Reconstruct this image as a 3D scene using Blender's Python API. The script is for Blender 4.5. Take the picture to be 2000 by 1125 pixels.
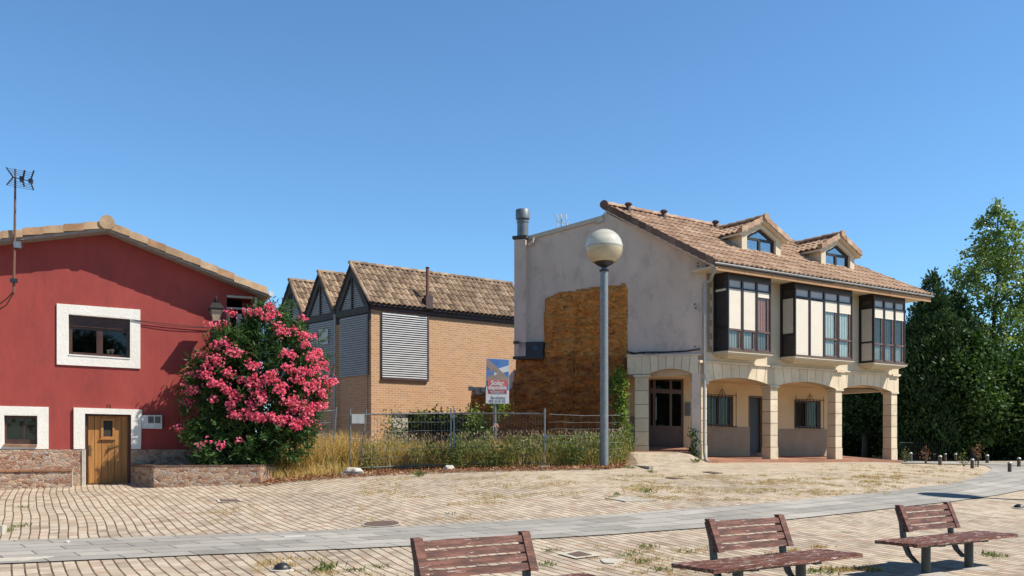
import bpy, bmesh, math, random
import numpy as np
from mathutils import Vector, Matrix, noise
from mathutils.geometry import tessellate_polygon
R = math.radians
random.seed(7)
rng = np.random.default_rng(7)
scn = bpy.context.scene
for o in list(bpy.data.objects):
    bpy.data.objects.remove(o)
col = scn.collection

# ------------------------------------------------------------ camera, sky, sun, exposure
FPX, CX, CY, EYE = 1800.0, 1000.0, 868.0, 1.6
cam_d = bpy.data.cameras.new('camera')
cam = bpy.data.objects.new('camera', cam_d)
col.objects.link(cam)
cam.location = (0, 0, EYE)
cam.rotation_euler = (R(90), 0, 0)
cam_d.sensor_width = 36
cam_d.lens = 36 * FPX / 2000
cam_d.shift_y = (CY - 562.5) / 2000
cam_d.clip_end = 2000
scn.camera = cam

SUN = Vector((3.75, -0.70, 4.3)).normalized()
w = bpy.data.worlds.new('World')
scn.world = w
w.use_nodes = True
nt = w.node_tree
bg = nt.nodes['Background']
sky = nt.nodes.new('ShaderNodeTexSky')
sky.sky_type = 'NISHITA'
sky.sun_disc = False
sky.sun_elevation = math.asin(SUN.z)
sky.sun_rotation = math.atan2(SUN.x, SUN.y)
sky.altitude = 600
sky.air_density = 1.05
sky.dust_density = 0.15
sky.ozone_density = 2.6
tintn = nt.nodes.new('ShaderNodeVectorMath'); tintn.operation = 'MULTIPLY'
tintn.inputs[1].default_value = (0.72, 1.02, 1.19)
nt.links.new(sky.outputs[0], tintn.inputs[0])
# zenith dimmed above the view to weaken the sky's fill light
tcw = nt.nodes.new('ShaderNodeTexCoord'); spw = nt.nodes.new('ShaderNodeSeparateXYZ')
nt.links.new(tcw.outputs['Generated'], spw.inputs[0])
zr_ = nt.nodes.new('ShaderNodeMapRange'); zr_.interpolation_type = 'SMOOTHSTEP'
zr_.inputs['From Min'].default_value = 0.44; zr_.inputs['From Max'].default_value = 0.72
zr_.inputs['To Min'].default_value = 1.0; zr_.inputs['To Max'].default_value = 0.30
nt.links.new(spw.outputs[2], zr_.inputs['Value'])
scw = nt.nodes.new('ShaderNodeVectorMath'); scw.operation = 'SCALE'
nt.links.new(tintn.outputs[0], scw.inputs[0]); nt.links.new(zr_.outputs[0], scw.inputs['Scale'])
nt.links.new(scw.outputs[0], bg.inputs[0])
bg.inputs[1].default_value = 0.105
sd = bpy.data.lights.new('sun', 'SUN')
sd.energy = 5.0
sd.angle = R(0.5)
sd.color = (1.0, 0.93, 0.82)
so = bpy.data.objects.new('sun', sd)
col.objects.link(so)
so.rotation_euler = SUN.to_track_quat('Z', 'Y').to_euler()
so.location = (20, -10, 30)
scn.view_settings.view_transform = 'Standard'
scn.view_settings.look = 'None'
scn.view_settings.exposure = 0.53
scn.view_settings.gamma = 1.0

# ------------------------------------------------------------ terrain height
GXS = np.array([-12., -5, 2, 8, 14, 20])
GYS = np.array([12., 16, 20, 24, 27, 30, 34, 38, 46, 60])
GZ = np.array([
    [0, .10, .27, .50, .62, .72, .82, .88, .92, .95],
    [0, .14, .36, .62, .80, .88, .92, .94, .95, .95],
    [0, .22, .60, .92, .95, 1.0, 1.03, 1.05, 1.0, .95],
    [0, .16, .48, .76, .88, .98, 1.03, 1.05, 1.0, .95],
    [0, .09, .28, .46, .61, .75, .90, 1.01, .98, .95],
    [0, .05, .14, .25, .30, .37, .47, .60, .76, .90]])

def sstep(x):
    x = np.clip(x, 0, 1)
    return x * x * (3 - 2 * x)

def g(X, Y):
    X = np.asarray(X, float); Y = np.asarray(Y, float)
    def lerp(X, Y):
        i = np.clip(np.searchsorted(GXS, X) - 1, 0, len(GXS) - 2)
        j = np.clip(np.searchsorted(GYS, Y) - 1, 0, len(GYS) - 2)
        a = np.clip((X - GXS[i]) / (GXS[i + 1] - GXS[i]), 0, 1)
        b = np.clip((Y - GYS[j]) / (GYS[j + 1] - GYS[j]), 0, 1)
        return (GZ[i, j] * (1 - a) * (1 - b) + GZ[i + 1, j] * a * (1 - b) + GZ[i, j + 1] * (1 - a) * b + GZ[i + 1, j + 1] * a * b)
    z = 0
    for dx, dy in ((-1, 0), (1, 0), (0, -.8), (0, .8), (0, 0)):
        z = z + lerp(X + dx, Y + dy) / 5
    b = sstep((X - 3.0) / 0.9) * sstep((6.35 - X) / 0.8) * sstep((Y - 25.5) / 4.6)
    return z + 0.36 * b

def gz(x, y):
    return float(g(x, y))

def ray(px, py):
    return ((px - CX) / FPX, 1.0, (CY - py) / FPX)

def G(px, py, lift=0.0):
    """point of the terrain seen at a photo position"""
    rx, _, rz = ray(px, py)
    Ys = np.linspace(3, 120, 2400)
    f = EYE + rz * Ys - g(rx * Ys, Ys)
    k = np.where(f < 0)[0]
    if len(k) == 0:
        Y = 60.0
    else:
        hi = Ys[k[0]]; lo = Ys[max(k[0] - 1, 0)]
        for _ in range(14):
            m = (lo + hi) / 2
            if EYE + rz * m - gz(rx * m, m) < 0: hi = m
            else: lo = m
        Y = (lo + hi) / 2
    return Vector((rx * Y, Y, gz(rx * Y, Y) + lift))

# ------------------------------------------------------------ materials
def newmat(name):
    m = bpy.data.materials.new(name)
    m.use_nodes = True
    return m, m.node_tree, m.node_tree.nodes['Principled BSDF']

def N(nt, t, **kw):
    n = nt.nodes.new(t)
    for k, v in kw.items():
        setattr(n, k, v)
    return n

def L(nt, a, b):
    nt.links.new(a, b)

def math_n(nt, op, a, b=None, c=None):
    n = nt.nodes.new('ShaderNodeMath'); n.operation = op
    for i, v in enumerate((a, b, c)):
        if v is None: continue
        if isinstance(v, (int, float)): n.inputs[i].default_value = v
        else: nt.links.new(v, n.inputs[i])
    return n.outputs[0]

def mixc(nt, fac, a, b, blend='MIX'):
    n = nt.nodes.new('ShaderNodeMix'); n.data_type = 'RGBA'; n.blend_type = blend
    for s, v in ((n.inputs[0], fac), (n.inputs[6], a), (n.inputs[7], b)):
        if isinstance(v, (int, float)): s.default_value = v
        elif isinstance(v, tuple): s.default_value = (*v, 1)
        else: nt.links.new(v, s)
    return n.outputs[2]

def noise_n(nt, vec, scale, detail=4, rough=0.55, dist=0.0):
    n = nt.nodes.new('ShaderNodeTexNoise')
    n.inputs['Scale'].default_value = scale
    n.inputs['Detail'].default_value = detail
    n.inputs['Roughness'].default_value = rough
    n.inputs['Distortion'].default_value = dist
    nt.links.new(vec, n.inputs['Vector'])
    return n.outputs[0]

def ramp(nt, fac, stops):
    n = nt.nodes.new('ShaderNodeValToRGB')
    e = n.color_ramp.elements
    while len(e) < len(stops): e.new(0.5)
    for i, (p, c) in enumerate(stops):
        e[i].position = p
        e[i].color = (*c, 1) if isinstance(c, tuple) else (c, c, c, 1)
    nt.links.new(fac, n.inputs[0])
    return n.outputs[0]

def bump(nt, bs, h, strength, dist=0.02):
    n = nt.nodes.new('ShaderNodeBump')
    n.inputs['Strength'].default_value = strength
    n.inputs['Distance'].default_value = dist
    nt.links.new(h, n.inputs['Height'])
    nt.links.new(n.outputs[0], bs.inputs['Normal'])

def pos(nt, scale=None):
    p = nt.nodes.new('ShaderNodeNewGeometry').outputs['Position']
    if scale:
        m = nt.nodes.new('ShaderNodeVectorMath'); m.operation = 'MULTIPLY'
        nt.links.new(p, m.inputs[0]); m.inputs[1].default_value = scale
        return m.outputs[0]
    return p

KA = 0.80
def simple(name, c1, c2=None, scale=6.0, rough=0.8, bmp=0.0, bscale=40.0, stretch=None, metal=0.0, lo=.35, hi=.65, spec=None, tone=0.0, dirt=None):
    m, nt, bs = newmat(name)
    p = pos(nt, stretch)
    if c2 is None: c2 = tuple(x * 0.82 for x in c1)
    c1 = tuple(x * KA for x in c1); c2 = tuple(x * KA for x in c2)
    f = ramp(nt, noise_n(nt, p, scale, 6, 0.6), [(lo, 0.0), (hi, 1.0)])
    c = mixc(nt, f, c1, c2)
    if dirt:
        d = ramp(nt, noise_n(nt, p, dirt[1], 8, 0.7, 0.3), [(dirt[2], 0.0), (dirt[3], 1.0)])
        c = mixc(nt, d, c, dirt[0])
    if tone:
        a = N(nt, 'ShaderNodeAttribute', attribute_name='tone')
        k = math_n(nt, 'MULTIPLY_ADD', a.outputs['Fac'], tone * 2, 1 - tone)
        mm = nt.nodes.new('ShaderNodeVectorMath'); mm.operation = 'SCALE'
        nt.links.new(c, mm.inputs[0]); nt.links.new(k, mm.inputs['Scale'])
        c = mm.outputs[0]
    L(nt, c, bs.inputs['Base Color'])
    bs.inputs['Roughness'].default_value = rough
    bs.inputs['Metallic'].default_value = metal
    if spec is not None: bs.inputs['Specular IOR Level'].default_value = spec
    if bmp:
        bump(nt, bs, noise_n(nt, p, bscale, 5, 0.6), bmp)
    return m

def wall_uv(nt, u, rot=0.0):
    p = pos(nt)
    d = nt.nodes.new('ShaderNodeVectorMath'); d.operation = 'DOT_PRODUCT'
    nt.links.new(p, d.inputs[0]); d.inputs[1].default_value = (u[0], u[1], 0)
    s = nt.nodes.new('ShaderNodeSeparateXYZ'); nt.links.new(p, s.inputs[0])
    c = nt.nodes.new('ShaderNodeCombineXYZ')
    nt.links.new(d.outputs['Value'], c.inputs[0]); nt.links.new(s.outputs[2], c.inputs[1])
    return c.outputs[0], d.outputs['Value'], s.outputs[2], p

def brick_mat(name, u, cols, mortar, bw, bh, ms, bmp=0.4):
    m, nt, bs = newmat(name)
    uv, s, z, p = wall_uv(nt, u)
    b = N(nt, 'ShaderNodeTexBrick')
    L(nt, uv, b.inputs['Vector'])
    b.inputs['Scale'].default_value = 1
    b.inputs['Brick Width'].default_value = bw
    b.inputs['Row Height'].default_value = bh
    b.inputs['Mortar Size'].default_value = ms
    b.inputs['Mortar Smooth'].default_value = 0.3
    b.inputs['Bias'].default_value = 0.0
    b.inputs['Color1'].default_value = (*cols[0], 1)
    b.inputs['Color2'].default_value = (*cols[1], 1)
    b.inputs['Mortar'].default_value = (*mortar, 1)
    n = noise_n(nt, p, 0.9, 6, 0.65)
    c = mixc(nt, ramp(nt, n, [(.42, 0.0), (.66, 1.0)]), b.outputs[0], cols[2])
    c2 = mixc(nt, 0.4, b.outputs[0], c)
    e = ramp(nt, noise_n(nt, p, 2.6, 9, 0.75), [(.60, 0.0), (.70, 1.0)])
    c3 = mixc(nt, math_n(nt, 'MULTIPLY', e, 0.35), c2, (.55, .48, .42))
    L(nt, c3, bs.inputs['Base Color'])
    bs.inputs['Roughness'].default_value = 0.9
    bump(nt, bs, b.outputs['Fac'], -bmp, 0.01)
    return m

def paving_mat():
    m, nt, bs = newmat('sandy block paving')
    p = pos(nt)
    # gentle wander of the courses
    wn = nt.nodes.new('ShaderNodeTexNoise'); wn.inputs['Scale'].default_value = 0.16; wn.inputs['Detail'].default_value = 1
    L(nt, p, wn.inputs['Vector'])
    sub = nt.nodes.new('ShaderNodeVectorMath'); sub.operation = 'SUBTRACT'
    L(nt, wn.outputs['Color'], sub.inputs[0]); sub.inputs[1].default_value = (.5, .5, .5)
    mad = nt.nodes.new('ShaderNodeVectorMath'); mad.operation = 'MULTIPLY_ADD'
    L(nt, sub.outputs[0], mad.inputs[0]); mad.inputs[1].default_value = (.55, .55, 0); L(nt, p, mad.inputs[2])
    def dot(v):
        d = nt.nodes.new('ShaderNodeVectorMath'); d.operation = 'DOT_PRODUCT'
        L(nt, mad.outputs[0], d.inputs[0]); d.inputs[1].default_value = v
        return d.outputs['Value']
    u = dot((0.884, 0.467, 0)); v = dot((-0.467, 0.884, 0))
    ur = math_n(nt, 'DIVIDE', u, 0.150)
    row = math_n(nt, 'FLOOR', ur)
    fu = math_n(nt, 'FRACT', ur)
    off = nt.nodes.new('ShaderNodeTexWhiteNoise'); off.noise_dimensions = '1D'; L(nt, row, off.inputs['W'])
    vr = math_n(nt, 'ADD', math_n(nt, 'DIVIDE', v, 0.225), off.outputs['Value'])
    brick = math_n(nt, 'FLOOR', vr); fv = math_n(nt, 'FRACT', vr)
    jn = noise_n(nt, p, 9, 3, 0.6)
    jw = math_n(nt, 'MULTIPLY_ADD', jn, 0.16, 0.075)
    j1 = math_n(nt, 'LESS_THAN', fu, jw)
    j2 = math_n(nt, 'LESS_THAN', fv, 0.045)
    cmb = nt.nodes.new('ShaderNodeCombineXYZ'); L(nt, row, cmb.inputs[0]); L(nt, brick, cmb.inputs[1])
    wn2 = nt.nodes.new('ShaderNodeTexWhiteNoise'); wn2.noise_dimensions = '2D'; L(nt, cmb.outputs[0], wn2.inputs['Vector'])
    c = ramp(nt, wn2.outputs['Value'], [(0.0, (.34, .285, .225)), (.3, (.45, .395, .32)), (.75, (.52, .465, .385)), (1.0, (.40, .30, .235))])
    fine = ramp(nt, noise_n(nt, p, 34, 6, 0.7), [(.3, (.84, .82, .80)), (.7, (1.06, 1.05, 1.03))])
    c = mixc(nt, 1.0, c, fine, 'MULTIPLY')
    big = ramp(nt, noise_n(nt, p, 0.35, 7, 0.65), [(.33, (.78, .77, .77)), (.5, (1.0, .97, .95)), (.68, (1.10, 1.09, 1.06))])
    c = mixc(nt, 1.0, c, big, 'MULTIPLY')
    mid = ramp(nt, noise_n(nt, p, 2.2, 6, 0.7), [(.36, (.74, .73, .74)), (.52, (1.0, 1.0, 1.0))])
    c = mixc(nt, 1.0, c, mid, 'MULTIPLY')
    # joints: earth, with dry moss here and there
    moss = ramp(nt, noise_n(nt, p, 1.6, 5, 0.7), [(.42, (.080, .058, .042)), (.62, (.15, .110, .065)), (.75, (.12, .105, .05))])
    j2m = math_n(nt, 'MULTIPLY', j2, 0.55)
    jm = math_n(nt, 'MAXIMUM', j1, j2m)
    # dusty, weedy zone in front of the plot where sand and dry growth cover the joints
    sx = nt.nodes.new('ShaderNodeSeparateXYZ'); L(nt, p, sx.inputs[0])
    yy = math_n(nt, 'MULTIPLY_ADD', sx.outputs[0], 0.02, sx.outputs[1])
    dust = ramp(nt, math_n(nt, 'DIVIDE', yy, 40.0), [(.44, 0.0), (.60, 1.0)])
    xr = ramp(nt, math_n(nt, 'MULTIPLY_ADD', sx.outputs[0], 0.04, 0.3), [(.12, 0.0), (.32, 1.0)])
    dn = ramp(nt, noise_n(nt, p, 1.1, 7, 0.7), [(.38, 0.15), (.62, 1.0)])
    du = math_n(nt, 'MULTIPLY', math_n(nt, 'MULTIPLY', dust, xr), dn)
    jm2 = math_n(nt, 'MULTIPLY', jm, math_n(nt, 'MULTIPLY_ADD', du, -0.42, 1.0))
    c = mixc(nt, math_n(nt, 'MULTIPLY', du, 0.5), c, (.50, .42, .31))
    weedn = ramp(nt, noise_n(nt, pos(nt, (1, 1.6, 1)), 2.0, 9, 0.78), [(.52, 0.0), (.66, 1.0)])
    c = mixc(nt, math_n(nt, 'MULTIPLY', math_n(nt, 'MULTIPLY', weedn, dust), 0.55), c, (.34, .25, .10))
    c = mixc(nt, jm2, c, moss)
    L(nt, c, bs.inputs['Base Color'])
    bs.inputs['Roughness'].default_value = 0.92
    bs.inputs['Specular IOR Level'].default_value = 0.2
    hgt = math_n(nt, 'SUBTRACT', math_n(nt, 'MULTIPLY', fine, 0.25), jm2)
    bump(nt, bs, hgt, 0.6, 0.012)
    return m

def slab_mat():
    m, nt, bs = newmat('grey stone slabs')
    uvn = N(nt, 'ShaderNodeUVMap'); uvn.uv_map = 'UVMap'
    b = N(nt, 'ShaderNodeTexBrick')
    L(nt, uvn.outputs[0], b.inputs['Vector'])
    b.inputs['Scale'].default_value = 1
    b.inputs['Brick Width'].default_value = 0.95
    b.inputs['Row Height'].default_value = 0.42
    b.inputs['Mortar Size'].default_value = 0.013
    b.inputs['Mortar Smooth'].default_value = 0.2
    b.inputs['Color1'].default_value = (.255, .245, .228, 1)
    b.inputs['Color2'].default_value = (.37, .355, .33, 1)
    b.inputs['Mortar'].default_value = (.085, .08, .075, 1)
    p = pos(nt)
    n1 = ramp(nt, noise_n(nt, p, 1.1, 7, 0.65), [(.33, (.80, .80, .80)), (.5, (1.0, .99, .97)), (.70, (1.18, 1.16, 1.12))])
    n2 = ramp(nt, noise_n(nt, p, 22, 6, 0.75), [(.3, (.90, .90, .90)), (.7, (1.07, 1.07, 1.06))])
    c = mixc(nt, 1.0, mixc(nt, 1.0, b.outputs[0], n1, 'MULTIPLY'), n2, 'MULTIPLY')
    L(nt, c, bs.inputs['Base Color'])
    bs.inputs['Roughness'].default_value = 0.75
    bump(nt, bs, noise_n(nt, p, 25, 5, 0.6), 0.15)
    return m

def rubble_mat(name='rubble stone veneer'):
    m, nt, bs = newmat(name)
    p = pos(nt, (1, 1, 1.7))
    wn = nt.nodes.new('ShaderNodeTexNoise'); wn.inputs['Scale'].default_value = 4; L(nt, p, wn.inputs['Vector'])
    mm = nt.nodes.new('ShaderNodeVectorMath'); mm.operation = 'MULTIPLY_ADD'
    L(nt, wn.outputs['Color'], mm.inputs[0]); mm.inputs[1].default_value = (.22, .22, .22); L(nt, p, mm.inputs[2])
    v = N(nt, 'ShaderNodeTexVoronoi'); v.inputs['Scale'].default_value = 7.5; L(nt, mm.outputs[0], v.inputs['Vector'])
    v2 = N(nt, 'ShaderNodeTexVoronoi', feature='DISTANCE_TO_EDGE'); v2.inputs['Scale'].default_value = 7.5; L(nt, mm.outputs[0], v2.inputs['Vector'])
    s = nt.nodes.new('ShaderNodeSeparateColor'); L(nt, v.outputs['Color'], s.inputs[0])
    c = ramp(nt, s.outputs[0], [(0, (.22, .10, .06)), (.3, (.36, .20, .125)), (.6, (.46, .33, .23)), (.85, (.34, .28, .235)), (1, (.20, .085, .055))])
    n1 = ramp(nt, noise_n(nt, p, 16, 5, 0.7), [(.3, (.75, .72, .70)), (.7, (1.15, 1.13, 1.1))])
    c = mixc(nt, 1.0, c, n1, 'MULTIPLY')
    e = ramp(nt, v2.outputs['Distance'], [(.012, 1.0), (.035, 0.0)])
    c = mixc(nt, e, c, (.50, .43, .34))
    L(nt, c, bs.inputs['Base Color'])
    bs.inputs['Roughness'].default_value = 0.9
    bump(nt, bs, ramp(nt, v2.outputs['Distance'], [(0, 0.0), (.12, 1.0)]), 0.6, 0.03)
    return m

def tile_mat(name, c1, c2, c3, scale=1.2):
    m, nt, bs = newmat(name)
    p = pos(nt)
    a = N(nt, 'ShaderNodeAttribute', attribute_name='tone')
    c1, c2, c3 = (tuple(x * .85 for x in q) for q in (c1, c2, c3))
    c = ramp(nt, a.outputs['Fac'], [(0, c1), (.5, c2), (1, c3)])
    d = ramp(nt, noise_n(nt, p, scale, 8, 0.72), [(.38, (.62, .58, .55)), (.60, (1.05, 1.04, 1.02))])
    c = mixc(nt, 1.0, c, d, 'MULTIPLY')
    li = ramp(nt, noise_n(nt, p, 9, 8, 0.8), [(.56, 0.0), (.68, 1.0)])
    c = mixc(nt, math_n(nt, 'MULTIPLY', li, 0.45), c, (.14, .115, .09))
    L(nt, c, bs.inputs['Base Color'])
    bs.inputs['Roughness'].default_value = 0.9
    bump(nt, bs, noise_n(nt, p, 30, 4, .6), 0.2)
    return m

def leaf_mat(name, a, b, c, scale=0.7, trans=0.25, rough=0.5, spec=0.2):
    m, nt, bs = newmat(name)
    p = pos(nt)
    t = N(nt, 'ShaderNodeAttribute', attribute_name='tone')
    n = noise_n(nt, p, scale, 3, 0.6)
    f = math_n(nt, 'ADD', math_n(nt, 'MULTIPLY', n, 0.55), math_n(nt, 'MULTIPLY', t.outputs['Fac'], 0.5))
    cc = ramp(nt, f, [(.22, a), (.5, b), (.82, c)])
    L(nt, cc, bs.inputs['Base Color'])
    bs.inputs['Roughness'].default_value = rough
    bs.inputs['Specular IOR Level'].default_value = spec
    tr = nt.nodes.new('ShaderNodeBsdfTranslucent')
    br = mixc(nt, 1.0, cc, (1.5, 1.6, 0.8), 'MULTIPLY')
    L(nt, br, tr.inputs[0])
    mx = nt.nodes.new('ShaderNodeMixShader'); mx.inputs[0].default_value = trans
    L(nt, bs.outputs[0], mx.inputs[1]); L(nt, tr.outputs[0], mx.inputs[2])
    L(nt, mx.outputs[0], nt.nodes['Material Output'].inputs[0])
    return m

def glass_mat(name, tint=(.9, .95, .95), glossy=0.14, rough=0.03):
    m, nt, bs = newmat(name)
    nt.nodes.remove(bs)
    t = nt.nodes.new('ShaderNodeBsdfTransparent'); t.inputs[0].default_value = (*tint, 1)
    gl = nt.nodes.new('ShaderNodeBsdfGlossy'); gl.inputs['Roughness'].default_value = rough
    lw = nt.nodes.new('ShaderNodeLayerWeight'); lw.inputs[0].default_value = 0.5
    f = math_n(nt, 'ADD', math_n(nt, 'MULTIPLY', math_n(nt, 'POWER', lw.outputs['Facing'], 5.0), 0.9), glossy + 0.035)
    mx = nt.nodes.new('ShaderNodeMixShader')
    L(nt, f, mx.inputs[0]); L(nt, t.outputs[0], mx.inputs[1]); L(nt, gl.outputs[0], mx.inputs[2])
    L(nt, mx.outputs[0], nt.nodes['Material Output'].inputs[0])
    return m

# ------------------------------------------------------------ mesh builder
class MB:
    def __init__(s): s.v = []; s.f = []; s.t = []
    def add(s, vs, fs, tone=0.5):
        o = len(s.v); s.v += [tuple(v) for v in vs]
        for f in fs:
            s.f.append([i + o for i in f]); s.t.append(tone)
    def box8(s, p, tone=0.5):
        s.add(p, [(0, 1, 2, 3), (7, 6, 5, 4), (0, 4, 5, 1), (1, 5, 6, 2), (2, 6, 7, 3), (3, 7, 4, 0)], tone)
    def fbox(s, F, s0, s1, z0, z1, d0, d1, tone=0.5):
        s.box8([F.p(s0, z0, d0), F.p(s1, z0, d0), F.p(s1, z1, d0), F.p(s0, z1, d0),
                F.p(s0, z0, d1), F.p(s1, z0, d1), F.p(s1, z1, d1), F.p(s0, z1, d1)], tone)
    def pbox(s, Q, a0, a1, b0, b1, d0, d1, tone=0.5):
        s.box8([Q(a0, b0, d0), Q(a1, b0, d0), Q(a1, b1, d0), Q(a0, b1, d0),
                Q(a0, b0, d1), Q(a1, b0, d1), Q(a1, b1, d1), Q(a0, b1, d1)], tone)
    def box(s, c, size, rz=0.0, tone=0.5):
        cx, cy, cz = c; a, b, h = size[0] / 2, size[1] / 2, size[2] / 2
        co, si = math.cos(rz), math.sin(rz)
        P = []
        for z in (-h, h):
            for x, y in ((-a, -b), (a, -b), (a, b), (-a, b)):
                P.append((cx + x * co - y * si, cy + x * si + y * co, cz + z))
        s.box8(P, tone)
    def tube(s, pts, r, seg=8, tone=0.5, cap=True):
        pts = [Vector(p) for p in pts]
        n = len(pts)
        rs = r if isinstance(r, (list, tuple)) else [r] * n
        rings = []
        up = None
        for i, p in enumerate(pts):
            d = (pts[min(i + 1, n - 1)] - pts[max(i - 1, 0)]).normalized()
            if up is None:
                up = Vector((0, 0, 1)) if abs(d.z) < 0.9 else Vector((1, 0, 0))
            x = d.cross(up).normalized(); y = x.cross(d).normalized(); up = y
            rings.append([p + (x * math.cos(2 * math.pi * k / seg) + y * math.sin(2 * math.pi * k / seg)) * rs[i] for k in range(seg)])
        V = [v for rg in rings for v in rg]
        Fc = []
        for i in range(n - 1):
            for k in range(seg):
                k2 = (k + 1) % seg
                Fc.append((i * seg + k, i * seg + k2, (i + 1) * seg + k2, (i + 1) * seg + k))
        if cap:
            Fc.append(tuple(range(seg))); Fc.append(tuple((n - 1) * seg + k for k in reversed(range(seg))))
        s.add(V, Fc, tone)
    def lathe(s, c, prof, seg=16, tone=0.5):
        cx, cy, cz = c
        V = []; Fc = []
        for r, z in prof:
            for k in range(seg):
                a = 2 * math.pi * k / seg
                V.append((cx + r * math.cos(a), cy + r * math.sin(a), cz + z))
        for i in range(len(prof) - 1):
            for k in range(seg):
                k2 = (k + 1) % seg
                Fc.append((i * seg + k, i * seg + k2, (i + 1) * seg + k2, (i + 1) * seg + k))
        Fc.append(tuple(reversed(range(seg)))); Fc.append(tuple((len(prof) - 1) * seg + k for k in range(seg)))
        s.add(V, Fc, tone)
    def prism(s, F, outer, d0, d1, holes=(), tone=0.5):
        loops = [list(outer)] + [list(h) for h in holes]
        flat = [q for lp in loops for q in lp]
        tris = tessellate_polygon([[Vector((q[0], q[1], 0)) for q in lp] for lp in loops])
        n = len(flat)
        V = [F.p(q[0], q[1], d0) for q in flat] + [F.p(q[0], q[1], d1) for q in flat]
        Fc = [tuple(t) for t in tris] + [tuple(i + n for i in reversed(t)) for t in tris]
        o = 0
        for lp in loops:
            m = len(lp)
            for i in range(m):
                j = (i + 1) % m
                Fc.append((o + i, o + j, o + j + n, o + i + n))
            o += m
        s.add(V, Fc, tone)
    def hprism(s, poly, z0, z1, tone=0.5):
        n = len(poly)
        V = [(p[0], p[1], z0) for p in poly] + [(p[0], p[1], z1) for p in poly]
        Fc = [tuple(reversed(range(n))), tuple(range(n, 2 * n))]
        for i in range(n):
            j = (i + 1) % n
            Fc.append((i, j, j + n, i + n))
        s.add(V, Fc, tone)
    def build(s, name, mat, parent=None, smooth=False):
        off = Vector((0, 0, 0)); q = parent
        while q is not None:
            off += q.location; q = q.parent
        me = bpy.data.meshes.new(name)
        me.from_pydata([(v[0] - off.x, v[1] - off.y, v[2] - off.z) for v in s.v], [], s.f)
        a = me.attributes.new('tone', 'FLOAT', 'FACE')
        a.data.foreach_set('value', np.array(s.t, dtype=np.float32))
        me.materials.append(mat)
        bm = bmesh.new(); bm.from_mesh(me)
        bmesh.ops.recalc_face_normals(bm, faces=bm.faces)
        bm.to_mesh(me); bm.free()
        if smooth:
            me.polygons.foreach_set('use_smooth', [True] * len(me.polygons))
            try: me.set_sharp_from_angle(angle=R(40))
            except Exception: pass
        o = bpy.data.objects.new(name, me)
        col.objects.link(o)
        if parent is not None: o.parent = parent
        return o

class Frame:
    """a vertical plane: origin, horizontal direction u, outward normal n"""
    def __init__(s, x, y, ux, uy, nx, ny):
        l = math.hypot(ux, uy); s.o = (x, y); s.u = (ux / l, uy / l)
        l = math.hypot(nx, ny); s.n = (nx / l, ny / l)
    def p(s, t, z, d=0.0):
        return Vector((s.o[0] + s.u[0] * t + s.n[0] * d, s.o[1] + s.u[1] * t + s.n[1] * d, z))
    def off(s, d):
        return Frame(s.o[0] + s.n[0] * d, s.o[1] + s.n[1] * d, s.u[0], s.u[1], s.n[0], s.n[1])
    def q(s, px, py, d=0.0):
        k = (px - CX) / FPX
        ox = s.o[0] + s.n[0] * d; oy = s.o[1] + s.n[1] * d
        t = (k * oy - ox) / (s.u[0] - k * s.u[1])
        Y = oy + s.u[1] * t
        return (t, EYE + (CY - py) / FPX * Y)
    def t(s, px, d=0.0):
        return s.q(px, CY, d)[0]

def patch(F, quad):
    """quad: four (t, z): bottom-left, bottom-right, top-right, top-left"""
    bl, br, tr, tl = quad
    def Q(a, b, d=0.0):
        t = (bl[0] * (1 - a) + br[0] * a) * (1 - b) + (tl[0] * (1 - a) + tr[0] * a) * b
        z = (bl[1] * (1 - a) + br[1] * a) * (1 - b) + (tl[1] * (1 - a) + tr[1] * a) * b
        return F.p(t, z, d)
    return Q

def rect(t0, t1, z0, z1):
    return [(t0, z0), (t1, z0), (t1, z1), (t0, z1)]

def tag(o, label=None, cat=None, group=None, kind=None):
    if label: o['label'] = label
    if cat: o['category'] = cat
    if group: o['group'] = group
    if kind: o['kind'] = kind
    return o

def empty(name, loc, label=None, cat=None, group=None, rz=0.0):
    o = bpy.data.objects.new(name, None)
    o.empty_display_size = 0.2
    o.location = loc; o.rotation_euler = (0, 0, rz)
    col.objects.link(o)
    return tag(o, label, cat, group)

def copy_tree(o, parent=None):
    c = o.copy(); col.objects.link(c); c.parent = parent
    for ch in [x for x in bpy.data.objects if x.parent == o]:
        copy_tree(ch, c)
    return c

def sheet(name, grid, mat, kind='structure', uvs=None):
    """grid: rows of points"""
    ny = len(grid); nx = len(grid[0])
    me = bpy.data.meshes.new(name)
    V = [tuple(p) for r in grid for p in r]
    Fc = [(j * nx + i, j * nx + i + 1, (j + 1) * nx + i + 1, (j + 1) * nx + i) for j in range(ny - 1) for i in range(nx - 1)]
    me.from_pydata(V, [], Fc)
    me.materials.append(mat)
    me.polygons.foreach_set('use_smooth', [True] * len(Fc))
    if uvs is not None:
        ul = me.uv_layers.new(name='UVMap')
        flat = [q for r in uvs for q in r]
        idx = np.zeros(len(me.loops), dtype=np.int32); me.loops.foreach_get('vertex_index', idx)
        ul.data.foreach_set('uv', np.array(flat, dtype=np.float32)[idx].ravel())
    bm = bmesh.new(); bm.from_mesh(me)
    bmesh.ops.recalc_face_normals(bm, faces=bm.faces)
    bm.normal_update()
    if sum(f.normal.z for f in bm.faces) < 0:
        bmesh.ops.reverse_faces(bm, faces=bm.faces)
    bm.to_mesh(me); bm.free()
    o = bpy.data.objects.new(name, me); col.objects.link(o)
    return tag(o, kind=kind)

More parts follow.
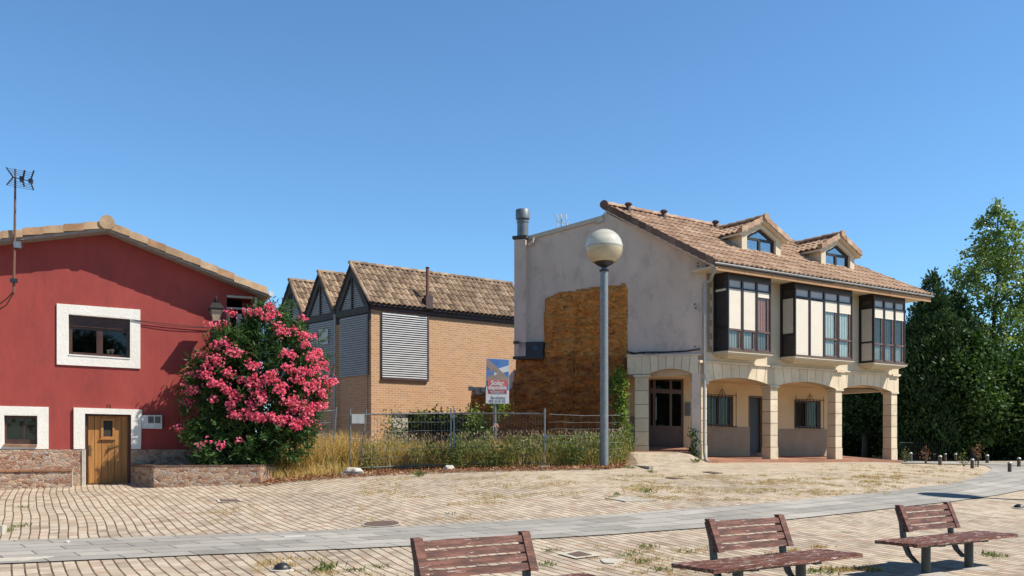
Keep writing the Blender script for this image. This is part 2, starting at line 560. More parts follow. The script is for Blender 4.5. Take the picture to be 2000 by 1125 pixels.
def quads_mesh(name, V, tone, mat, parent=None, nv=4):
    """V: (N*nv,3) array, one polygon of nv corners each"""
    V = np.asarray(V, dtype=np.float32)
    if parent is not None:
        off = Vector((0, 0, 0)); q = parent
        while q is not None:
            off += q.location; q = q.parent
        V = V - np.array(off, dtype=np.float32)
    n = len(V) // nv
    me = bpy.data.meshes.new(name)
    me.vertices.add(n * nv); me.vertices.foreach_set('co', V.ravel())
    me.loops.add(n * nv); me.loops.foreach_set('vertex_index', np.arange(n * nv, dtype=np.int32))
    me.polygons.add(n)
    me.polygons.foreach_set('loop_start', np.arange(0, n * nv, nv, dtype=np.int32))
    me.polygons.foreach_set('loop_total', np.full(n, nv, dtype=np.int32))
    a = me.attributes.new('tone', 'FLOAT', 'FACE')
    a.data.foreach_set('value', np.asarray(tone, dtype=np.float32))
    me.materials.append(mat)
    me.update(calc_edges=True)
    o = bpy.data.objects.new(name, me); col.objects.link(o)
    if parent is not None: o.parent = parent
    return o

def unit(a):
    return a / np.maximum(np.linalg.norm(a, axis=1, keepdims=True), 1e-9)

def leaves(C, D, ln, wd, fold=0.0, blunt=0.45):
    """diamond leaves: centre bases C, directions D (unit), length, width -> verts (N*4)"""
    n = len(C)
    rnd = unit(rng.normal(size=(n, 3)))
    side = unit(np.cross(D, rnd))
    ln = np.asarray(ln).reshape(-1, 1); wd = np.asarray(wd).reshape(-1, 1)
    nor = np.cross(D, side)
    a = C
    b = C + D * ln * blunt + side * wd * 0.5 + nor * wd * fold
    c = C + D * ln
    d = C + D * ln * blunt - side * wd * 0.5 + nor * wd * fold
    return np.stack([a, b, c, d], axis=1).reshape(-1, 3)

def cap_line(mb, p0, p1, r, seg_len, up=Vector((0, 0, 1)), lift=0.0, full=False):
    p0 = Vector(p0); p1 = Vector(p1)
    d = p1 - p0; Ln = d.length; d.normalize()
    side = d.cross(up).normalized(); upv = side.cross(d).normalized()
    n = max(1, round(Ln / seg_len))
    K = 7
    for i in range(n):
        a = p0 + d * (Ln * i / n) + upv * lift; b = p0 + d * (Ln * (i + 1.06) / n) + upv * (lift - 0.0)
        r0 = r * 0.9; r1 = r * 1.08
        V = []
        rngk = [math.pi * k / (K - 1) for k in range(K)]
        for (c, rr, lf) in ((a, r0, 0), (b, r1, 0.012)):
            for k in rngk:
                V.append(c + side * math.cos(k) * rr + upv * (math.sin(k) * rr + lf))
        for (c, rr, lf) in ((a, r0, 0), (b, r1, 0.012)):
            for k in rngk:
                V.append(c + side * math.cos(k) * (rr - .025) + upv * (math.sin(k) * (rr - .025) + lf))
        Fc = [(k, k + 1, K + k + 1, K + k) for k in range(K - 1)]
        Fc += [(2 * K + k + 1, 2 * K + k, 3 * K + k, 3 * K + k + 1) for k in range(K - 1)]
        Fc += [(K + k, K + k + 1, 3 * K + k + 1, 3 * K + k) for k in range(K - 1)]
        Fc += [(k + 1, k, 2 * K + k, 2 * K + k + 1) for k in range(K - 1)]
        mb.add(V, Fc, random.random())

def tiles(mb, P0, a, b, wid, ln, tw, tl, amp, clip=None, lift=0.035, prof=6):
    P0 = Vector(P0); a = Vector(a).normalized(); b = Vector(b).normalized()
    nr = a.cross(b).normalized()
    if nr.z < 0: nr = -nr
    nc = int(math.ceil(wid / tw)); nrw = int(math.ceil(ln / tl))
    for j in range(nrw):
        v0 = j * tl - 0.03; v1 = min((j + 1) * tl + 0.02, ln)
        for i in range(nc):
            V = []
            u0 = i * tw
            jit = random.uniform(-.006, .006)
            for (v, lf) in ((v0, lift), (v1, 0.0)):
                for k in range(prof + 1):
                    ph = k / prof
                    u = u0 + ph * tw
                    h = amp * (0.5 - 0.5 * math.cos(2 * math.pi * ph)) ** 0.7
                    if clip:
                        lo, hi = clip(max(v, 0)); u = min(max(u, lo), hi)
                    else:
                        u = min(u, wid)
                    V.append(P0 + a * u + b * v + nr * (h + lf + jit))
            if (V[0] - V[prof]).length < 1e-4 and (V[prof + 1] - V[-1]).length < 1e-4: continue
            m = prof + 1
            Fc = [(k, k + 1, m + k + 1, m + k) for k in range(prof)]
            # front lip of the tile
            W = [p - nr * (lift + .012) for p in V[:m]]
            V2 = V + W
            Fc += [(k + 1, k, 2 * m + k, 2 * m + k + 1) for k in range(prof)]
            mb.add(V2, Fc, random.random())

def text_obj(body, size, F, t, z, d, mat, parent, name='lettering', extr=0.004, align='CENTER', bold=0.0, sx=1.0):
    cu = bpy.data.curves.new('txt', 'FONT')
    cu.body = body; cu.size = size; cu.align_x = align; cu.align_y = 'CENTER'
    cu.extrude = extr; cu.resolution_u = 3
    if bold: cu.offset = bold
    tmp = bpy.data.objects.new('txt', cu); col.objects.link(tmp)
    dg = bpy.context.evaluated_depsgraph_get()
    me = bpy.data.meshes.new_from_object(tmp.evaluated_get(dg))
    bpy.data.objects.remove(tmp)
    off = Vector((0, 0, 0)); q = parent
    while q is not None:
        off += q.location; q = q.parent
    for v in me.vertices:
        x, y, zz = v.co
        v.co = F.p(t + x * sx, z + y, d + zz) - off
    me.materials.clear(); me.materials.append(mat)
    o = bpy.data.objects.new(name, me); col.objects.link(o); o.parent = parent
    return o
# ------------------------------------------------------------ shared materials
M = {}
M['paving'] = paving_mat()
M['slab'] = slab_mat()
M['soil'] = simple('bare plot soil', (.22, .15, .095), (.36, .27, .17), 3, .95, .5, 14, dirt=((.10, .07, .045), 6, .5, .65))
M['red'] = simple('red render', (.335, .048, .040), (.41, .066, .053), 1.1, .85, .3, 9, stretch=(1, 1, .45), dirt=((.21, .036, .032), 1.9, .50, .80))
M['white'] = simple('white limewash', (.97, .93, .86), (.90, .86, .77), 3, .85, .45, 16)
M['dwood'] = simple('dark brown window wood', (.055, .024, .016), (.08, .034, .022), 5, .45, .05, 30)
M['glass'] = glass_mat('window glass', (.62, .62, .60), .0)
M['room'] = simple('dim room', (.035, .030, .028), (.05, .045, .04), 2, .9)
M['curtain'] = simple('pale curtain', (.62, .66, .64), (.42, .47, .46), 12, .9, stretch=(3, 3, .2))
M['curtain_dim'] = simple('dim curtain', (.20, .20, .19), (.10, .10, .10), 12, .9, stretch=(3, 3, .2))
M['curtain_red'] = simple('salmon curtain', (.50, .20, .12), (.36, .13, .08), 12, .9, stretch=(3, 3, .2))
M['stone_veneer'] = rubble_mat()
M['terracotta'] = simple('terracotta coping', (.42, .20, .10), (.32, .15, .08), 4, .85, .2, 30, tone=.18)
M['mortar'] = simple('pale mortar', (.62, .56, .46), (.52, .46, .38), 6, .9, .2, 30)
M['oak'] = simple('varnished door boards', (.58, .27, .070), (.40, .17, .042), 7, .6, .12, 30, stretch=(3, 3, .25), tone=.14)
M['brass'] = simple('worn brass', (.42, .30, .12), (.28, .19, .08), 9, .35, metal=.8)
M['eave'] = simple('grey painted eave board', (.36, .32, .29), (.26, .23, .21), 7, .85, .1, 20, dirt=((.55, .55, .53), 5, .62, .70))
M['tile_sand'] = tile_mat('sandy barrel tile', (.44, .24, .13), (.56, .37, .22), (.60, .44, .29))
M['tile_brown'] = tile_mat('weathered brown tile', (.19, .125, .085), (.34, .24, .16), (.46, .34, .235), 2.2)
M['tile_pink'] = tile_mat('rosy roof tile', (.36, .225, .15), (.50, .33, .225), (.56, .405, .29), 1.4)
M['darkmetal'] = simple('black iron', (.018, .018, .020), (.03, .028, .028), 20, .45, .05, 60, metal=.6)
M['galv'] = simple('galvanised steel', (.32, .34, .35), (.24, .26, .27), 14, .42, .05, 50, metal=.65)
M['polegrey'] = simple('weathered grey pole steel', (.27, .30, .31), (.21, .235, .245), 9, .5, .06, 40, metal=.45, dirt=((.38, .38, .36), 5, .6, .75))
M['pvc'] = simple('grey plastic pipe', (.42, .42, .41), (.34, .34, .33), 6, .5)
M['whitepvc'] = simple('white plastic', (.78, .78, .76), (.68, .68, .66), 6, .4)
M['rust'] = simple('rust brown steel', (.16, .07, .045), (.22, .10, .06), 18, .7, .2, 60)
M['black'] = simple('black plastic', (.02, .02, .024), (.035, .035, .04), 18, .4)
M['concrete'] = simple('worn concrete', (.52, .48, .42), (.42, .38, .33), 8, .95, .35, 30)
M['cement'] = simple('pale cement patch', (.62, .58, .50), (.50, .46, .39), 5, .95, .3, 30)
M['bark'] = simple('tree bark', (.10, .075, .055), (.06, .045, .035), 9, .9, .5, 14, stretch=(3, 3, .4))
M['clear'] = simple('clear lantern pane', (.62, .50, .36), (.50, .38, .25), 5, .25)

# ------------------------------------------------------------ ground
xs = np.concatenate([np.linspace(-160, -22, 16)[:-1], np.arange(-22, 30, .28), np.linspace(30, 200, 18)])
ys = np.concatenate([np.linspace(-40, 9, 9)[:-1], np.arange(9, 50, .28), np.linspace(50, 400, 22)])
XX, YY = np.meshgrid(xs, ys)
ZZ = g(XX, YY)
sheet('ground', [[(XX[j, i], YY[j, i], ZZ[j, i]) for i in range(len(xs))] for j in range(len(ys))], M['paving'])

def resample(pts, n):
    pts = np.array(pts, float)
    d = np.concatenate([[0], np.cumsum(np.hypot(*(pts[1:] - pts[:-1]).T))])
    # smooth polyline with Catmull-like interpolation on dense parameter
    t = np.linspace(0, d[-1], n)
    x = np.interp(t, d, pts[:, 0]); y = np.interp(t, d, pts[:, 1])
    for _ in range(3):
        x[1:-1] = (x[:-2] + 2 * x[1:-1] + x[2:]) / 4; y[1:-1] = (y[:-2] + 2 * y[1:-1] + y[2:]) / 4
    return np.stack([x, y], 1)

def ground_pts(pp):
    return [tuple(G(*p))[:2] for p in pp]

up_px = [(-300, 1064), (0, 1057), (200, 1052), (400, 1046), (600, 1038), (800, 1029), (1000, 1018), (1200, 1006), (1400, 991),
         (1500, 984), (1600, 974.5), (1750, 959), (1850, 947), (1900, 936), (1930, 923), (1937, 916), (1928, 910.5), (1905, 906.5)]
lo_px = [(-300, 1112), (0, 1103), (200, 1094), (400, 1085), (600, 1077), (800, 1068), (1060, 1053), (1200, 1045), (1380, 1032),
         (1540, 1016), (1700, 999), (1860, 981), (1950, 968), (2000, 958), (2060, 945), (2110, 932), (2140, 920), (2160, 912)]
U = resample(ground_pts(up_px), 260); Lw = resample(ground_pts(lo_px), 260)
rows = []; uvr = []
K = 10
arc = np.concatenate([[0], np.cumsum(np.hypot(*(((U + Lw) / 2)[1:] - ((U + Lw) / 2)[:-1]).T))])
for k in range(K + 1):
    f = k / K
    P = Lw * (1 - f) + U * f
    Z = g(P[:, 0], P[:, 1]) + .016
    rows.append([(P[i, 0], P[i, 1], Z[i]) for i in range(len(P))])
    wd = np.hypot(*(U - Lw).T)
    uvr.append([(arc[i], f * wd[i]) for i in range(len(P))])
sheet('path', rows, M['slab'], uvs=uvr)
# the path's far branch running off along the posts
U2 = resample(ground_pts([(1762, 901.5), (1850, 902.3), (1930, 903.3), (2050, 904)]), 40)
L2 = resample(ground_pts([(1762, 906), (1840, 907), (1905, 908), (2050, 912)]), 40)
rows = []; uvr = []
for k in range(4):
    f = k / 3; P = L2 * (1 - f) + U2 * f; Z = g(P[:, 0], P[:, 1]) + .03
    rows.append([(P[i, 0], P[i, 1], Z[i]) for i in range(40)]); uvr.append([(i * .4, f * 2.0) for i in range(40)])
sheet('path', rows, M['slab'], uvs=uvr)

# dark asphalt strip added out of view to cut ground bounce
M['asphalt'] = simple('asphalt', (.06, .06, .062), (.085, .083, .08), 3, .9, .3, 40)
rx_ = np.linspace(-60, 70, 40); ry_ = np.linspace(-38, 1.5, 14)
sheet('road', [[(x, y, gz(x, y) + .02) for x in rx_] for y in ry_], M['asphalt'])

# bare plot behind the site fence
front = [(470, 953), (505, 949), (560, 942), (620, 937), (700, 931), (800, 926), (900, 922), (1000, 920), (1100, 918.5), (1180, 917), (1226, 911), (1262, 904)]
fr = resample(ground_pts(front), 70)
rows = []
for k in list(np.linspace(0, .12, 14)) + list(np.linspace(.14, 1.3, 30)):
    row = []
    for i, (x, y) in enumerate(fr):
        wob = 0.35 * noise.noise(Vector((x * 1.7, y * 1.7, 3))) if k == 0 else 0
        kk = 1 + k
        X, Y = x * kk + 0, y * kk + wob
        if X > 3.7: X = 3.7 + (X - 3.7) * .15
        row.append((X, Y, gz(X, Y) + (.012 if k > 0 else .004) + .05 * min(k * 12, 1) * (noise.noise(Vector((X * 1.1, Y * 1.1, 0))) + .6)))
    rows.append(row)
sheet('plot_soil', rows, M['soil'])

# ------------------------------------------------------------ red house
A24 = R(24)
H = Frame(-788 / FPX * 24.5, 24.5, math.cos(A24), math.sin(A24), math.sin(A24), -math.cos(A24))
h0 = empty('red_house', (-10.7, 24.6, .5), 'red rendered house with low gable roof, white window surrounds and wooden door', 'house')
def HQ(quad, d=0.0):
    """quad px: tl, tr, br, bl -> patch"""
    tl, tr, br, bl = [H.q(*p, d) for p in quad]
    return patch(H, [bl, br, tr, tl])
tR = H.t(498); zR = H.q(498, 577)[1]
tP, zP = H.q(209, 458)
tL = -6.2; zL = zP - (zP - H.q(0, 480)[1]) / (tP - H.t(0)) * (tP - tL)
win_o = [(111, 593), (274, 605), (274, 720), (111, 712)]; win_i = [(132, 612), (256, 622), (256, 702), (132, 694)]
sm_o = [(-40, 792), (95, 795), (95, 877), (-40, 877)]; sm_i = [(7, 810), (74, 811), (74, 870), (7, 869)]
dr_i = [(166, 808), (256, 810), (254, 947), (167, 947)]
bal_i = [(443, 581), (492, 585), (492, 688), (443, 690)]
zb = 0.2
holes = [[H.q(*p) for p in q] for q in (win_i, sm_i, bal_i)]
dq = [H.q(*p) for p in dr_i]
outer = [(tL, zb), (dq[3][0], zb), dq[0], dq[1], (dq[2][0], zb), (tR, zb), (tR, zR), (tP, zP), (tL, zL)]
m = MB(); m.prism(H, outer, 0, -.32, holes)
# gable side wall and rear
m.prism(Frame(*H.p(tR, 0)[:2], -H.n[0], -H.n[1], H.u[0], H.u[1]), [(0.321, zb), (8, zb), (8, zR), (0.321, zR)], -.001, -.3)
m.prism(Frame(*H.p(tL, 0)[:2], -H.n[0], -H.n[1], H.u[0], H.u[1]), [(0.321, zb), (8, zb), (8, zL), (0.321, zL)], .001, .3)
m.prism(H, [(tL, zb), (tR, zb), (tR, zR), (tP, zP), (tL, zL)], -8.001, -8.3)
m.build('wall', M['red'], h0)
# plinth of stone veneer
m = MB()
a = H.q(-400, 877); b = H.q(166, 877); 
zl = H.q(100, 878)[1]
m.fbox(H, tL, dq[3][0] - .02, zb, zl, .003, .05)
m.fbox(H, dq[2][0] + .02, tR + .03, zb, H.q(300, 878)[1], .003, .05)
m.build('plinth', M['stone_veneer'], h0)
# surrounds
def surround(o_, i_, name):
    m = MB()
    m.prism(H, [H.q(*p) for p in o_], .002, .035, [[H.q(*p) for p in i_]])
    return m.build(name, M['white'], h0)
def inner_faces(mb, Qi, th=.012, dep=.26, dd=.035):
    pass
surround(win_o, win_i, 'window_surround')
surround(sm_o, sm_i, 'window_surround')
m = MB()
do = [H.q(144, 796), H.q(277, 800), H.q(275, 877), H.q(256, 877), H.q(256, 810), H.q(166, 808), H.q(166, 877), H.q(144, 877)]
m.prism(H, do, .002, .06)
# white rendered jamb lines beside the door, below
m.fbox(H, H.t(160), dq[3][0] + .005, gz(-10.5, 24.4) - .1, zl, .001, .06)
m.build('door_surround', M['white'], h0)
# window reveals in white
def reveal(quad, dep, name, mat):
    Q = HQ(quad); m = MB(); e = .012
    m.pbox(Q, 0, .016, 0, 1, .033, -dep); m.pbox(Q, .984, 1, 0, 1, .033, -dep)
    m.pbox(Q, .0165, .9835, 1 - .02, 1, .033, -dep); m.pbox(Q, .0165, .9835, 0, .03, .05, -dep)
    return m.build(name, mat, h0)
reveal(win_i, .2, 'window_reveal', M['white'])
reveal(sm_i, .13, 'window_reveal', M['white'])
# upper window
Q = HQ([(132, 612), (256, 622), (256, 702), (132, 694)])
m = MB()
for a0, a1 in ((.02, .07), (.45, .485), (.515, .55), (.93, .98)): m.pbox(Q, a0, a1, .03, .70, -.14, -.21)
m.pbox(Q, .0201, .9799, .66, .72, -.145, -.215); m.pbox(Q, .0201, .9799, .03, .10, -.145, -.215); m.pbox(Q, .48, .52, .03, .70, -.135, -.2)
fr_ = m.build('window', M['dwood'], h0)
m = MB()
for i in range(9): m.pbox(Q, .022, .978, .715 + i * .029, .715 + i * .029 + .026, -.10, -.125 + .0)
m.build('roller_shutter', M['dwood'], fr_)
m = MB(); m.pbox(Q, .03, .97, .08, .68, -.182, -.188); m.build('pane', M['glass'], fr_)
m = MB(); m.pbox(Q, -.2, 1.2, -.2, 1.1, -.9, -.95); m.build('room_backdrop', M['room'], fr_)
m = MB()
c = Q(.63, .14, -.30); m.lathe((c.x, c.y, c.z - .02), [(.03, 0), (.05, .10), (.045, .11)], 10)
c = Q(.70, .14, -.30); m.lathe((c.x, c.y, c.z - .02), [(.04, 0), (.065, .12), (.06, .13)], 10)
m.build('windowsill_pots', M['white'], fr_)
# lower window: brown boarded panes
Q = HQ([(7, 810), (74, 811), (74, 870), (7, 869)])
m = MB(); m.pbox(Q, .02, .09, .04, .98, -.09, -.15); m.pbox(Q, .91, .98, .04, .98, -.09, -.15); m.pbox(Q, .0205, .9795, .9, .975, -.095, -.155); m.pbox(Q, .0205, .9795, .04, .2, -.095, -.155); m.pbox(Q, .57, .61, .04, .98, -.1, -.15)
fr_ = m.build('window', M['dwood'], h0)
m = MB(); m.pbox(Q, .05, .95, .05, .95, -.125, -.131); m.build('pane', M['glass'], fr_)
m = MB(); m.pbox(Q, .0, 1.0, .0, 1.0, -.28, -.3); m.build('wood_blind', simple('brown interior boards', (.40, .15, .06), (.20, .075, .035), 4, .6, stretch=(2, 2, .3)), fr_)
m = MB()
for i in range(4): m.pbox(Q, .02 + i * .24, .255 + i * .24, -.04, .025, .09, -.08, random.random())
m.build('sill_tiles', M['terracotta'], fr_)
# door: vertical boards with a small pane, knocker and plate
Qd = HQ([(168, 810), (254, 811), (253, 946), (169, 946)])
m = MB()
m.pbox(Qd, 0, 1, 0, 1, -.19, -.22, .2)
nb = 6
for i in range(nb):
    a0, a1 = .045 + i * .152, .045 + (i + 1) * .152 - .012
    if i in (2, 3):
        m.pbox(Qd, a0, a1, .01, .655, -.15, -.185, random.random())
        m.pbox(Qd, a0, a1, .955, .985, -.15, -.185, random.random())
    else: m.pbox(Qd, a0, a1, .01, .985, -.15, -.185, random.random())
dobj = m.build('door', M['oak'], h0)
m = MB()
m.pbox(Qd, .335, .655, .655, .69, -.12, -.16); m.pbox(Qd, .335, .655, .92, .955, -.12, -.16)
m.pbox(Qd, .335, .39, .6905, .9195, -.12, -.16); m.pbox(Qd, .60, .655, .6905, .9195, -.12, -.16)
m.pbox(Qd, .31, .67, .645, .66, -.10, -.13)
m.build('hatch_frame', M['oak'], dobj)
m = MB(); m.pbox(Qd, .39, .60, .69, .92, -.15, -.155); m.build('hatch_pane', M['room'], dobj)
m = MB(); m.pbox(Qd, .05, .115, .42, .56, -.135, -.151); c = Qd(.085, .50, -.12)
m.tube([c, c + Vector((.02, -.05, 0)), c + Vector((.09, -.05, -.01))], .012, 6); m.build('handle', M['brass'], dobj)
m = MB(); c = Qd(.55, .52, -.13); m.lathe((c.x, c.y - .02, c.z - .03), [(.012, 0), (.035, .02), (.04, .045), (.03, .07), (.008, .08)], 10)
m.build('knocker', M['brass'], dobj)
m = MB(); m.pbox(Qd, -.02, 0.03, 0, 1, -.1, -.3); m.pbox(Qd, .97, 1.02, 0, 1, -.1, -.3); m.pbox(Qd, .031, .969, .986, 1.02, -.1, -.3)
m.build('door_frame', M['dwood'], h0)
# house number
t_, z_ = H.q(212, 794)
text_obj('12', .13, H, t_, z_, .006, M['darkmetal'], h0, 'house_number')
# meter box
Q = HQ([(277, 811), (316, 811), (316, 838), (277, 837)])
m = MB(); m.pbox(Q, 0, 1, 0, 1, .001, .13); bx = m.build('meter_box', M['whitepvc'], h0)
m = MB(); m.pbox(Q, .30, .58, .42, .9, .131, .137); m.pbox(Q, .64, .92, .42, .9, .131, .137); m.build('meter_window', simple('meter window', (.16, .16, .14), (.10, .10, .09), 5, .2), bx)
# balcony corner opening: dark recess, white post and beam
Q = HQ(bal_i)
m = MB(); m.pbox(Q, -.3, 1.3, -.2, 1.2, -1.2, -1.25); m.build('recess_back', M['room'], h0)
m = MB()
m.pbox(Q, 0, .13, .0, .82, -.05, -.18); m.pbox(Q, .40, .60, .0, .72, -.02, -.22); m.pbox(Q, .60, 1.0, .57, .645, -.03, -.14); m.pbox(Q, .0, .9, .80, .83, -.0, -.12)
m.build('recess_frame', M['mortar'], h0)
m = MB(); m.fbox(H, tR - .02, tR + .06, zR - 1.0, zR - .06, -.02, .07); m.fbox(H, H.t(443), H.t(494), H.q(460, 582)[1], H.q(460, 578)[1], .001, .06); m.build('corner_trim', M['mortar'], h0)
# roof: slab, eave boards, barrel tiles, ridge
OV = .46
m = MB()
def slab(mb, ta, za, tb, zb_, d0, d1, th, lift=0.0):
    mb.box8([H.p(ta, za + lift, d0), H.p(tb, zb_ + lift, d0), H.p(tb, zb_ + lift + th, d0), H.p(ta, za + lift + th, d0),
             H.p(ta, za + lift, d1), H.p(tb, zb_ + lift, d1), H.p(tb, zb_ + lift + th, d1), H.p(ta, za + lift + th, d1)])
sl = (zR - zP) / (tR - tP); te = tR + .28; ze = zP + sl * (te - tP)
slab(m, tL, zL, tP, zP, OV, -8.4, .07, .004); slab(m, tP, zP, te, ze, OV, -8.4, .07, .004)
roof = m.build('roof', M['eave'], h0)
m = MB()
nL = (tP - tL); aL = Vector(H.p(tP, zP) - H.p(tL, zL)); aR = Vector(H.p(tP, zP) - H.p(te, ze))
back = Vector((-H.n[0], -H.n[1], 0))
tiles(m, H.p(tL, zL + .08, OV - .12), back, aL.normalized(), 8.4, aL.length, .27, .42, .055)
tiles(m, H.p(te, ze + .08, OV - .12), back, aR.normalized(), 8.4, aR.length, .27, .42, .055)
m.build('roof_tiles', M['tile_sand'], roof)
m = MB()
# squared verge tiles along both rakes
def verge(ta, za, tb, zb_, n, hh=.19):
    for i in range(n):
        f0, f1 = i / n + .004, (i + 1.06) / n
        e = .018 * (1)
        p = lambda f, k: (ta + (tb - ta) * f, za + (zb_ - za) * f + .075 + k)
        (x0, y0), (x1, y1) = p(f0, 0), p(f1, 0)
        jj = random.uniform(-.012, .012)
        k0 = jj + .03; k1 = jj
        m.box8([H.p(x0, y0 + k0, OV + .05), H.p(x1, y1 + k1, OV + .05), H.p(x1, y1 + k1 + hh, OV + .035), H.p(x0, y0 + k0 + hh, OV + .035),
                H.p(x0, y0 + k0, OV - .22), H.p(x1, y1 + k1, OV - .22), H.p(x1, y1 + k1 + hh - .02, OV - .20), H.p(x0, y0 + k0 + hh - .02, OV - .20)], random.random())
verge(tL, zL - .03, tP - .12, zP - .03, 13); verge(te, ze - .03, tP + .12, zP - .05, 9)
m.build('verge_tiles', M['tile_sand'], roof)
m = MB()
# disc closing the ridge
c = H.p(tP, zP + .17, 0)
K = 18
V = []
for dd in (OV + .08, OV - .05):
    for k in range(K):
        a_ = 2 * math.pi * k / K
        V.append(H.p(tP + math.cos(a_) * .185 * (1 if math.sin(a_) > -.6 else .82), zP + .20 + max(math.sin(a_), -.82) * .20, dd))
m.add(V, [tuple(range(K)), tuple(range(2 * K - 1, K - 1, -1))] + [(k, (k + 1) % K, K + (k + 1) % K, K + k) for k in range(K)], .75)
cap_line(m, H.p(tP, zP + .16, OV), H.p(tP, zP + .16, -8.2), .17, .45)
m.build('ridge_tiles', M['tile_sand'], roof)
m = MB()
for dd in ((te + .09, ze + .10),):
    m.tube([H.p(dd[0], dd[1], OV + .06), H.p(dd[0], dd[1], -8)], .075, 10)
m.build('gutter', M['whitepvc'], roof)
# cable from the upper window to the lantern
m = MB()
P0 = H.q(256, 624, .05); P1 = H.q(412, 640, .05)
for k in range(2):
    pts = []
    for i in range(13):
        f = i / 12
        pts.append(H.p(P0[0] * (1 - f) + P1[0] * f, P0[1] * (1 - f) + P1[1] * f - .05 * k * math.sin(math.pi * f) - .02 * math.sin(math.pi * f), .05 + .01 * k))
    m.tube(pts, .008, 5)
m.build('cable', M['black'], h0)

# low stone bench against the house
bn = empty('stone_bench', H.p(-2.5, .4, .3), 'low stone clad ledge with terracotta coping under the small lower window', 'ledge')
t1 = H.t(140, .38)
m = MB(); zt = H.q(70, 921, .38)[1]
m.fbox(H, -4.2, t1, zb - .2, zt, .052, .38); m.build('stone_body', M['stone_veneer'], bn)
m = MB()
n = 11
for i in range(n):
    s0 = -4.2 + (t1 + .02 + 4.2) * i / n; s1 = -4.2 + (t1 + .02 + 4.2) * (i + 1) / n - .012
    m.fbox(H, s0, s1, zt + .002, zt + .055, .052, .41, random.random())
m.build('coping', M['terracotta'], bn)
m = MB(); m.fbox(H, t1 + .001, t1 + .02, zb - .2, zt - .001, .08, .39); m.fbox(H, H.t(160), dq[3][0] - .001, zb - .2, zl, .0505, .075); m.build('mortar_edge', M['mortar'], bn)

# planter bed for the oleander
pl = empty('stone_planter', G(380, 950), 'stone clad raised planter at the foot of the red house', 'planter')
pA = H.p(H.t(258), 0, .052); pB = G(300, 953); pC = G(509, 945)
pB2 = Vector((pB.x, pB.y, 0)); pC2 = Vector((pC.x, pC.y, 0)); pD = H.p(tR + .06, 0, -1.4)
pD2 = Vector((pC.x + .1, pC.y + 2.2, 0))
zpt = EYE + (CY - 909) / FPX * pB.y
outp = [(pA.x, pA.y), (pB2.x, pB2.y), (pC2.x, pC2.y), (pD2.x, pD2.y)]
iA = H.p(H.t(262), 0, .052); 
def inset(p, c, k): return (p[0] + (c[0] - p[0]) * k, p[1] + (c[1] - p[1]) * k)
m = MB()
def wallseg(mb, p, q, th, z0, z1, tone=.5):
    p = Vector((p[0], p[1], 0)); q = Vector((q[0], q[1], 0)); d = (q - p).normalized(); nn = Vector((-d.y, d.x, 0)) * th
    mb.box8([(p.x, p.y, z0), (q.x, q.y, z0), (q.x, q.y, z1), (p.x, p.y, z1), (p.x + nn.x, p.y + nn.y, z0), (q.x + nn.x, q.y + nn.y, z0), (q.x + nn.x, q.y + nn.y, z1), (p.x + nn.x, p.y + nn.y, z1)], tone)
m.hprism([outp[0], outp[1], outp[2], outp[3], tuple(H.p(tR + .1, 0, .052)[:2])], .1, zpt - .06)
m.build('stone_body', M['stone_veneer'], pl)
m = MB()
for p, q in ((outp[0], outp[1]), (outp[1], outp[2]), (outp[2], outp[3])):
    p = Vector(p); q = Vector(q); n = max(1, int((q - p).length / .3))
    for i in range(n):
        a_ = p.lerp(q, i / n); b_ = p.lerp(q, (i + 1) / n - .01)
        wallseg(m, a_, b_, .2, zpt - .058, zpt, random.random())
m.build('coping', simple('dark terracotta coping', (.15, .085, .06), (.22, .12, .08), 6, .85, tone=.2), pl)
m = MB(); cc = (sum(p[0] for p in outp) / 4, sum(p[1] for p in outp) / 4)
m.hprism([inset(p, cc, .12) for p in outp], zpt - .059, zpt - .03); m.build('soil', M['soil'], pl)

# TV aerial on the red house
an = empty('tv_aerial', H.p(H.t(27, .55), 4.0, .55), 'rusty mast with a yagi aerial bracketed to the red house', 'aerial')
def HP(px, py, d): 
    t, z = H.q(px, py, d); return H.p(t, z, d)
m = MB(); m.tube([HP(30, 330, .57), HP(29, 440, .57), HP(27, 545, .57), HP(27, 572, .57)], [.024, .03, .034, .03], 8); m.build('mast', M['rust'], an)
m = MB(); m.tube([HP(27, 568, .57), HP(14, 583, .3), HP(-6, 598, .02)], .018, 6); m.tube([HP(27, 572, .57), HP(12, 596, .3), HP(-4, 606, .02)], .018, 6); m.build('stay', M['rust'], an)
m = MB(); c = HP(27, 548, .6); m.box((c.x, c.y, c.z), (.17, .1, .1), A24); m.build('junction_box', M['black'], an)
m = MB(); c = HP(34, 479, .52); m.box(c, (.16, .22, .16), A24); m.tube([HP(36, 476, .5), HP(46, 478, .3)], .012, 5); m.tube([HP(36, 482, .5), HP(46, 482, .3)], .012, 5); m.build('bracket', M['galv'], an)
m = MB(); bo = HP(25, 346, .57); bd = (HP(64, 355, .75) - HP(25, 346, .57))
m.tube([bo, bo + bd], .012, 5)
for f, h, lean in ((.02, .22, -.12), (.50, .20, .10), (.88, .24, .14)):
    c = bo + bd * f
    for sg in (1, -1):
        m.tube([c, c + Vector((lean * (1 if sg > 0 else .9), -.1, sg * h))], .019 if f != .5 else .024, 5)
for sg in (1, -1):
    for k in range(4):
        z = sg * (.08 + .045 * k)
        m.tube([bo + Vector((-.04 - .1 * k / 4, -.05, z)), bo + bd * .95 + Vector((.12 * k / 4, -.05, z - .02))], .0045, 4)
c = bo + bd * .45; m.box(c, (.09, .09, .13), .3); c = bo + bd * .9; m.box(c, (.10, .08, .10), .3)
m.build('yagi', M['black'], an)

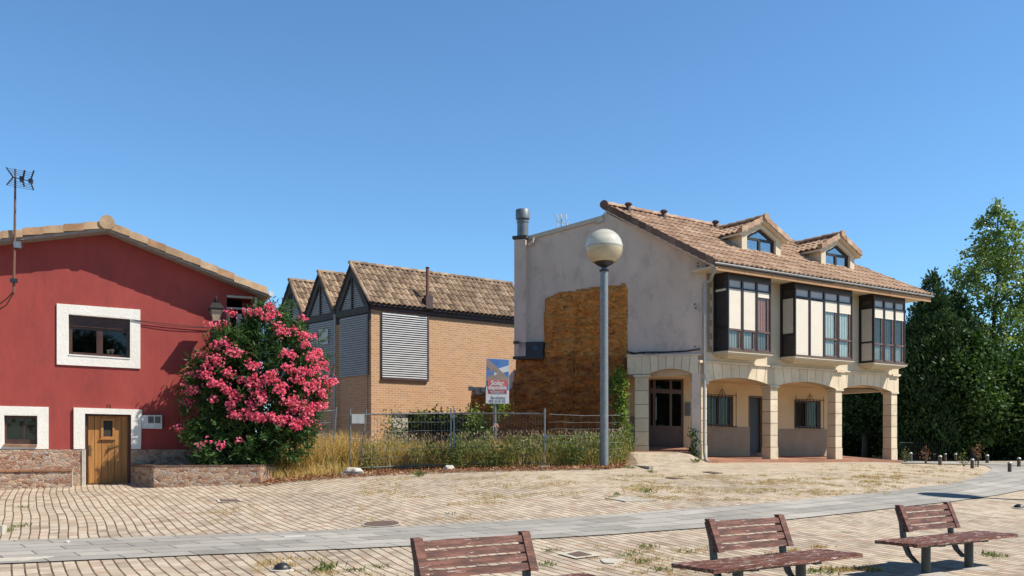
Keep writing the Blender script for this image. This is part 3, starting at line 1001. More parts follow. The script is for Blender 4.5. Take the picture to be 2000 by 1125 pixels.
# wall lantern
LX = H.p(H.t(422, .62), 0, .62)
lz = lambda py: EYE + (CY - py) / FPX * LX.y
ln_ = empty('wall_lantern', (LX.x, LX.y, lz(655)), 'black four sided lantern on a bracket at the right end of the red house', 'lantern')
m = MB()
def frustum(mb, c, z0, z1, r0, r1, rot=A24 + R(45), seg=4, tone=.5):
    V = [(c.x + r * math.cos(rot + k * 2 * math.pi / seg), c.y + r * math.sin(rot + k * 2 * math.pi / seg), z) for z, r in ((z0, r0), (z1, r1)) for k in range(seg)]
    mb.add(V, [(0, 1, 5, 4), (1, 2, 6, 5), (2, 3, 7, 6), (3, 0, 4, 7), (3, 2, 1, 0), (4, 5, 6, 7)], tone)
frustum(m, LX, lz(603), lz(592), .27, .15); frustum(m, LX, lz(605.5), lz(603.2), .28, .285)
m.lathe((LX.x, LX.y, lz(592)), [(.09, 0), (.10, .03), (.055, .05), (.06, .09), (.03, .12), (.02, .17), (.004, .2)], 10)
m.build('cap', M['darkmetal'], ln_)
m = MB(); frustum(m, LX, lz(627), lz(606), .13, .225); m.build('pane', M['clear'], ln_)
m = MB()
for k in range(4):
    a_ = A24 + R(45) + k * math.pi / 2
    m.tube([(LX.x + .137 * math.cos(a_), LX.y + .137 * math.sin(a_), lz(628)), (LX.x + .238 * math.cos(a_), LX.y + .238 * math.sin(a_), lz(605.5))], .012, 5)
frustum(m, LX, lz(631), lz(627.2), .10, .145)
m.tube([(LX.x, LX.y, lz(631)), (LX.x, LX.y, lz(640)), (LX.x - .03, LX.y + .08, lz(650)), H.p(H.t(418), lz(652), .02)], .02, 6)
pb = H.p(H.t(418), lz(652), .02); m.box((pb.x, pb.y, pb.z), (.1, .05, .5), A24)
m.build('bracket', M['darkmetal'], ln_)
# ------------------------------------------------------------ brick building with saw-tooth gables
BO = (-275 / FPX * 40, 40.0)
WR = Frame(*BO, .797, .604, .604, -.797)
WL = Frame(*BO, -.688, .725, -.725, -.688)
M['brickR'] = brick_mat('sunlit side brick', WR.u, ((.47, .25, .11), (.36, .18, .075), (.42, .235, .11)), (.44, .36, .28), .30, .10, .016)
M['brickL'] = brick_mat('gable side brick', WL.u, ((.47, .25, .11), (.36, .18, .075), (.42, .235, .11)), (.44, .36, .28), .30, .10, .016)
M['steelgrey'] = simple('grey louvre metal', (.56, .56, .56), (.50, .50, .50), 3, .6)
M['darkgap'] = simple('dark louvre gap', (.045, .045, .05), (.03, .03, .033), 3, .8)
M['louvreback'] = simple('grey louvre back', (.26, .262, .265), (.22, .222, .225), 3, .8)
M['fascia'] = simple('dark plum fascia', (.055, .028, .030), (.08, .045, .045), 5, .6, .05, 20)
M['slate'] = simple('weathered black timber', (.045, .042, .042), (.08, .075, .07), 5, .8, .1, 20)
bb = empty('brick_building', (*BO, .9), 'brick building with three steep gables, grey louvres and a brown tiled roof', 'building')
zE = WR.q(725, 603)[1]; GW = 2.62; zRg = 9.55
m = MB()
th = WR.q(765, 806); th2 = WR.q(919, 806)
sh = [(744, 610), (833, 617), (833, 741), (744, 738)]
m.prism(WR, [(0, .2), (th[0], .2), (th[0], th[1]), (th2[0], th[1]), (th2[0], .2), (8.85, .2), (8.85, zE), (0, zE)], 0, -.3)
m.prism(Frame(*WR.p(8.85, 0)[:2], WL.u[0], WL.u[1], WR.u[0], WR.u[1]), rect(0.001, 7.8, .2, zE), 0, -.3)
m.build('side_wall', M['brickR'], bb)
m = MB(); m.fbox(WL, .301, 7.86, .2, zE - .45, -.001, -.3); m.build('gable_wall', M['brickL'], bb)
# dark undercroft opening and the concrete pier in it
m = MB(); m.fbox(WR, th[0] - .5, th2[0] + .5, .2, th[1] + .3, -2.0, -2.1); m.fbox(WR, th[0] - .5, th2[0] + .5, th[1] + .01, th[1] + .2, -.31, -2.0); m.build('undercroft', M['darkgap'], bb)  # near-black back and ceiling paint the shade inside the opening
m = MB(); m.fbox(WR, th[0] + .1, WR.t(800), .5, WR.q(780, 806)[1] - .03, -.15, -.5); m.build('concrete_pier', M['concrete'], bb)
# fascia bands
m = MB()
m.fbox(WR, -.03, 8.9, zE - .02, zE + .24, -.05, .10); m.build('fascia', M['fascia'], bb)
m = MB(); m.fbox(WR, -.05, 8.95, zE + .241, zE + .30, -.02, .20); m.fbox(WR, WR.t(834), 8.86, zE - .08, zE - .021, .001, .05); m.build('gutter', M['slate'], bb)
# louvred shutter on the sunlit wall
def louvre(F, quad_or_poly, n, d, parent, mb_s, mb_d):
    pass
def louvre_panel(F, poly, pitch, parent, d=0.02, name='louvre_panel'):
    """poly (t,z) convex; horizontal blades clipped to the polygon"""
    m = MB(); m.prism(F, poly, d, d + .02); base = m.build(name, M['louvreback'], parent)
    m = MB()
    z0 = min(p[1] for p in poly); z1 = max(p[1] for p in poly)
    z = z0 + pitch * .2
    def span(z):
        xs = []
        for i in range(len(poly)):
            a, b = poly[i], poly[(i + 1) % len(poly)]
            if (a[1] - z) * (b[1] - z) < 0: xs.append(a[0] + (b[0] - a[0]) * (z - a[1]) / (b[1] - a[1]))
        return (min(xs), max(xs)) if len(xs) >= 2 else None
    while z < z1 - pitch * .5:
        a = span(z + pitch * .3)
        if a and a[1] - a[0] > .08:
            s0, s1 = a[0] + .02, a[1] - .02
            m.box8([F.p(s0, z, d + .09), F.p(s1, z, d + .09), F.p(s1, z + .018, d + .09), F.p(s0, z + .018, d + .09),
                    F.p(s0, z + pitch * .62, d + .022), F.p(s1, z + pitch * .62, d + .022), F.p(s1, z + pitch * .62 + .018, d + .022), F.p(s0, z + pitch * .62 + .018, d + .022)])
        z += pitch
    m.build('blades', M['steelgrey'], base)
    return base
q = [WR.q(*p) for p in sh]
q0 = max(q[0][0], 0.45)
zt_, zb_ = zE - .09, (q[2][1] + q[3][1]) / 2
louvre_panel(WR, rect(q[0][0], q[1][0], zb_, zt_), .098, bb)
m = MB(); m.fbox(WR, q[1][0] + .001, q[1][0] + .06, zb_ - .08, zt_, .002, .12); m.fbox(WR, q[0][0], q[1][0], zb_ - .08, zb_ - .005, .002, .12); m.build('louvre_frame', M['fascia'], bb)
# three gables
for k in range(3):
    t0 = k * GW; t1 = (k + 1) * GW; tc = (t0 + t1) / 2
    zr = zRg - .04 * k; ze_ = zE + .12
    m = MB()
    # dark rake boards and the beam at the foot
    for ta, tb in ((t0, tc), (t1, tc)):
        dx = (tb - ta); L_ = math.hypot(dx, zr - ze_); wv = .20
        ox = -(zr - ze_) / L_ * wv * (1 if dx > 0 else -1) * -1
        m.prism(WL, [(ta, ze_), (ta + .32 * (1 if dx > 0 else -1), ze_), (tc, zr - .42), (tc, zr)], .0, .16 if dx > 0 else .159)
    m.fbox(WL, t0 + .04, t1 - .04, ze_ - .28, ze_ - .001, -.02, .14)
    m.fbox(WL, tc - .03, tc + .03, ze_ + .001, zr - .45, .03, .15)
    m.build('gable_frame', M['slate'], bb)
    louvre_panel(WL, [(t0 + .35, ze_ + .02), (t1 - .35, ze_ + .02), (tc, zr - .50)], .092, bb, .0, 'gable_louvre')
    zlow = WL.q(695, 735)[1]
    louvre_panel(WL, rect(t0 + .18, t1 - .28, zlow, ze_ - .32), .098, bb, .03)
    m = MB(); m.fbox(WL, t0 + .02, t1 - .02, zE - .46, ze_ - .281, -.3, .01); m.build('lintel', M['slate'], bb)
# downpipe between the gables
m = MB(); t_ = GW + .0; 
m.tube([WL.p(t_, zE + .0, .16), WL.p(t_, 1.0, .16)], .055, 8); m.build('downpipe', M['pvc'], bb)
# small window set in the second louvre
m = MB(); Q = patch(WL, [WL.q(641, 672, .13), WL.q(624, 673, .13), WL.q(624, 643, .13), WL.q(641, 643, .13)])
wf = MB(); wf.pbox(Q, 0, 1, 0, 1, .13, .15); wf.build('hatch', M['steelgrey'], bb)
# roofs: each saw tooth with two slopes
LEN = 8.95
dr = Vector((WR.u[0], WR.u[1], 0))
for k in range(3):
    t0 = k * GW - (.22 if k == 0 else 0); t1 = (k + 1) * GW; tc = k * GW + GW / 2
    zr = zRg - .04 * k; ze_ = zE + (.16 if k else .16)
    e0 = WL.p(t0, ze_ + .08, .22); rd = WL.p(tc, zr + .08, .22); e1 = WL.p(t1, ze_ + .08, .22)
    m = MB()
    tiles(m, e0, dr, rd - e0, LEN, (rd - e0).length, .26, .36, .085, prof=5)
    tiles(m, e1, dr, rd - e1, LEN, (rd - e1).length, .26, .36, .085, prof=4)
    rf = m.build('roof', M['tile_brown'], bb)
    m = MB(); cap_line(m, rd - dr * .05, rd + dr * LEN, .12, .42)
    cap_line(m, e0 - dr * .0, rd, .09, .38); cap_line(m, e0 + dr * (LEN - .05), rd + dr * (LEN - .05), .09, .38)
    m.build('ridge_tiles', M['tile_brown'], rf)
    m = MB(); Bk = dr * LEN
    for a, b in ((e0, rd), (e1, rd)):
        a2 = a - Vector((0, 0, .10)); b2 = b - Vector((0, 0, .10))
        m.add([a2, b2, b2 + Bk, a2 + Bk, a2 + Vector((0, 0, .05)), b2 + Vector((0, 0, .05)), b2 + Bk + Vector((0, 0, .05)), a2 + Bk + Vector((0, 0, .05))], [(0, 1, 2, 3), (7, 6, 5, 4), (0, 4, 5, 1), (1, 5, 6, 2), (2, 6, 7, 3), (3, 7, 4, 0)])
    m.build('roof_deck', M['slate'], rf)
# chimney pipe on the first slope
def on_plane(px, py, P0, n):
    r = Vector(ray(px, py)); o = Vector((0, 0, EYE))
    k = (Vector(P0) - o).dot(n) / r.dot(n)
    return o + r * k
e0 = WL.p(-.22, zE + .24, .22); rd = WL.p(GW / 2, zRg + .08, .22)
nrm = dr.cross(rd - e0).normalized()
c = on_plane(835, 598, e0, nrm)
m = MB(); m.tube([c, (c.x, c.y, c.z + 1.72)], .075, 10); cp = m.build('flue', M['rust'], bb)
m = MB(); m.box((c.x, c.y, c.z + .12), (.36, .36, .5), .65); m.box((c.x, c.y, c.z + .42), (.26, .26, .14), .65); m.build('flue_base', M['fascia'], cp)
m = MB(); m.tube([(c.x, c.y, c.z + 1.70), (c.x, c.y, c.z + 1.76)], .09, 10); m.build('flue_cap', M['fascia'], cp)

# ------------------------------------------------------------ arcaded house on the right
C0 = (372 / FPX * 30.3, 30.3)
F = Frame(*C0, .83, .558, .558, -.83)
S = Frame(*C0, -.92, .39, -.39, -.92)
M['stucco'] = simple('stained grey render', (.66, .52, .43), (.76, .61, .51), .9, .92, .5, 9, stretch=(1, 1, .6), dirt=((.25, .21, .19), 2.3, .50, .90))
M['cream'] = simple('cream render', (.72, .62, .47), (.66, .56, .41), 1.2, .9, .12, 14)
M['creamin'] = simple('warm cream render', (.78, .58, .34), (.72, .52, .30), 1.2, .9, .12, 14)
M['stoneblock'] = simple('dressed cream stone', (.76, .64, .47), (.68, .56, .40), 1.5, .85, .25, 18, dirt=((.40, .31, .22), 2.2, .52, .80), tone=.11)
M['joint_c'] = simple('stone arch core', (.46, .37, .26), (.40, .32, .22), 2, .95)
M['joint'] = simple('stone joint', (.22, .18, .14), (.16, .13, .10), 4, .95)
M['dado'] = simple('rough brown grey dado', (.42, .31, .215), (.35, .255, .175), 2, .95, .4, 12)
M['bay'] = simple('dark brown bay joinery', (.022, .014, .015), (.018, .012, .013), 2, .5, .04, 20)
M['baylt'] = simple('brown window stile', (.16, .09, .065), (.12, .065, .05), 4, .5, .04, 20)
M['shutter'] = simple('cream roller slats', (.84, .76, .64), (.80, .72, .60), 2, .6)
M['step'] = simple('terracotta step tiles', (.40, .19, .115), (.32, .15, .09), 3, .8, .15, 20, tone=.15)
M['clearglass'] = glass_mat('bay glass', (.90, .93, .92), .0)
ah = empty('arcaded_house', (*C0, 1.0), 'cream house with three dark bay windows over an arcade and a stained grey gable', 'house')

zS = 7.24       # soffit
TE = F.t(1755)  # far end of the front
# upper front wall
z_led = 4.30
m = MB(); m.fbox(F, -.02, TE, z_led, zS, -.001, -.3); m.fbox(Frame(*F.p(TE, 0)[:2], -F.n[0], -F.n[1], F.u[0], F.u[1]), .301, 6.2, 3.7, zS, -.001, -.3)
m.build('front_wall', M['cream'], ah)
# quoin strip at the corner
m = MB()
for i in range(13):
    m.fbox(F, .10, .32 if i % 2 else .42, z_led + .35 + i * .215, z_led + .35 + i * .215 + .20, .001, .02, random.random())
m.build('quoins', M['dado'], ah)
# gable end wall in grey render
tb = S.t(1012)
gw = [S.q(1225, 692), (-.12, S.q(1370, 686)[1]), (-.12, S.q(1372, 511)[1]), S.q(1180, 414), (S.t(1177), S.q(1177, 428)[1]), S.q(1014, 468), (tb, .6), (S.t(1226), .6)]
gw[6] = (tb, .6)
m = MB(); m.prism(S, gw, 0, -.3); m.build('gable_wall', M['stucco'], ah)
# pier at the back corner with cap and flue
m = MB(); t0, t1 = S.t(1031), S.t(1009); m.fbox(S, t0, t1, S.q(1018, 697)[1], S.q(1018, 470)[1], .002, .22); m.build('corner_pier', M['stucco'], ah)
m = MB(); m.fbox(S, t0 - .05, t1 + .05, S.q(1018, 469)[1], S.q(1018, 463)[1], -.35, .28); m.build('pier_cap', M['slate'], ah)
cf = S.p((t0 + t1) / 2, 0, -.05); fz = lambda y: EYE + (CY - y) / FPX * cf.y
m = MB(); m.lathe((cf.x, cf.y, 0), [(.20, fz(464)), (.20, fz(436)), (.22, fz(435)), (.22, fz(432)), (.19, fz(431)), (.19, fz(428))], 16)
m.lathe((cf.x, cf.y, 0), [(.19, fz(430)), (.255, fz(428)), (.255, fz(411)), (.24, fz(410))], 16)
m.build('flue', simple('blue grey flue', (.20, .225, .25), (.15, .17, .19), 3, .5, metal=.3), ah, smooth=True)
# coping along the lower back slope, small rain outlet
m = MB(); ca = S.q(1172, 430); cb = S.q(1034, 468)
m.box8([S.p(ca[0], ca[1] - .02, .08), S.p(cb[0], cb[1] - .02, .08), S.p(cb[0], cb[1] + .12, .08), S.p(ca[0], ca[1] + .12, .08),
        S.p(ca[0], ca[1] - .02, -.4), S.p(cb[0], cb[1] - .02, -.4), S.p(cb[0], cb[1] + .12, -.4), S.p(ca[0], ca[1] + .12, -.4)])
cc_ = S.q(1177, 428)
m.box8([S.p(cc_[0] - .03, cc_[1] - .1, .1), S.p(cc_[0] + .22, cc_[1] - .16, .1), S.p(cc_[0] + .22, cc_[1] + .05, .1), S.p(cc_[0] - .03, cc_[1] + .12, .1),
        S.p(cc_[0] - .03, cc_[1] - .1, -.42), S.p(cc_[0] + .22, cc_[1] - .16, -.42), S.p(cc_[0] + .22, cc_[1] + .05, -.42), S.p(cc_[0] - .03, cc_[1] + .12, -.42)])
m.tube([S.p(*S.q(1044, 466), .10), S.p(*S.q(1043, 474), .12), S.p(*S.q(1034, 480), .10)], .06, 8)
m.build('back_coping', M['mortar'], ah)
# hidden rear walls so that the block is closed
m = MB()
bk = 6.3
fb = S.p(tb, 0, 0)
rear = Frame(fb.x, fb.y, F.u[0], F.u[1], -F.n[0], -F.n[1])
m.fbox(rear, .3, TE, 4.0, 8.2, -.3, 0.0); m.build('rear_wall', M['cream'], ah)
m = MB(); m.add([F.p(-.1, 4.0, -.31), F.p(TE - .31, 4.0, -.31), rear.p(TE - .31, 4.0, -.31), rear.p(.31, 4.0, -.31), F.p(-.1, 3.86, -.31), F.p(TE - .31, 3.86, -.31), rear.p(TE - .31, 3.86, -.31), rear.p(.31, 3.86, -.31)],
    [(0, 1, 2, 3), (7, 6, 5, 4), (0, 4, 5, 1), (1, 5, 6, 2), (2, 6, 7, 3), (3, 7, 4, 0)]); m.build('arcade_ceiling', M['creamin'], ah)

# arcade: pillars and segmental arches
PW = .37
pt = [-.17, F.t(1505), F.t(1632), F.t(1741)]
zsp = 3.66; zfl = 1.02
def pillar(Fr, t0, z0, z1, capz, n=6, w=PW, parent=ah):
    m = MB(); h = (capz - z0)
    hs = [z0, z0 + .55]
    k = n - 1
    for i in range(k): hs.append(z0 + .55 + (h - .55) * (i + 1) / k)
    for i in range(n):
        e = .012 if i == 0 else 0
        m.fbox(Fr, t0 - e, t0 + w + e, hs[i] + .009, hs[i + 1] - .009, e, -w - e, random.random())
    p = m.build('pillar', M['stoneblock'], parent)
    m = MB(); m.fbox(Fr, t0 + .012, t0 + w - .012, z0, capz, -.012, -w + .012); m.build('joints', M['joint'], p)
    m = MB(); m.fbox(Fr, t0 - .05, t0 + w + .05, capz + .001, capz + .07, .05, -w - .05); m.build('cap', M['stoneblock'], p)
    return p
for i, t0 in enumerate(pt):
    pillar(F, t0, gz(*F.p(t0, 0)[:2]) - .02, 0, zsp - .07, 6)
def arch_poly(a, b, zs, rise, n=14):
    c = (b - a) / 2; Rr = (c * c + rise * rise) / (2 * rise)
    pts = []
    for i in range(n + 1):
        x = a + (b - a) * i / n; dx = x - (a + b) / 2
        pts.append((x, zs + rise - (Rr - math.sqrt(Rr * Rr - dx * dx))))
    return pts
def arcade_band(Fr, ts, w, zs, ztop, rise, dep, tend0, tend1, parent=ah, nv=8):
    m = MB(); mj = MB()
    lower = [(tend0, zs)]
    for i in range(len(ts) - 1):
        a, b = ts[i] + w, ts[i + 1]
        lower += arch_poly(a, b, zs, rise)
    lower.append((tend1, zs))
    m.prism(Fr, lower + [(tend1, ztop), (tend0, ztop)], -.010, -dep)
    core = m.build('arch_core', M['joint_c'], parent); m = MB()
    # voussoir faces as separate blocks with open joints
    for i in range(len(ts) - 1):
        a, b = ts[i] + w, ts[i + 1]
        A = ts[i] + w * .5; B = ts[i + 1] + w * .5
        ap = lambda x: arch_poly(a, b, zs, rise, 2)[0][1] if x <= a or x >= b else zs + rise - (lambda c, Rr, dx: Rr - math.sqrt(Rr * Rr - dx * dx))((b - a) / 2, (((b - a) / 2) ** 2 + rise ** 2) / (2 * rise), x - (a + b) / 2)
        for k in range(nv):
            x0 = A + (B - A) * k / nv + .010; x1 = A + (B - A) * (k + 1) / nv - .010
            mid = (A + B) / 2
            l0 = mid + (x0 - mid) * .93; l1 = mid + (x1 - mid) * .93
            if k == 0: l0 = x0
            if k == nv - 1: l1 = x1
            pts = [(l0, ap(l0) if l0 > a else zs)]
            for f in (.33, .66): 
                xx = l0 + (l1 - l0) * f; pts.append((xx, ap(xx)))
            pts += [(l1, ap(l1) if l1 < b else zs), (x1, ztop - .004), (x0, ztop - .004)]
            m.prism(Fr, pts, -.009, .004, tone=random.random())
    if tend0 < ts[0] + w * .5 - .02: m.prism(Fr, rect(tend0 + .002, ts[0] + w * .5 - .002, zs, ztop - .004), -.009, .004)
    if tend1 > ts[-1] + w * .5: m.prism(Fr, rect(ts[-1] + w * .5 + .006, tend1 - .002, zs, ztop - .004), -.009, .004)
    return m.build('arch_band', M['stoneblock'], parent)
arcade_band(F, pt, PW, zsp, z_led - .001, .20, PW, -.17, TE)
m = MB(); m.fbox(F, -.25, TE + .06, z_led - .0, z_led + .05, .07, -.31)
for t0 in pt: m.fbox(F, t0 - .05, t0 + PW + .05, z_led - .03, z_led + .06, .10, .0705)
m.build('string_course', M['stoneblock'], ah)
# return arcade on the far end
RF = Frame(*F.p(TE, 0)[:2], -F.n[0], -F.n[1], F.u[0], F.u[1])
m = MB(); m.prism(RF, [(PW, zsp)] + arch_poly(PW, 3.2, zsp, .2) + [(3.2, zsp), (3.6, 1.0), (6.3, 1.0), (6.3, z_led), (PW, z_led)], -.012, -.3); m.build('end_arch', M['stoneblock'], ah)

# arcade floor, sloping up gently to the back wall
DB = 2.3
zf0 = lambda t: 1.10 + .006 * t
zb0 = 1.34
m = MB(); ns = 16
for i in range(ns):
    a = -.1 + (TE + .15) * i / ns; b = -.1 + (TE + .15) * (i + 1) / ns - .006
    za, zb_ = gz(*F.p(a, 0, .12)[:2]) + .11, gz(*F.p(b, 0, .12)[:2]) + .11
    m.box8([F.p(a, za - .5, .14), F.p(b, zb_ - .5, .14), F.p(b, zb_, .14), F.p(a, za, .14), F.p(a, za - .5, -.42), F.p(b, zb_ - .5, -.42), F.p(b, zb_ + .004, -.42), F.p(a, za + .004, -.42)], random.random())
    m.box8([F.p(a, za - .5, -.422), F.p(b, zb_ - .5, -.422), F.p(b, zb_ + .003, -.422), F.p(a, za + .003, -.422), F.p(a, za - .5, -6), F.p(b, zb_ - .5, -6), F.p(b, zb0, -6), F.p(a, zb0, -6)], random.random())
m.build('step', M['step'], ah)
# inner wall of the arcade with windows and door
BW = F.off(-DB)
tB1 = BW.t(1617)
def bq(*p): return BW.q(*p)
gwn = [[(1379, 772), (1432, 774), (1432, 833), (1379, 831)], [(1551, 781), (1603, 783), (1603, 837), (1551, 836)]]
gdr = [(1464, 776), (1488, 777), (1488, 884), (1464, 884)]
hol = [[bq(*p) for p in q] for q in gwn]
dqq = [bq(*p) for p in gdr]
m = MB()
m.prism(BW, [(0.6, 1.0), (dqq[3][0], 1.0), dqq[0], dqq[1], (dqq[2][0], 1.0), (tB1, 1.0), (tB1, 3.86), (0.6, 3.86)], 0, -.25, hol)
m.prism(Frame(*BW.p(tB1, 0)[:2], -F.n[0], -F.n[1], F.u[0], F.u[1]), rect(.251, 3.6, 1.0, 3.86), 0, -.25)
m.build('inner_wall', M['creamin'], ah)
zd_ = bq(1450, 834)[1]
m = MB(); m.fbox(BW, .6, dqq[3][0] - .02, 1.0, zd_, .001, .03); m.fbox(BW, dqq[2][0] + .02, tB1 + .01, 1.0, zd_ - .05, .001, .03); m.build('dado', M['dado'], ah)
for q in gwn:
    Qw = patch(BW, [bq(*q[3]), bq(*q[2]), bq(*q[1]), bq(*q[0])])
    m = MB()
    for a0, a1 in ((0, .08), (.46, .54), (.92, 1)): m.pbox(Qw, a0, a1, 0, 1, -.05, -.12)
    m.pbox(Qw, .001, .999, .93, 1, -.055, -.125); m.pbox(Qw, .001, .999, 0, .07, -.055, -.125)
    wf = m.build('window', M['dwood'], ah)
    m = MB(); m.pbox(Qw, .02, .98, .02, .98, -.09, -.094); m.build('pane', M['glass'], wf)
    m = MB(); m.pbox(Qw, .0, 1, .0, 1, -.2, -.22); m.build('curtain', M['curtain_dim'], wf)
    m = MB()   # iron grille
    for k in range(9): 
        f = -.02 + k * 1.04 / 8
        p0 = Qw(f, -.03, .12); p1 = Qw(f, 1.03, .12); m.tube([p0, p1], .012, 5)
    for f in (.0, 1.02): m.tube([Qw(-.03, f, .12), Qw(1.05, f, .12)], .013, 5)
    for f in (-.02, 1.02): m.tube([Qw(f, 1.0, .12), Qw(f, 1.17, .12)], [.02, .004], 5)
    m.tube([Qw(.5, 1.02, .12), Qw(.5, 1.3, .12)], [.02, .004], 5)
    for sg in (-1, 1): m.tube([Qw(.5 + sg * .02, 1.2, .12), Qw(.5 + sg * .07, 1.14, .12), Qw(.5 + sg * .08, 1.06, .12), Qw(.5 + sg * .14, 1.03, .12)], .012, 5)
    m.build('grille', M['darkmetal'], wf)
Qw = patch(BW, [bq(*gdr[3]), bq(*gdr[2]), bq(*gdr[1]), bq(*gdr[0])])
m = MB(); m.pbox(Qw, 0, 1, 0, 1, -.1, -.15, .1)
for b0, b1 in ((.05, .45), (.5, .92)): m.pbox(Qw, .14, .86, b0, b1, -.085, -.101)
d_ = m.build('door', simple('dark blue grey door', (.022, .026, .034), (.03, .033, .04), 4, .5), ah)
m = MB(); m.pbox(Qw, -.08, 0, 0, 1.03, .02, -.12); m.pbox(Qw, 1, 1.08, 0, 1.03, .02, -.12); m.pbox(Qw, .001, .999, 1, 1.03, .02, -.12); m.build('door_frame', M['baylt'], ah)

# entrance porch part beside the gable wall
pa = Vector((225 / FPX * 30.55, 30.55)); pb_ = Vector((352 / FPX * 30.15, 30.15))
dPx = (pb_ - pa).normalized()
PF = Frame(pa.x, pa.y, dPx.x, dPx.y, dPx.y, -dPx.x)
zpf = PF.q(1290, 882)[1] - .0
zps = PF.q(1250, 731)[1]; zpt2 = PF.q(1250, 696)[1]
tp = PF.t(1240)
wp = PF.t(1266) - tp
pillar(PF, tp, zpf - .35, 0, zps - .09, 6, wp)
tp2 = PF.t(1351)
arcade_band(PF, [tp, tp2], wp, zps, zpt2, .17, .4, 0.0, tp2 + .10, nv=7)
m = MB(); m.fbox(PF, tp2 + .001, tp2 + .28, .6, zps - .001, -.02, -.4); m.fbox(PF, -.02, tp2 + .3, zpt2 + .001, zpt2 + .05, .03, -.42)
m.fbox(S, -.05, S.t(1226), 3.9, S.q(1300, 688)[1], -.1, .02)
m.build('porch_header', M['stucco'], ah)
PB = PF.off(-1.7)
m = MB()
dq2 = [PB.q(1267, 733), PB.q(1335, 737), PB.q(1335, 873), PB.q(1267, 873)]
zpb = dq2[2][1]
m.prism(PB, [(PB.t(1205), .9), (dq2[0][0], .9), dq2[0], dq2[1], (dq2[1][0], .9), (PB.t(1375), .9), (PB.t(1375), 4.25), (PB.t(1205), 4.25)], 0, -.2)
m.build('porch_wall', M['creamin'], ah)
m = MB(); m.fbox(PB, PB.t(1205), dq2[0][0] - .02, .9, PB.q(1230, 813)[1], .001, .03); m.build('porch_dado', M['dado'], ah)
Qw = patch(PB, [dq2[3], dq2[2], dq2[1], dq2[0]])
m = MB()
for a0, a1 in ((0, .05), (.12, .20), (.60, .67), (.93, 1.0)): m.pbox(Qw, a0, a1, 0, 1, -.04, -.12)
for b0, b1 in ((0, .30), (.76, .82), (.95, 1)): m.pbox(Qw, .0505, .9295, b0, b1, -.05, -.11)
dd = m.build('door', M['baylt'], ah)
m = MB(); m.pbox(Qw, .04, .96, .02, .98, -.075, -.079); m.build('pane', M['glass'], dd)
m = MB(); m.pbox(Qw, 0, 1, 0, 1, -.3, -.32); m.build('hall', M['room'], dd)
m = MB(); m.pbox(Qw, .20, .215, .38, .68, .03, .05); m.tube([Qw(.21, .38, .04), Qw(.21, .70, .04)], .018, 6); m.build('handle', M['galv'], dd)
m = MB(); q0 = PB.q(1341, 786); q1 = PB.q(1350, 812); m.fbox(PB, q0[0] - .05, q1[0], q1[1], q0[1], .002, .05); m.build('intercom', M['curtain_dim'], ah)
m = MB()
fl = [PF.p(-.35, 0, .18), PF.p(tp2 - .02, 0, .18), PF.p(tp2 + .2, 0, -1.7), PF.p(-.35, 0, -1.7)]
za_ = zpf
m.add([(p.x, p.y, z) for z in (za_ - .5,) for p in fl] + [(fl[0].x, fl[0].y, za_), (fl[1].x, fl[1].y, za_), (fl[2].x, fl[2].y, zpb + .005), (fl[3].x, fl[3].y, zpb + .005)],
      [(0, 1, 2, 3), (4, 5, 6, 7), (0, 1, 5, 4), (1, 2, 6, 5), (2, 3, 7, 6), (3, 0, 4, 7)], .5)
m.build('porch_step', M['step'], ah)

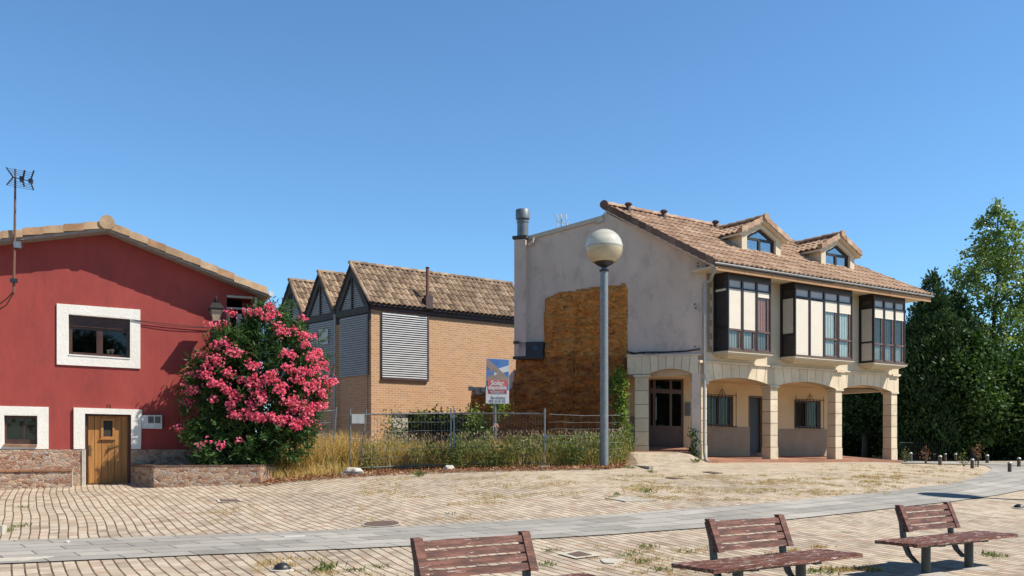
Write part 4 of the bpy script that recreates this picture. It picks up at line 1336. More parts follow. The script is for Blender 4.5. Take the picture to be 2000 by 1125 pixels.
# ------------------------------------------------------------ bay windows
def bay(pxs0, px0, px1, spec, side):
    BF = F.off(.655)
    t0, t1 = BF.t(px0), BF.t(px1)
    tb0 = F.t(pxs0); 
    z0, z1 = 4.66, zS - .002
    bw = empty('bay_window', F.p(t0, z0, .3) - ah.location); bw.parent = ah
    n = len(spec); cw = (t1 - t0) / n
    ztr0, ztr1 = 6.78, 7.0
    zh = 7.06
    m = MB()
    # header, sill, posts
    m.fbox(BF, t0, t1, 7.02, z1, 0, -.08); m.fbox(BF, t0, t1, z0 + .001, z0 + .06, 0, -.08)
    for i in range(n + 1):
        x = t0 + cw * i
        hw = .05 if i in (0, n) else .035
        xa = max(t0, x - hw); xb = min(t1, x + hw)
        m.fbox(BF, xa, xb, z0 + .061, 7.019, 0.004, -.084)
        m.fbox(BF, xb + .002 if i < n else xa - .006, xb + .006 if i < n else xa - .002, z0 + .08, 7.0, -.0, -.1)
    m.fbox(BF, t0 + .051, t1 - .051, 6.70, 6.755, .001, -.07)
    # return faces
    for tt, sg in ((t0, -1), (t1, 1)):
        SF = Frame(*F.p(tt, 0)[:2], F.n[0], F.n[1], F.u[0] * sg, F.u[1] * sg)
        if sg < 0:
            dx = tb0 - t0; v = F.p(t0, 0, .655) - F.p(tb0 , 0, 0)
            SF = Frame(*F.p(tt, 0)[:2], F.n[0], F.n[1], -F.u[0], -F.u[1])
        m.fbox(SF, .001, .09, z0 + .001, z1, -.001, -.06); m.fbox(SF, .575, .654, z0 + .001, z1, -.001, -.06)
        m.fbox(SF, .0905, .5745, 7.0, z1, -.001, -.06); m.fbox(SF, .0905, .5745, z0 + .001, z0 + .08, -.001, -.06); m.fbox(SF, .0905, .5745, 6.72, 6.79, -.001, -.06)
        m.fbox(SF, .0905, .5745, 5.40, 5.46, -.001, -.06)
    fr = m.build('frame', M['bay'], bw)
    SF = Frame(*F.p(t0, 0)[:2], F.n[0], F.n[1], -F.u[0], -F.u[1])
    m = MB(); m.fbox(SF, .0905, .5745, z0 + .081, 6.999, -.04, -.05)
    m.build('side_panel', simple('dark side glazing', (.035, .033, .036), (.05, .046, .045), 2, .2), bw)
    if side == 'bar':
        m = MB(); m.fbox(SF, .11, .56, 6.64, 6.71, .0, -.02); m.build('shutter', M['shutter'], bw)
    elif side:
        m = MB(); zz = side[0]
        while zz < side[1] - .03:
            m.fbox(SF, .11, .555, zz, zz + .038, -.02, -.035); zz += .045
        m.build('shutter', M['shutter'], bw)
    # roof deck of the bay and moulded base slab
    m = MB()
    for k, (e, za, zb2) in enumerate(((.05, 4.605, 4.659), (.00, 4.56, 4.604), (-.12, 4.515, 4.559), (-.34, 4.47, 4.514))):
        m.fbox(F, t0 - e, t1 + e, za, zb2, .001, .655 + e)
    m.build('base_moulding', M['cream'], bw)
    m = MB(); m.fbox(BF, t0 - .04, t1 + .08, 4.661, 4.70, .001, .07); m.build('sill', M['baylt'], bw)
    for i, sp in enumerate(spec):
        a = t0 + cw * i + .055; b = t0 + cw * (i + 1) - .045
        win = MB(); win.fbox(BF, a, b, 6.98, 7.019, -.02, -.06); win.fbox(BF, b - .028, b, z0 + .07, 6.699, -.012, -.06); win.fbox(BF, a, a + .012, z0 + .07, 6.699, -.012, -.06)
        hasrail = sp[0] != 'full'
        if hasrail:
            win.fbox(BF, a + .0125, b - .0285, 5.335, 5.40, -.0, -.07); win.fbox(BF, a + .0125, b - .0285, 4.72, 4.775, -.005, -.06)
            win.fbox(BF, b - .12, b - .029, 4.776, 5.334, -.03, -.07); win.fbox(BF, b - .12, b - .029, 5.401, 6.69, -.03, -.07)
        wn = win.build('window', M['baylt'], bw)
        m = MB(); m.fbox(BF, a, b, 6.757, 6.979, -.045, -.055); m.build('transom_panel', M['shutter'] if False else M['transom'], wn)
        zsh = {'full': 4.72, 'long': 5.41, 'mid': 6.36, 'short': 6.55}[sp[0]]
        m = MB(); zz = zsh
        while zz < 6.66:
            m.fbox(BF, a + .014, b - .03, zz, min(zz + .047, 6.698), -.02, -.034, random.random()); zz += .05
        m.fbox(BF, a + .014, b - .03, zsh - .02, zsh - .001, -.012, -.04)
        m.build('shutter', M['shutter'], wn)
        if hasrail:
            m = MB(); m.fbox(BF, a + .013, b - .12, 4.776, 5.334, -.048, -.052)
            if zsh > 5.5: m.fbox(BF, a + .013, b - .12, 5.401, zsh, -.048, -.052)
            m.build('pane', M['clearglass'], wn)
            def drape(z_a, z_b, mt):
                mm = MB(); K_ = 14
                for k in range(K_):
                    x0 = a + (b - a) * k / K_; x1 = a + (b - a) * (k + 1) / K_
                    d0 = -.075 - .012 * math.sin(k * 2.1); d1 = -.075 - .012 * math.sin((k + 1) * 2.1)
                    mm.add([BF.p(x0, z_a, d0), BF.p(x1, z_a, d1), BF.p(x1, z_b, d1), BF.p(x0, z_b, d0)], [(0, 1, 2, 3)])
                mm.build('curtain', mt, wn)
            drape(4.73, 5.37, M[sp[1]]); 
            if zsh > 5.5: drape(5.371, zsh + .05, M[sp[2]])
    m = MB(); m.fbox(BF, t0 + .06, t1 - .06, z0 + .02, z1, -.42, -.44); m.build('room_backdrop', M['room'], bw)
    return bw
M['transom'] = simple('pale transom glass', (.46, .42, .40), (.40, .37, .36), 2, .25)
M['palepane'] = simple('frosted lower pane', (.36, .37, .35), (.28, .29, .28), 3, .5)
bay(1393, 1422, 1506, [('long', 'palepane', 'palepane'), ('long', 'palepane', 'palepane'), ('short', 'curtain_dim', 'curtain_red')], 'bar')
bay(1523, 1553, 1665, [('full',), ('full',), ('mid', 'curtain', 'curtain'), ('mid', 'curtain', 'curtain')], (5.47, 6.71))
bay(1676, 1707, 1768, [('mid', 'palepane', 'room'), ('mid', 'palepane', 'room'), ('mid', 'palepane', 'room')], (4.75, 6.71))

# ------------------------------------------------------------ roof of the arcaded house
EV = .92; zEv = 7.36; PIT = .625
EFr = F.off(EV)
te0 = EFr.t(1392); te1 = EFr.t(1818)
RUN = 3.72
def zroof(d): return zEv + (EV - d) * PIT
m = MB()
# soffit and fascia
m.add([F.p(te0 + .05, zS, EV - .02), F.p(te1 - .05, zS, EV - .02), F.p(te1 - .05, zS, -6.5), F.p(te0 + .05, zS, -.05), F.p(te0 + .05, zS + .05, EV - .02), F.p(te1 - .05, zS + .05, EV - .02), F.p(te1 - .05, zS + .05, -6.5), F.p(te0 + .05, zS + .05, -.05)],
      [(0, 1, 2, 3), (7, 6, 5, 4), (0, 4, 5, 1), (1, 5, 6, 2), (2, 6, 7, 3), (3, 7, 4, 0)])
roofR = m.build('roof', M['cream'], ah)
m = MB(); nseg = 9
for i in range(nseg):
    a = te0 + .12 + (te1 - te0 - .15) * i / nseg
    m.fbox(F, a, a + (te1 - te0 - .15) / nseg - .01, zS - .09, zEv - .05, EV - .02, EV + .03, random.random())
m.build('fascia', simple('orange timber fascia', (.50, .27, .12), (.42, .22, .10), 2, .7, tone=.15), roofR)
m = MB(); m.tube([F.p(te0, zEv + .0, EV + .08), F.p(te1 + .05, zEv + .0, EV + .08)], .038, 8); m.build('gutter', simple('dull grey gutter', (.26, .27, .28), (.18, .19, .20), 5, .5), roofR)
P0 = F.p(te0, zEv + .05, EV + .06)
aF = Vector((F.u[0], F.u[1], 0)); bF = Vector((-F.n[0], -F.n[1], PIT)).normalized()
LS = RUN * math.sqrt(1 + PIT * PIT) + .06
kk = LS
su = Vector((S.u[0], S.u[1], 0))
# the verge follows the gable wall, the far end is hipped
vx = -.36   # u shift per metre going back
hz = 1 / math.sqrt(1 + PIT * PIT)
clipf = lambda v: (vx * v * hz * 1.0, (te1 - te0) - v * hz * 1.0)
m = MB()
ea_ = P0 - Vector((0, 0, .07)); eb_ = F.p(te1, zEv, EV) - Vector((0, 0, .05)); ec_ = F.p(te1 - RUN, zroof(EV - RUN), EV - RUN) - Vector((0, 0, .05)); ed_ = P0 + bF * LS + aF * clipf(LS)[0] - Vector((0, 0, .07))
m.box8([ea_, eb_, ec_, ed_] + [p - Vector((0, 0, .05)) for p in (ea_, eb_, ec_, ed_)]); m.build('roof_deck', M['slate'], roofR)
m = MB()
def tiles_shift(mb):
    P = P0 - aF * 5
    cl = lambda v: (5 + clipf(v)[0], 5 + clipf(v)[1])
    tiles(mb, P, aF, bF, te1 - te0 + 5, LS, .235, .40, .055, cl)
tiles_shift(m)
hipE = F.p(te1, zEv, EV); ridgeR = F.p(te1 - RUN, zroof(EV - RUN), EV - RUN); ridgeL = P0 + bF * LS + aF * clipf(LS)[0]
# hip face on the far end
RFa = Vector((-F.n[0], -F.n[1], 0)); bH = Vector((-F.u[0], -F.u[1], PIT)).normalized()
tiles(m, F.p(te1, zEv, EV), RFa, bH, 2 * RUN, LS, .235, .40, .055, lambda v: (v * hz, 2 * RUN - v * hz))
m.build('front_tiles', M['tile_pink'], roofR)
# rear slope (lower pitch) from the ridge
m = MB()
Bv = Vector((-F.n[0], -F.n[1], 0))
r0 = ridgeL; r1 = ridgeR + Vector((0, 0, .0))
r0 = r0 - Vector((S.n[0], S.n[1], 0)) * .45 - Vector((0, 0, .06)); DR = Vector((0, 0, 1.45))
m.add([r0, r1, r1 + Bv * 3.2 - DR, r0 + su * 2.9 - DR, r0 - Vector((0, 0, .1)), r1 - Vector((0, 0, .1)), r1 + Bv * 3.2 - DR - Vector((0, 0, .1)), r0 + su * 2.9 - DR - Vector((0, 0, .1))],
      [(0, 1, 2, 3), (7, 6, 5, 4), (0, 4, 5, 1), (1, 5, 6, 2), (2, 6, 7, 3), (3, 7, 4, 0)])
m.build('rear_slope', M['tile_pink'], roofR)
m = MB(); U3 = Vector((0, 0, 1))
cap_line(m, ridgeL + U3 * .05, ridgeR + U3 * .05, .12, .42); cap_line(m, hipE + U3 * .02, ridgeR + U3 * .04, .11, .42)
m.build('ridge_tiles', M['tile_pink'], roofR)
m = MB()
v0 = P0 + Vector((0, 0, -.02)); v1 = ridgeL
# rake tiles: squared drops along the gable
dv = (v1 - v0); nv_ = 15; out = Vector((S.n[0], S.n[1], 0))
for i in range(nv_):
    a = v0 + dv * (i / nv_ + .004); b = v0 + dv * ((i + 1.05) / nv_)
    up = Vector((0, 0, 1)); ja = .03; 
    w0 = out * .03; w1 = out * -.20
    m.box8([a + w0 + up * (-.13 + ja), b + w0 + up * -.13, b + w0 + up * .10, a + w0 + up * (.10 + ja), a + w1 + up * (-.13 + ja), b + w1 + up * -.13, b + w1 + up * .10, a + w1 + up * (.10 + ja)], random.random())
c = ridgeL + out * .06
m.tube([ridgeL + out * .10 + U3 * .04, ridgeL - out * .12 + U3 * .04], .15, 12)
m.build('verge_tiles', tile_mat('dark verge tile', (.13, .075, .06), (.19, .11, .085), (.25, .15, .12)), roofR)  # same tile as the roof, darkened to put the verge's shade into colour
# filler between verge and wall head
m = MB(); m.box8([v0 - U3 * .16 - out * .02, v1 - U3 * .16 - out * .02, v1 - out * .02 - U3 * .10, v0 - out * .02 - U3 * .10, v0 - U3 * .16 - out * 1.1, v1 - U3 * .16 - out * .5, v1 - out * .5 - U3 * .10, v0 - out * 1.1 - U3 * .10]); m.build('verge_soffit', M['stucco'], roofR)
# ridge ventilators
def ridge_pt(px):
    k = (px - CX) / FPX; d = ridgeR - ridgeL
    s = (k * ridgeL.y - ridgeL.x) / (d.x - k * d.y); return ridgeL + d * s
for px in (1216, 1285, 1386):
    c = ridge_pt(px) - Bv * .30 ; c.z -= .1
    m = MB(); m.lathe((c.x, c.y, c.z), [(.11, -.1), (.085, .12), (.075, .16), (.125, .20), (.135, .23), (.085, .28), (.02, .295)], 12); m.build('roof_vent', M['fascia'], roofR, smooth=True)

# dormers
def dormer(pxl, pyl, half_w, wall_h, rise):
    best = None
    for i in range(600):
        d = .8 - i * .006
        t, z = F.q(pxl, pyl, d)
        e = abs(z - zroof(d) - .03)
        if best is None or e < best[0]: best = (e, d, t, z)
    _, d, t, z = best
    D = F.off(d); t0 = t; t1 = t + 2 * half_w; tc = t + half_w
    ze = z + wall_h; zp = ze + rise
    dm = empty('dormer', F.p(tc, z, d) - ah.location); dm.parent = ah
    pw = .26
    m = MB(); zb_ = z - .15
    s_ = rise / half_w
    wi = [(t0 + pw, zb_), (t1 - pw, zb_), (t1 - pw, ze + pw * s_ - .16), (tc, zp - .16), (t0 + pw, ze + pw * s_ - .16)]
    m.prism(D, [(t0, zb_), (t0 + pw, zb_), wi[4], wi[3], wi[2], (t1 - pw, zb_), (t1, zb_), (t1, ze), (tc, zp), (t0, ze)], 0, -.22)
    dz = lambda dd: zroof(d - dd)
    # cheeks run back until the roof swallows them
    Lc = (ze - z) / PIT + .1
    for tt in (t0, t1 - .12):
        m.add([D.p(tt, z - .15, -.221), D.p(tt, ze, -.221), D.p(tt, ze, -Lc), D.p(tt + .12, z - .15, -.221), D.p(tt + .12, ze, -.221), D.p(tt + .12, ze, -Lc)], [(0, 1, 2), (5, 4, 3), (0, 3, 4, 1), (1, 4, 5, 2), (2, 5, 3, 0)])
    m.build('wall', M['cream'], dm)
    # window
    m = MB()
    ins = -.10
    zt = z + (ze - z) * .80
    m.fbox(D, wi[0][0], wi[0][0] + .05, zb_, wi[4][1], ins, ins - .07); m.fbox(D, wi[1][0] - .10, wi[1][0], zb_, wi[2][1], ins, ins - .07)
    m.fbox(D, wi[0][0] + .05, wi[1][0] - .10, zt, zt + .09, ins, ins - .07); m.fbox(D, wi[0][0] + .05, wi[1][0] - .10, z - .1, z + .07, ins, ins - .07)
    m.fbox(D, tc - .06, tc + .05, z + .07, zt, ins + .005, ins - .075)
    for a, b in ((wi[4], wi[3]), (wi[2], wi[3])):
        m.prism(D, [a, b, (b[0], b[1] - .10), (a[0], a[1] - .10)], ins + .004, ins - .066)
    wn = m.build('window', M['bay'], dm)
    m = MB(); m.prism(D, [(wi[0][0] + .02, z), (wi[1][0] - .02, z), (wi[1][0] - .02, wi[2][1] - .05), (tc, wi[3][1] - .06), (wi[0][0] + .02, wi[4][1] - .05)], ins - .03, ins - .035); m.build('pane', M['skyglass'], wn)
    m = MB(); m.prism(D, [(wi[0][0], zb_), (wi[1][0], zb_), wi[2], wi[3], wi[4]], -.45, -.47); m.build('curtain', M['curtain'], wn)
    # little tiled roof
    fo = .17; eo = .22
    zeo = ze - eo * s_ + .05; zpo = zp + .07
    Lr = (zpo - zroof(d)) / PIT + .05
    bk2 = Vector((-F.n[0], -F.n[1], 0))
    m = MB()
    for sg in (-1, 1):
        ea = D.p(tc + sg * (half_w + eo), zeo + .06, fo); pk = D.p(tc, zpo + .06, fo)
        bb_ = pk - ea; Ls = bb_.length
        Le = max(.3, (zeo - zroof(d)) / PIT + .4)
        tiles(m, ea, bk2, bb_, Lr + fo, Ls, .25, .40, .06, (lambda Le_, Lr_, Ls_: (lambda v: (0, Le_ + (Lr_ - Le_) * v / Ls_)))(Le + fo + .15, Lr + fo, Ls))
    rf = m.build('roof_tiles', M['tile_pink'], dm)
    m = MB()
    for sg in (-1, 1):
        Le = max(.3, (zeo - zroof(d)) / PIT + .1)
        A = [D.p(tc + sg * (half_w + eo), zeo - .04, fo - .02), D.p(tc, zpo - .04, fo - .02), D.p(tc, zpo - .04, -Lr), D.p(tc + sg * (half_w + eo), zeo - .04, -Le)]
        B = [p + Vector((0, 0, .07)) for p in A]
        m.add(A + B, [(0, 1, 2, 3), (7, 6, 5, 4), (0, 4, 5, 1), (1, 5, 6, 2), (2, 6, 7, 3), (3, 7, 4, 0)])
    m.build('roof_deck', M['cream'], dm)
    m = MB()
    for sg in (-1, 1):
        for i in range(4):
            f0 = i / 4 + .01; f1 = (i + 1.03) / 4
            pa_ = lambda f, k, dd: D.p(tc + sg * (half_w + eo) * (1 - f), zeo + (zpo - zeo) * f + k, dd)
            k0 = .03; 
            m.box8([pa_(f0, k0, fo + .03), pa_(f1, 0, fo + .03), pa_(f1, .20, fo + .02), pa_(f0, .20 + k0, fo + .02), pa_(f0, k0, fo - .2), pa_(f1, 0, fo - .2), pa_(f1, .16, fo - .18), pa_(f0, .16 + k0, fo - .18)], random.random())
    c0 = D.p(tc, zpo + .12, fo + .06); c1 = D.p(tc, zpo + .12, -Lr + .1)
    cap_line(m, c0, c1, .12, .4); m.tube([D.p(tc, zpo + .14, fo + .08), D.p(tc, zpo + .14, fo - .02)], .125, 12)
    m.build('verge_tiles', M['tile_pink'], dm)
    return dm
M['skyglass'] = glass_mat('sky reflecting glass', (.85, .9, .92), .25)
DW = None
def dw(pxl, pyl, pxr):
    for i in range(600):
        d = .8 - i * .006
        t, z = F.q(pxl, pyl, d)
        if abs(z - zroof(d) - .03) < .02: return (F.t(pxr, d) - t) / 2
    return 1.0
w1 = dw(1449, 493, 1525); w2 = dw(1604, 522, 1669)
print('dormer half widths', w1, w2)
dormer(1449, 493, w1, .66, .47)
dormer(1604, 522, w2, .66, .47)

# downpipe at the corner with its swan neck
m = MB()
m.tube([F.p(te0 + .12, zEv - .12, EV + .04), F.p(te0 + .14, zEv - .26, EV - .1), F.p(.02, zEv - .42, .35), F.p(-.02, zEv - .46, .13), F.p(-.02, zEv - .7, .10), F.p(-.02, 3.0, .10), F.p(-.02, 1.35, .10), F.p(.0, 1.12, .13), F.p(.03, 1.04, .22)], [.05] * 9, 8)
m.build('downpipe', M['pvc'], ah, smooth=True)
# cables sagging across the foot of the gable wall
m = MB()
def scable(pts, r=.012): 
    m.tube([S.p(*S.q(*p), .05) for p in pts], r, 5)
scable([(1225, 687), (1240, 690), (1262, 688), (1300, 688), (1340, 686), (1368, 682)], .022)
scable([(1228, 687), (1236, 692), (1246, 690), (1252, 687)]); scable([(1252, 688), (1262, 693), (1278, 691), (1283, 696), (1283, 704)]); scable([(1288, 687), (1288, 704)])
m.build('wall_cable', M['black'], ah)
# anchor holes
m = MB()
for p in ((1364, 501), (1363, 514), (1363, 520), (1357, 594), (1359, 602), (1357, 677)):
    c = S.p(*S.q(*p), .0); m.tube([c + Vector((S.n[0], S.n[1], 0)) * .012, c], .028, 8)
m.build('anchor_plate', M['black'], ah)

# sprayed foam on the party wall
def foam_mat(name, a, b, c):
    m, nt, bs = newmat(name)
    p = pos(nt)
    n1 = noise_n(nt, pos(nt, (1, 1, 2.2)), 2.2, 7, .65, .4)
    cc = ramp(nt, n1, [(.3, a), (.52, b), (.75, c)])
    cr_ = ramp(nt, noise_n(nt, pos(nt, (1, 1, 1.9)), 3.6, 7, .68, 1.6), [(.36, .35), (.47, 1.0)])  # bump noise also darkens the creases, painting their shade into the colour
    cc = mixc(nt, 1.0, cc, cr_, 'MULTIPLY')
    st = ramp(nt, noise_n(nt, pos(nt, (1.6, 1.6, .25)), 1.3, 5, .6), [(.5, 0.0), (.72, 1.0)])
    cc = mixc(nt, math_n(nt, 'MULTIPLY', st, .55), cc, a)
    # height component; the colour does not use it
    sz = nt.nodes.new('ShaderNodeSeparateXYZ'); L(nt, p, sz.inputs[0])
    L(nt, cc, bs.inputs['Base Color']); bs.inputs['Roughness'].default_value = .75
    bump(nt, bs, noise_n(nt, pos(nt, (1, 1, 1.9)), 3.6, 7, .68, 1.6), 1.0, .3)
    return m
M['foam_up'] = foam_mat('orange sprayed foam', (.78, .24, .045), (.98, .40, .085), (1.0, .52, .17))
M['foam_low'] = foam_mat('weathered brown sprayed foam', (.34, .10, .03), (.78, .28, .058), (.92, .40, .10))
def inpoly(x, y, poly):
    c = False; n = len(poly)
    for i in range(n):
        x1, y1 = poly[i]; x2, y2 = poly[(i + 1) % n]
        if (y1 > y) != (y2 > y) and x < (x2 - x1) * (y - y1) / (y2 - y1) + x1: c = not c
    return c
def edist(x, y, poly):
    m_ = 9
    for i in range(len(poly)):
        a = Vector(poly[i]); b = Vector(poly[(i + 1) % len(poly)]); p = Vector((x, y)); ab = b - a
        f = max(0, min(1, (p - a).dot(ab) / max(ab.length_squared, 1e-9))); m_ = min(m_, (p - a - ab * f).length)
    return m_
def foam(Fr, poly_px, mat, parent, name, thick=.10, st=.05, base=.0, seams=()):
    poly = [Fr.q(*p) for p in poly_px]
    a0 = min(p[0] for p in poly); a1 = max(p[0] for p in poly); z0 = min(p[1] for p in poly); z1 = max(p[1] for p in poly)
    nx = int((a1 - a0) / st) + 2; nz = int((z1 - z0) / st) + 2
    V = {}; mb = MB(); vs = []; 
    ins = [[inpoly(a0 + i * st, z0 + j * st, poly) for i in range(nx)] for j in range(nz)]
    def vert(i, j):
        if (i, j) in V: return V[(i, j)]
        x, z = a0 + i * st, z0 + j * st
        e = edist(x, z, poly) if ins[j][i] else 0
        k = min(1, e / .12)
        nn = noise.noise(Vector((x * 2.3, z * 4.2, 1))) * .5 + noise.noise(Vector((x * 5, z * 11, 4))) * .35 + noise.noise(Vector((x * 12, z * 20, 7))) * .25
        bulge = math.sin(k * math.pi / 2) * (thick + nn * .26)
        for (sx, w_, dp) in seams:
            bulge += dp * math.exp(-((x - sx) / w_) ** 2) * k
        d = base + max(bulge, .004)
        V[(i, j)] = len(vs); vs.append(Fr.p(x + noise.noise(Vector((x * 3, z * 3, 9))) * .03, z + noise.noise(Vector((x * 3, z * 3, 19))) * .03, d)); return V[(i, j)]
    fs = []
    for j in range(nz - 1):
        for i in range(nx - 1):
            if sum((ins[j][i], ins[j + 1][i], ins[j][i + 1], ins[j + 1][i + 1])) >= 2:
                fs.append((vert(i, j), vert(i + 1, j), vert(i + 1, j + 1), vert(i, j + 1)))
    mb.add(vs, fs); return mb.build(name, mat, parent, smooth=True)
foam(S, [(1065, 590), (1066, 583), (1090, 573), (1120, 569), (1150, 563), (1180, 560), (1200, 560), (1212, 556), (1222, 553), (1226, 575), (1224, 600), (1226, 640), (1225, 696), (1224, 708), (1063, 705), (1064, 640)], M['foam_up'], ah, 'foam_patch', .09, seams=((S.t(1140), .06, .05), (S.t(1128), .05, -.06)))
foam(S, [(1010, 699), (1064, 697), (1100, 690), (1224, 690), (1225, 800), (1226, 905), (1004, 905), (1005, 800)], M['foam_low'], ah, 'foam_coating', .13, .055, .0,
     seams=((S.t(1120), .035, -.10), (S.t(1127), .05, .08), (S.t(1060), .16, -.09), (S.t(1145), .10, .05)))
# hanging pipes drooping on the foam
m = MB()
def sc2(pts, r, d=.2): m.tube([S.p(*S.q(*p), d) for p in pts], r, 6)
sc2([(1120, 690), (1121, 740), (1120, 800)], .03, .16); sc2([(1066, 770), (1072, 785), (1084, 800), (1100, 808), (1114, 804), (1119, 790)], .03); sc2([(1131, 770), (1138, 785), (1152, 800), (1168, 815), (1175, 825)], .03)
m.build('sagging_pipe', M['foam_low'], ah)
# small dark recess with a tarpaulin at the back corner
tq = [S.q(1016, 668), S.q(1066, 667), S.q(1065, 697), S.q(1014, 698)]
Qw = patch(S, [tq[3], tq[2], tq[1], tq[0]])
m = MB(); m.pbox(Qw, .05, .98, .02, .95, .003, .22); bx = m.build('tarred_box', simple('black tarred sheet', (.022, .026, .036), (.04, .045, .055), 4, .55, .3, 12), ah)
m = MB(); m.pbox(Qw, -.12, .99, -.16, .015, .003, .30); m.pbox(Qw, -.15, .06, .85, 1.0, .22, .30); m.build('tar_ledge', M['slate'], bx)
m = MB(); m.prism(S, [S.q(1041, 677, .225), S.q(1050, 678, .225), S.q(1050, 684, .225), S.q(1040, 683, .225)], .222, .228); m.build('blue_sticker', simple('blue sticker', (.02, .10, .22), (.02, .07, .16), 20, .5), bx)

# TV aerial on the back slope
c = S.p(*S.q(1087, 446), -.5)
ta = empty('tv_aerial', c, 'small pale aerial rising behind the stained gable wall', 'aerial')
k_ = c.y / FPX
m = MB(); m.tube([(c.x, c.y, c.z - .15), (c.x, c.y, c.z + 28 * k_)], .026, 6)
m.tube([(c.x - 10 * k_, c.y, c.z + 20 * k_), (c.x + 10 * k_, c.y + .2, c.z + 18 * k_)], .012, 5)
m.build('mast', M['galv'], ta)
m = MB()
for dx, a, b in ((-9, 8, 22), (-9, 24, 33), (0, 24, 34), (0, 12, 22), (10, 24, 34), (10, 8, 20)):
    m.tube([(c.x + dx * k_ * .9, c.y, c.z + a * k_), (c.x + (dx + 2.2 * (1 if a < 20 else -1)) * k_, c.y, c.z + b * k_)], .034 if a > 20 else .028, 5)
m.build('elements', M['whitepvc'], ta)

# low foam-covered remnant wall left of the party wall
rw = empty('ruined_wall', S.p(S.t(950), 1.0, .1), 'low broken party wall under brown sprayed foam behind the sale board', 'wall')
pl_ = [(917, 905), (918, 800), (921, 765), (926, 757), (944, 757), (958, 760), (985, 760), (993, 735), (1004, 722), (1006, 905)]
pp = [S.q(*p) for p in pl_]
m = MB(); m.prism(S, pp, -.35, .0); m.build('core', M['stucco'], rw)
foam(S, [(917, 905), (917, 800), (922, 772), (930, 768), (960, 770), (990, 770), (1000, 760), (1007, 730), (1012, 905)], M['foam_low'], rw, 'foam_coating', .16, .055)
m = MB()
for k in range(16):
    x = 921 + k * 4.6; t, z = S.q(x, 757 + random.uniform(0, 4)); m.box((*S.p(t, 0, random.uniform(-.1, .1))[:2], z - random.uniform(0, .08)), (random.uniform(.12, .25), .3, random.uniform(.12, .26)), random.uniform(0, 3))
m.build('broken_top', M['concrete'], rw)
# ------------------------------------------------------------ street lamp
b = G(1180, 915)
kp = b.y / FPX
lp = empty('street_lamp', b, 'grey globe street lamp in front of the foam-covered party wall', 'street lamp')
zz = lambda py: EYE + (CY - py) * kp
m = MB(); m.tube([(b.x, b.y, b.z - .1), (b.x, b.y, zz(700)), (b.x, b.y, zz(526))], [8.3 * kp, 7.9 * kp, 7.6 * kp], 20)
m.build('pole', M['polegrey'], lp, smooth=True)
m = MB(); m.lathe((b.x, b.y, 0), [(8.0 * kp, zz(531)), (9.6 * kp, zz(529)), (9.6 * kp, zz(527)), (5.5 * kp, zz(526.5)), (5.5 * kp, zz(522)), (8 * kp, zz(520.5)), (15 * kp, zz(517)), (19 * kp, zz(513.5)), (19 * kp, zz(512))], 24)
m.build('collar', M['black'], lp, smooth=True)
def globe_mat(name, c, rough, tr):
    m, nt, bs = newmat(name)
    p = pos(nt, (2, 2, 9))
    cc = mixc(nt, ramp(nt, noise_n(nt, p, .8, 4, .6), [(.35, 0.0), (.7, 1.0)]), c, tuple(x * .78 for x in c))
    L(nt, cc, bs.inputs['Base Color']); bs.inputs['Roughness'].default_value = rough
    bs.inputs['Coat Weight'].default_value = .7; bs.inputs['Coat Roughness'].default_value = .08
    t = nt.nodes.new('ShaderNodeBsdfTranslucent'); L(nt, cc, t.inputs[0])
    mx = nt.nodes.new('ShaderNodeMixShader'); mx.inputs[0].default_value = tr
    L(nt, bs.outputs[0], mx.inputs[1]); L(nt, t.outputs[0], mx.inputs[2]); L(nt, mx.outputs[0], nt.nodes['Material Output'].inputs[0])
    return m
Rg = 36.4 * kp; zc = zz(484)
m = MB(); m.lathe((b.x, b.y, zc), [(Rg * math.cos(R(a)), Rg * math.sin(R(a))) for a in range(-50, 1, 5)], 32)
gl = m.build('globe', globe_mat('cream globe', (.80, .70, .50), .25, .5), lp, smooth=True)
m = MB(); m.lathe((b.x, b.y, zc), [(Rg * math.cos(R(a)), Rg * math.sin(R(a))) for a in list(range(3, 88, 5)) + [89]], 32)
m.build('globe_top', globe_mat('silvered globe', (.80, .77, .66), .16, .3), lp, smooth=True)
m = MB(); m.lathe((b.x, b.y, zc), [(Rg * .99, 0.002), (Rg * 1.015, .01), (Rg * 1.015, .045), (Rg * .99, .052)], 32); m.build('seam_ring', globe_mat('globe seam', (.50, .49, .42), .3, .1), lp, smooth=True)
m = MB(); m.lathe((b.x, b.y, zc), [(.05, -Rg * .76), (.06, -.25), (.09, -.2), (.10, .05), (.03, .12)], 12); m.build('lamp_bulb', M['shutter'], lp)

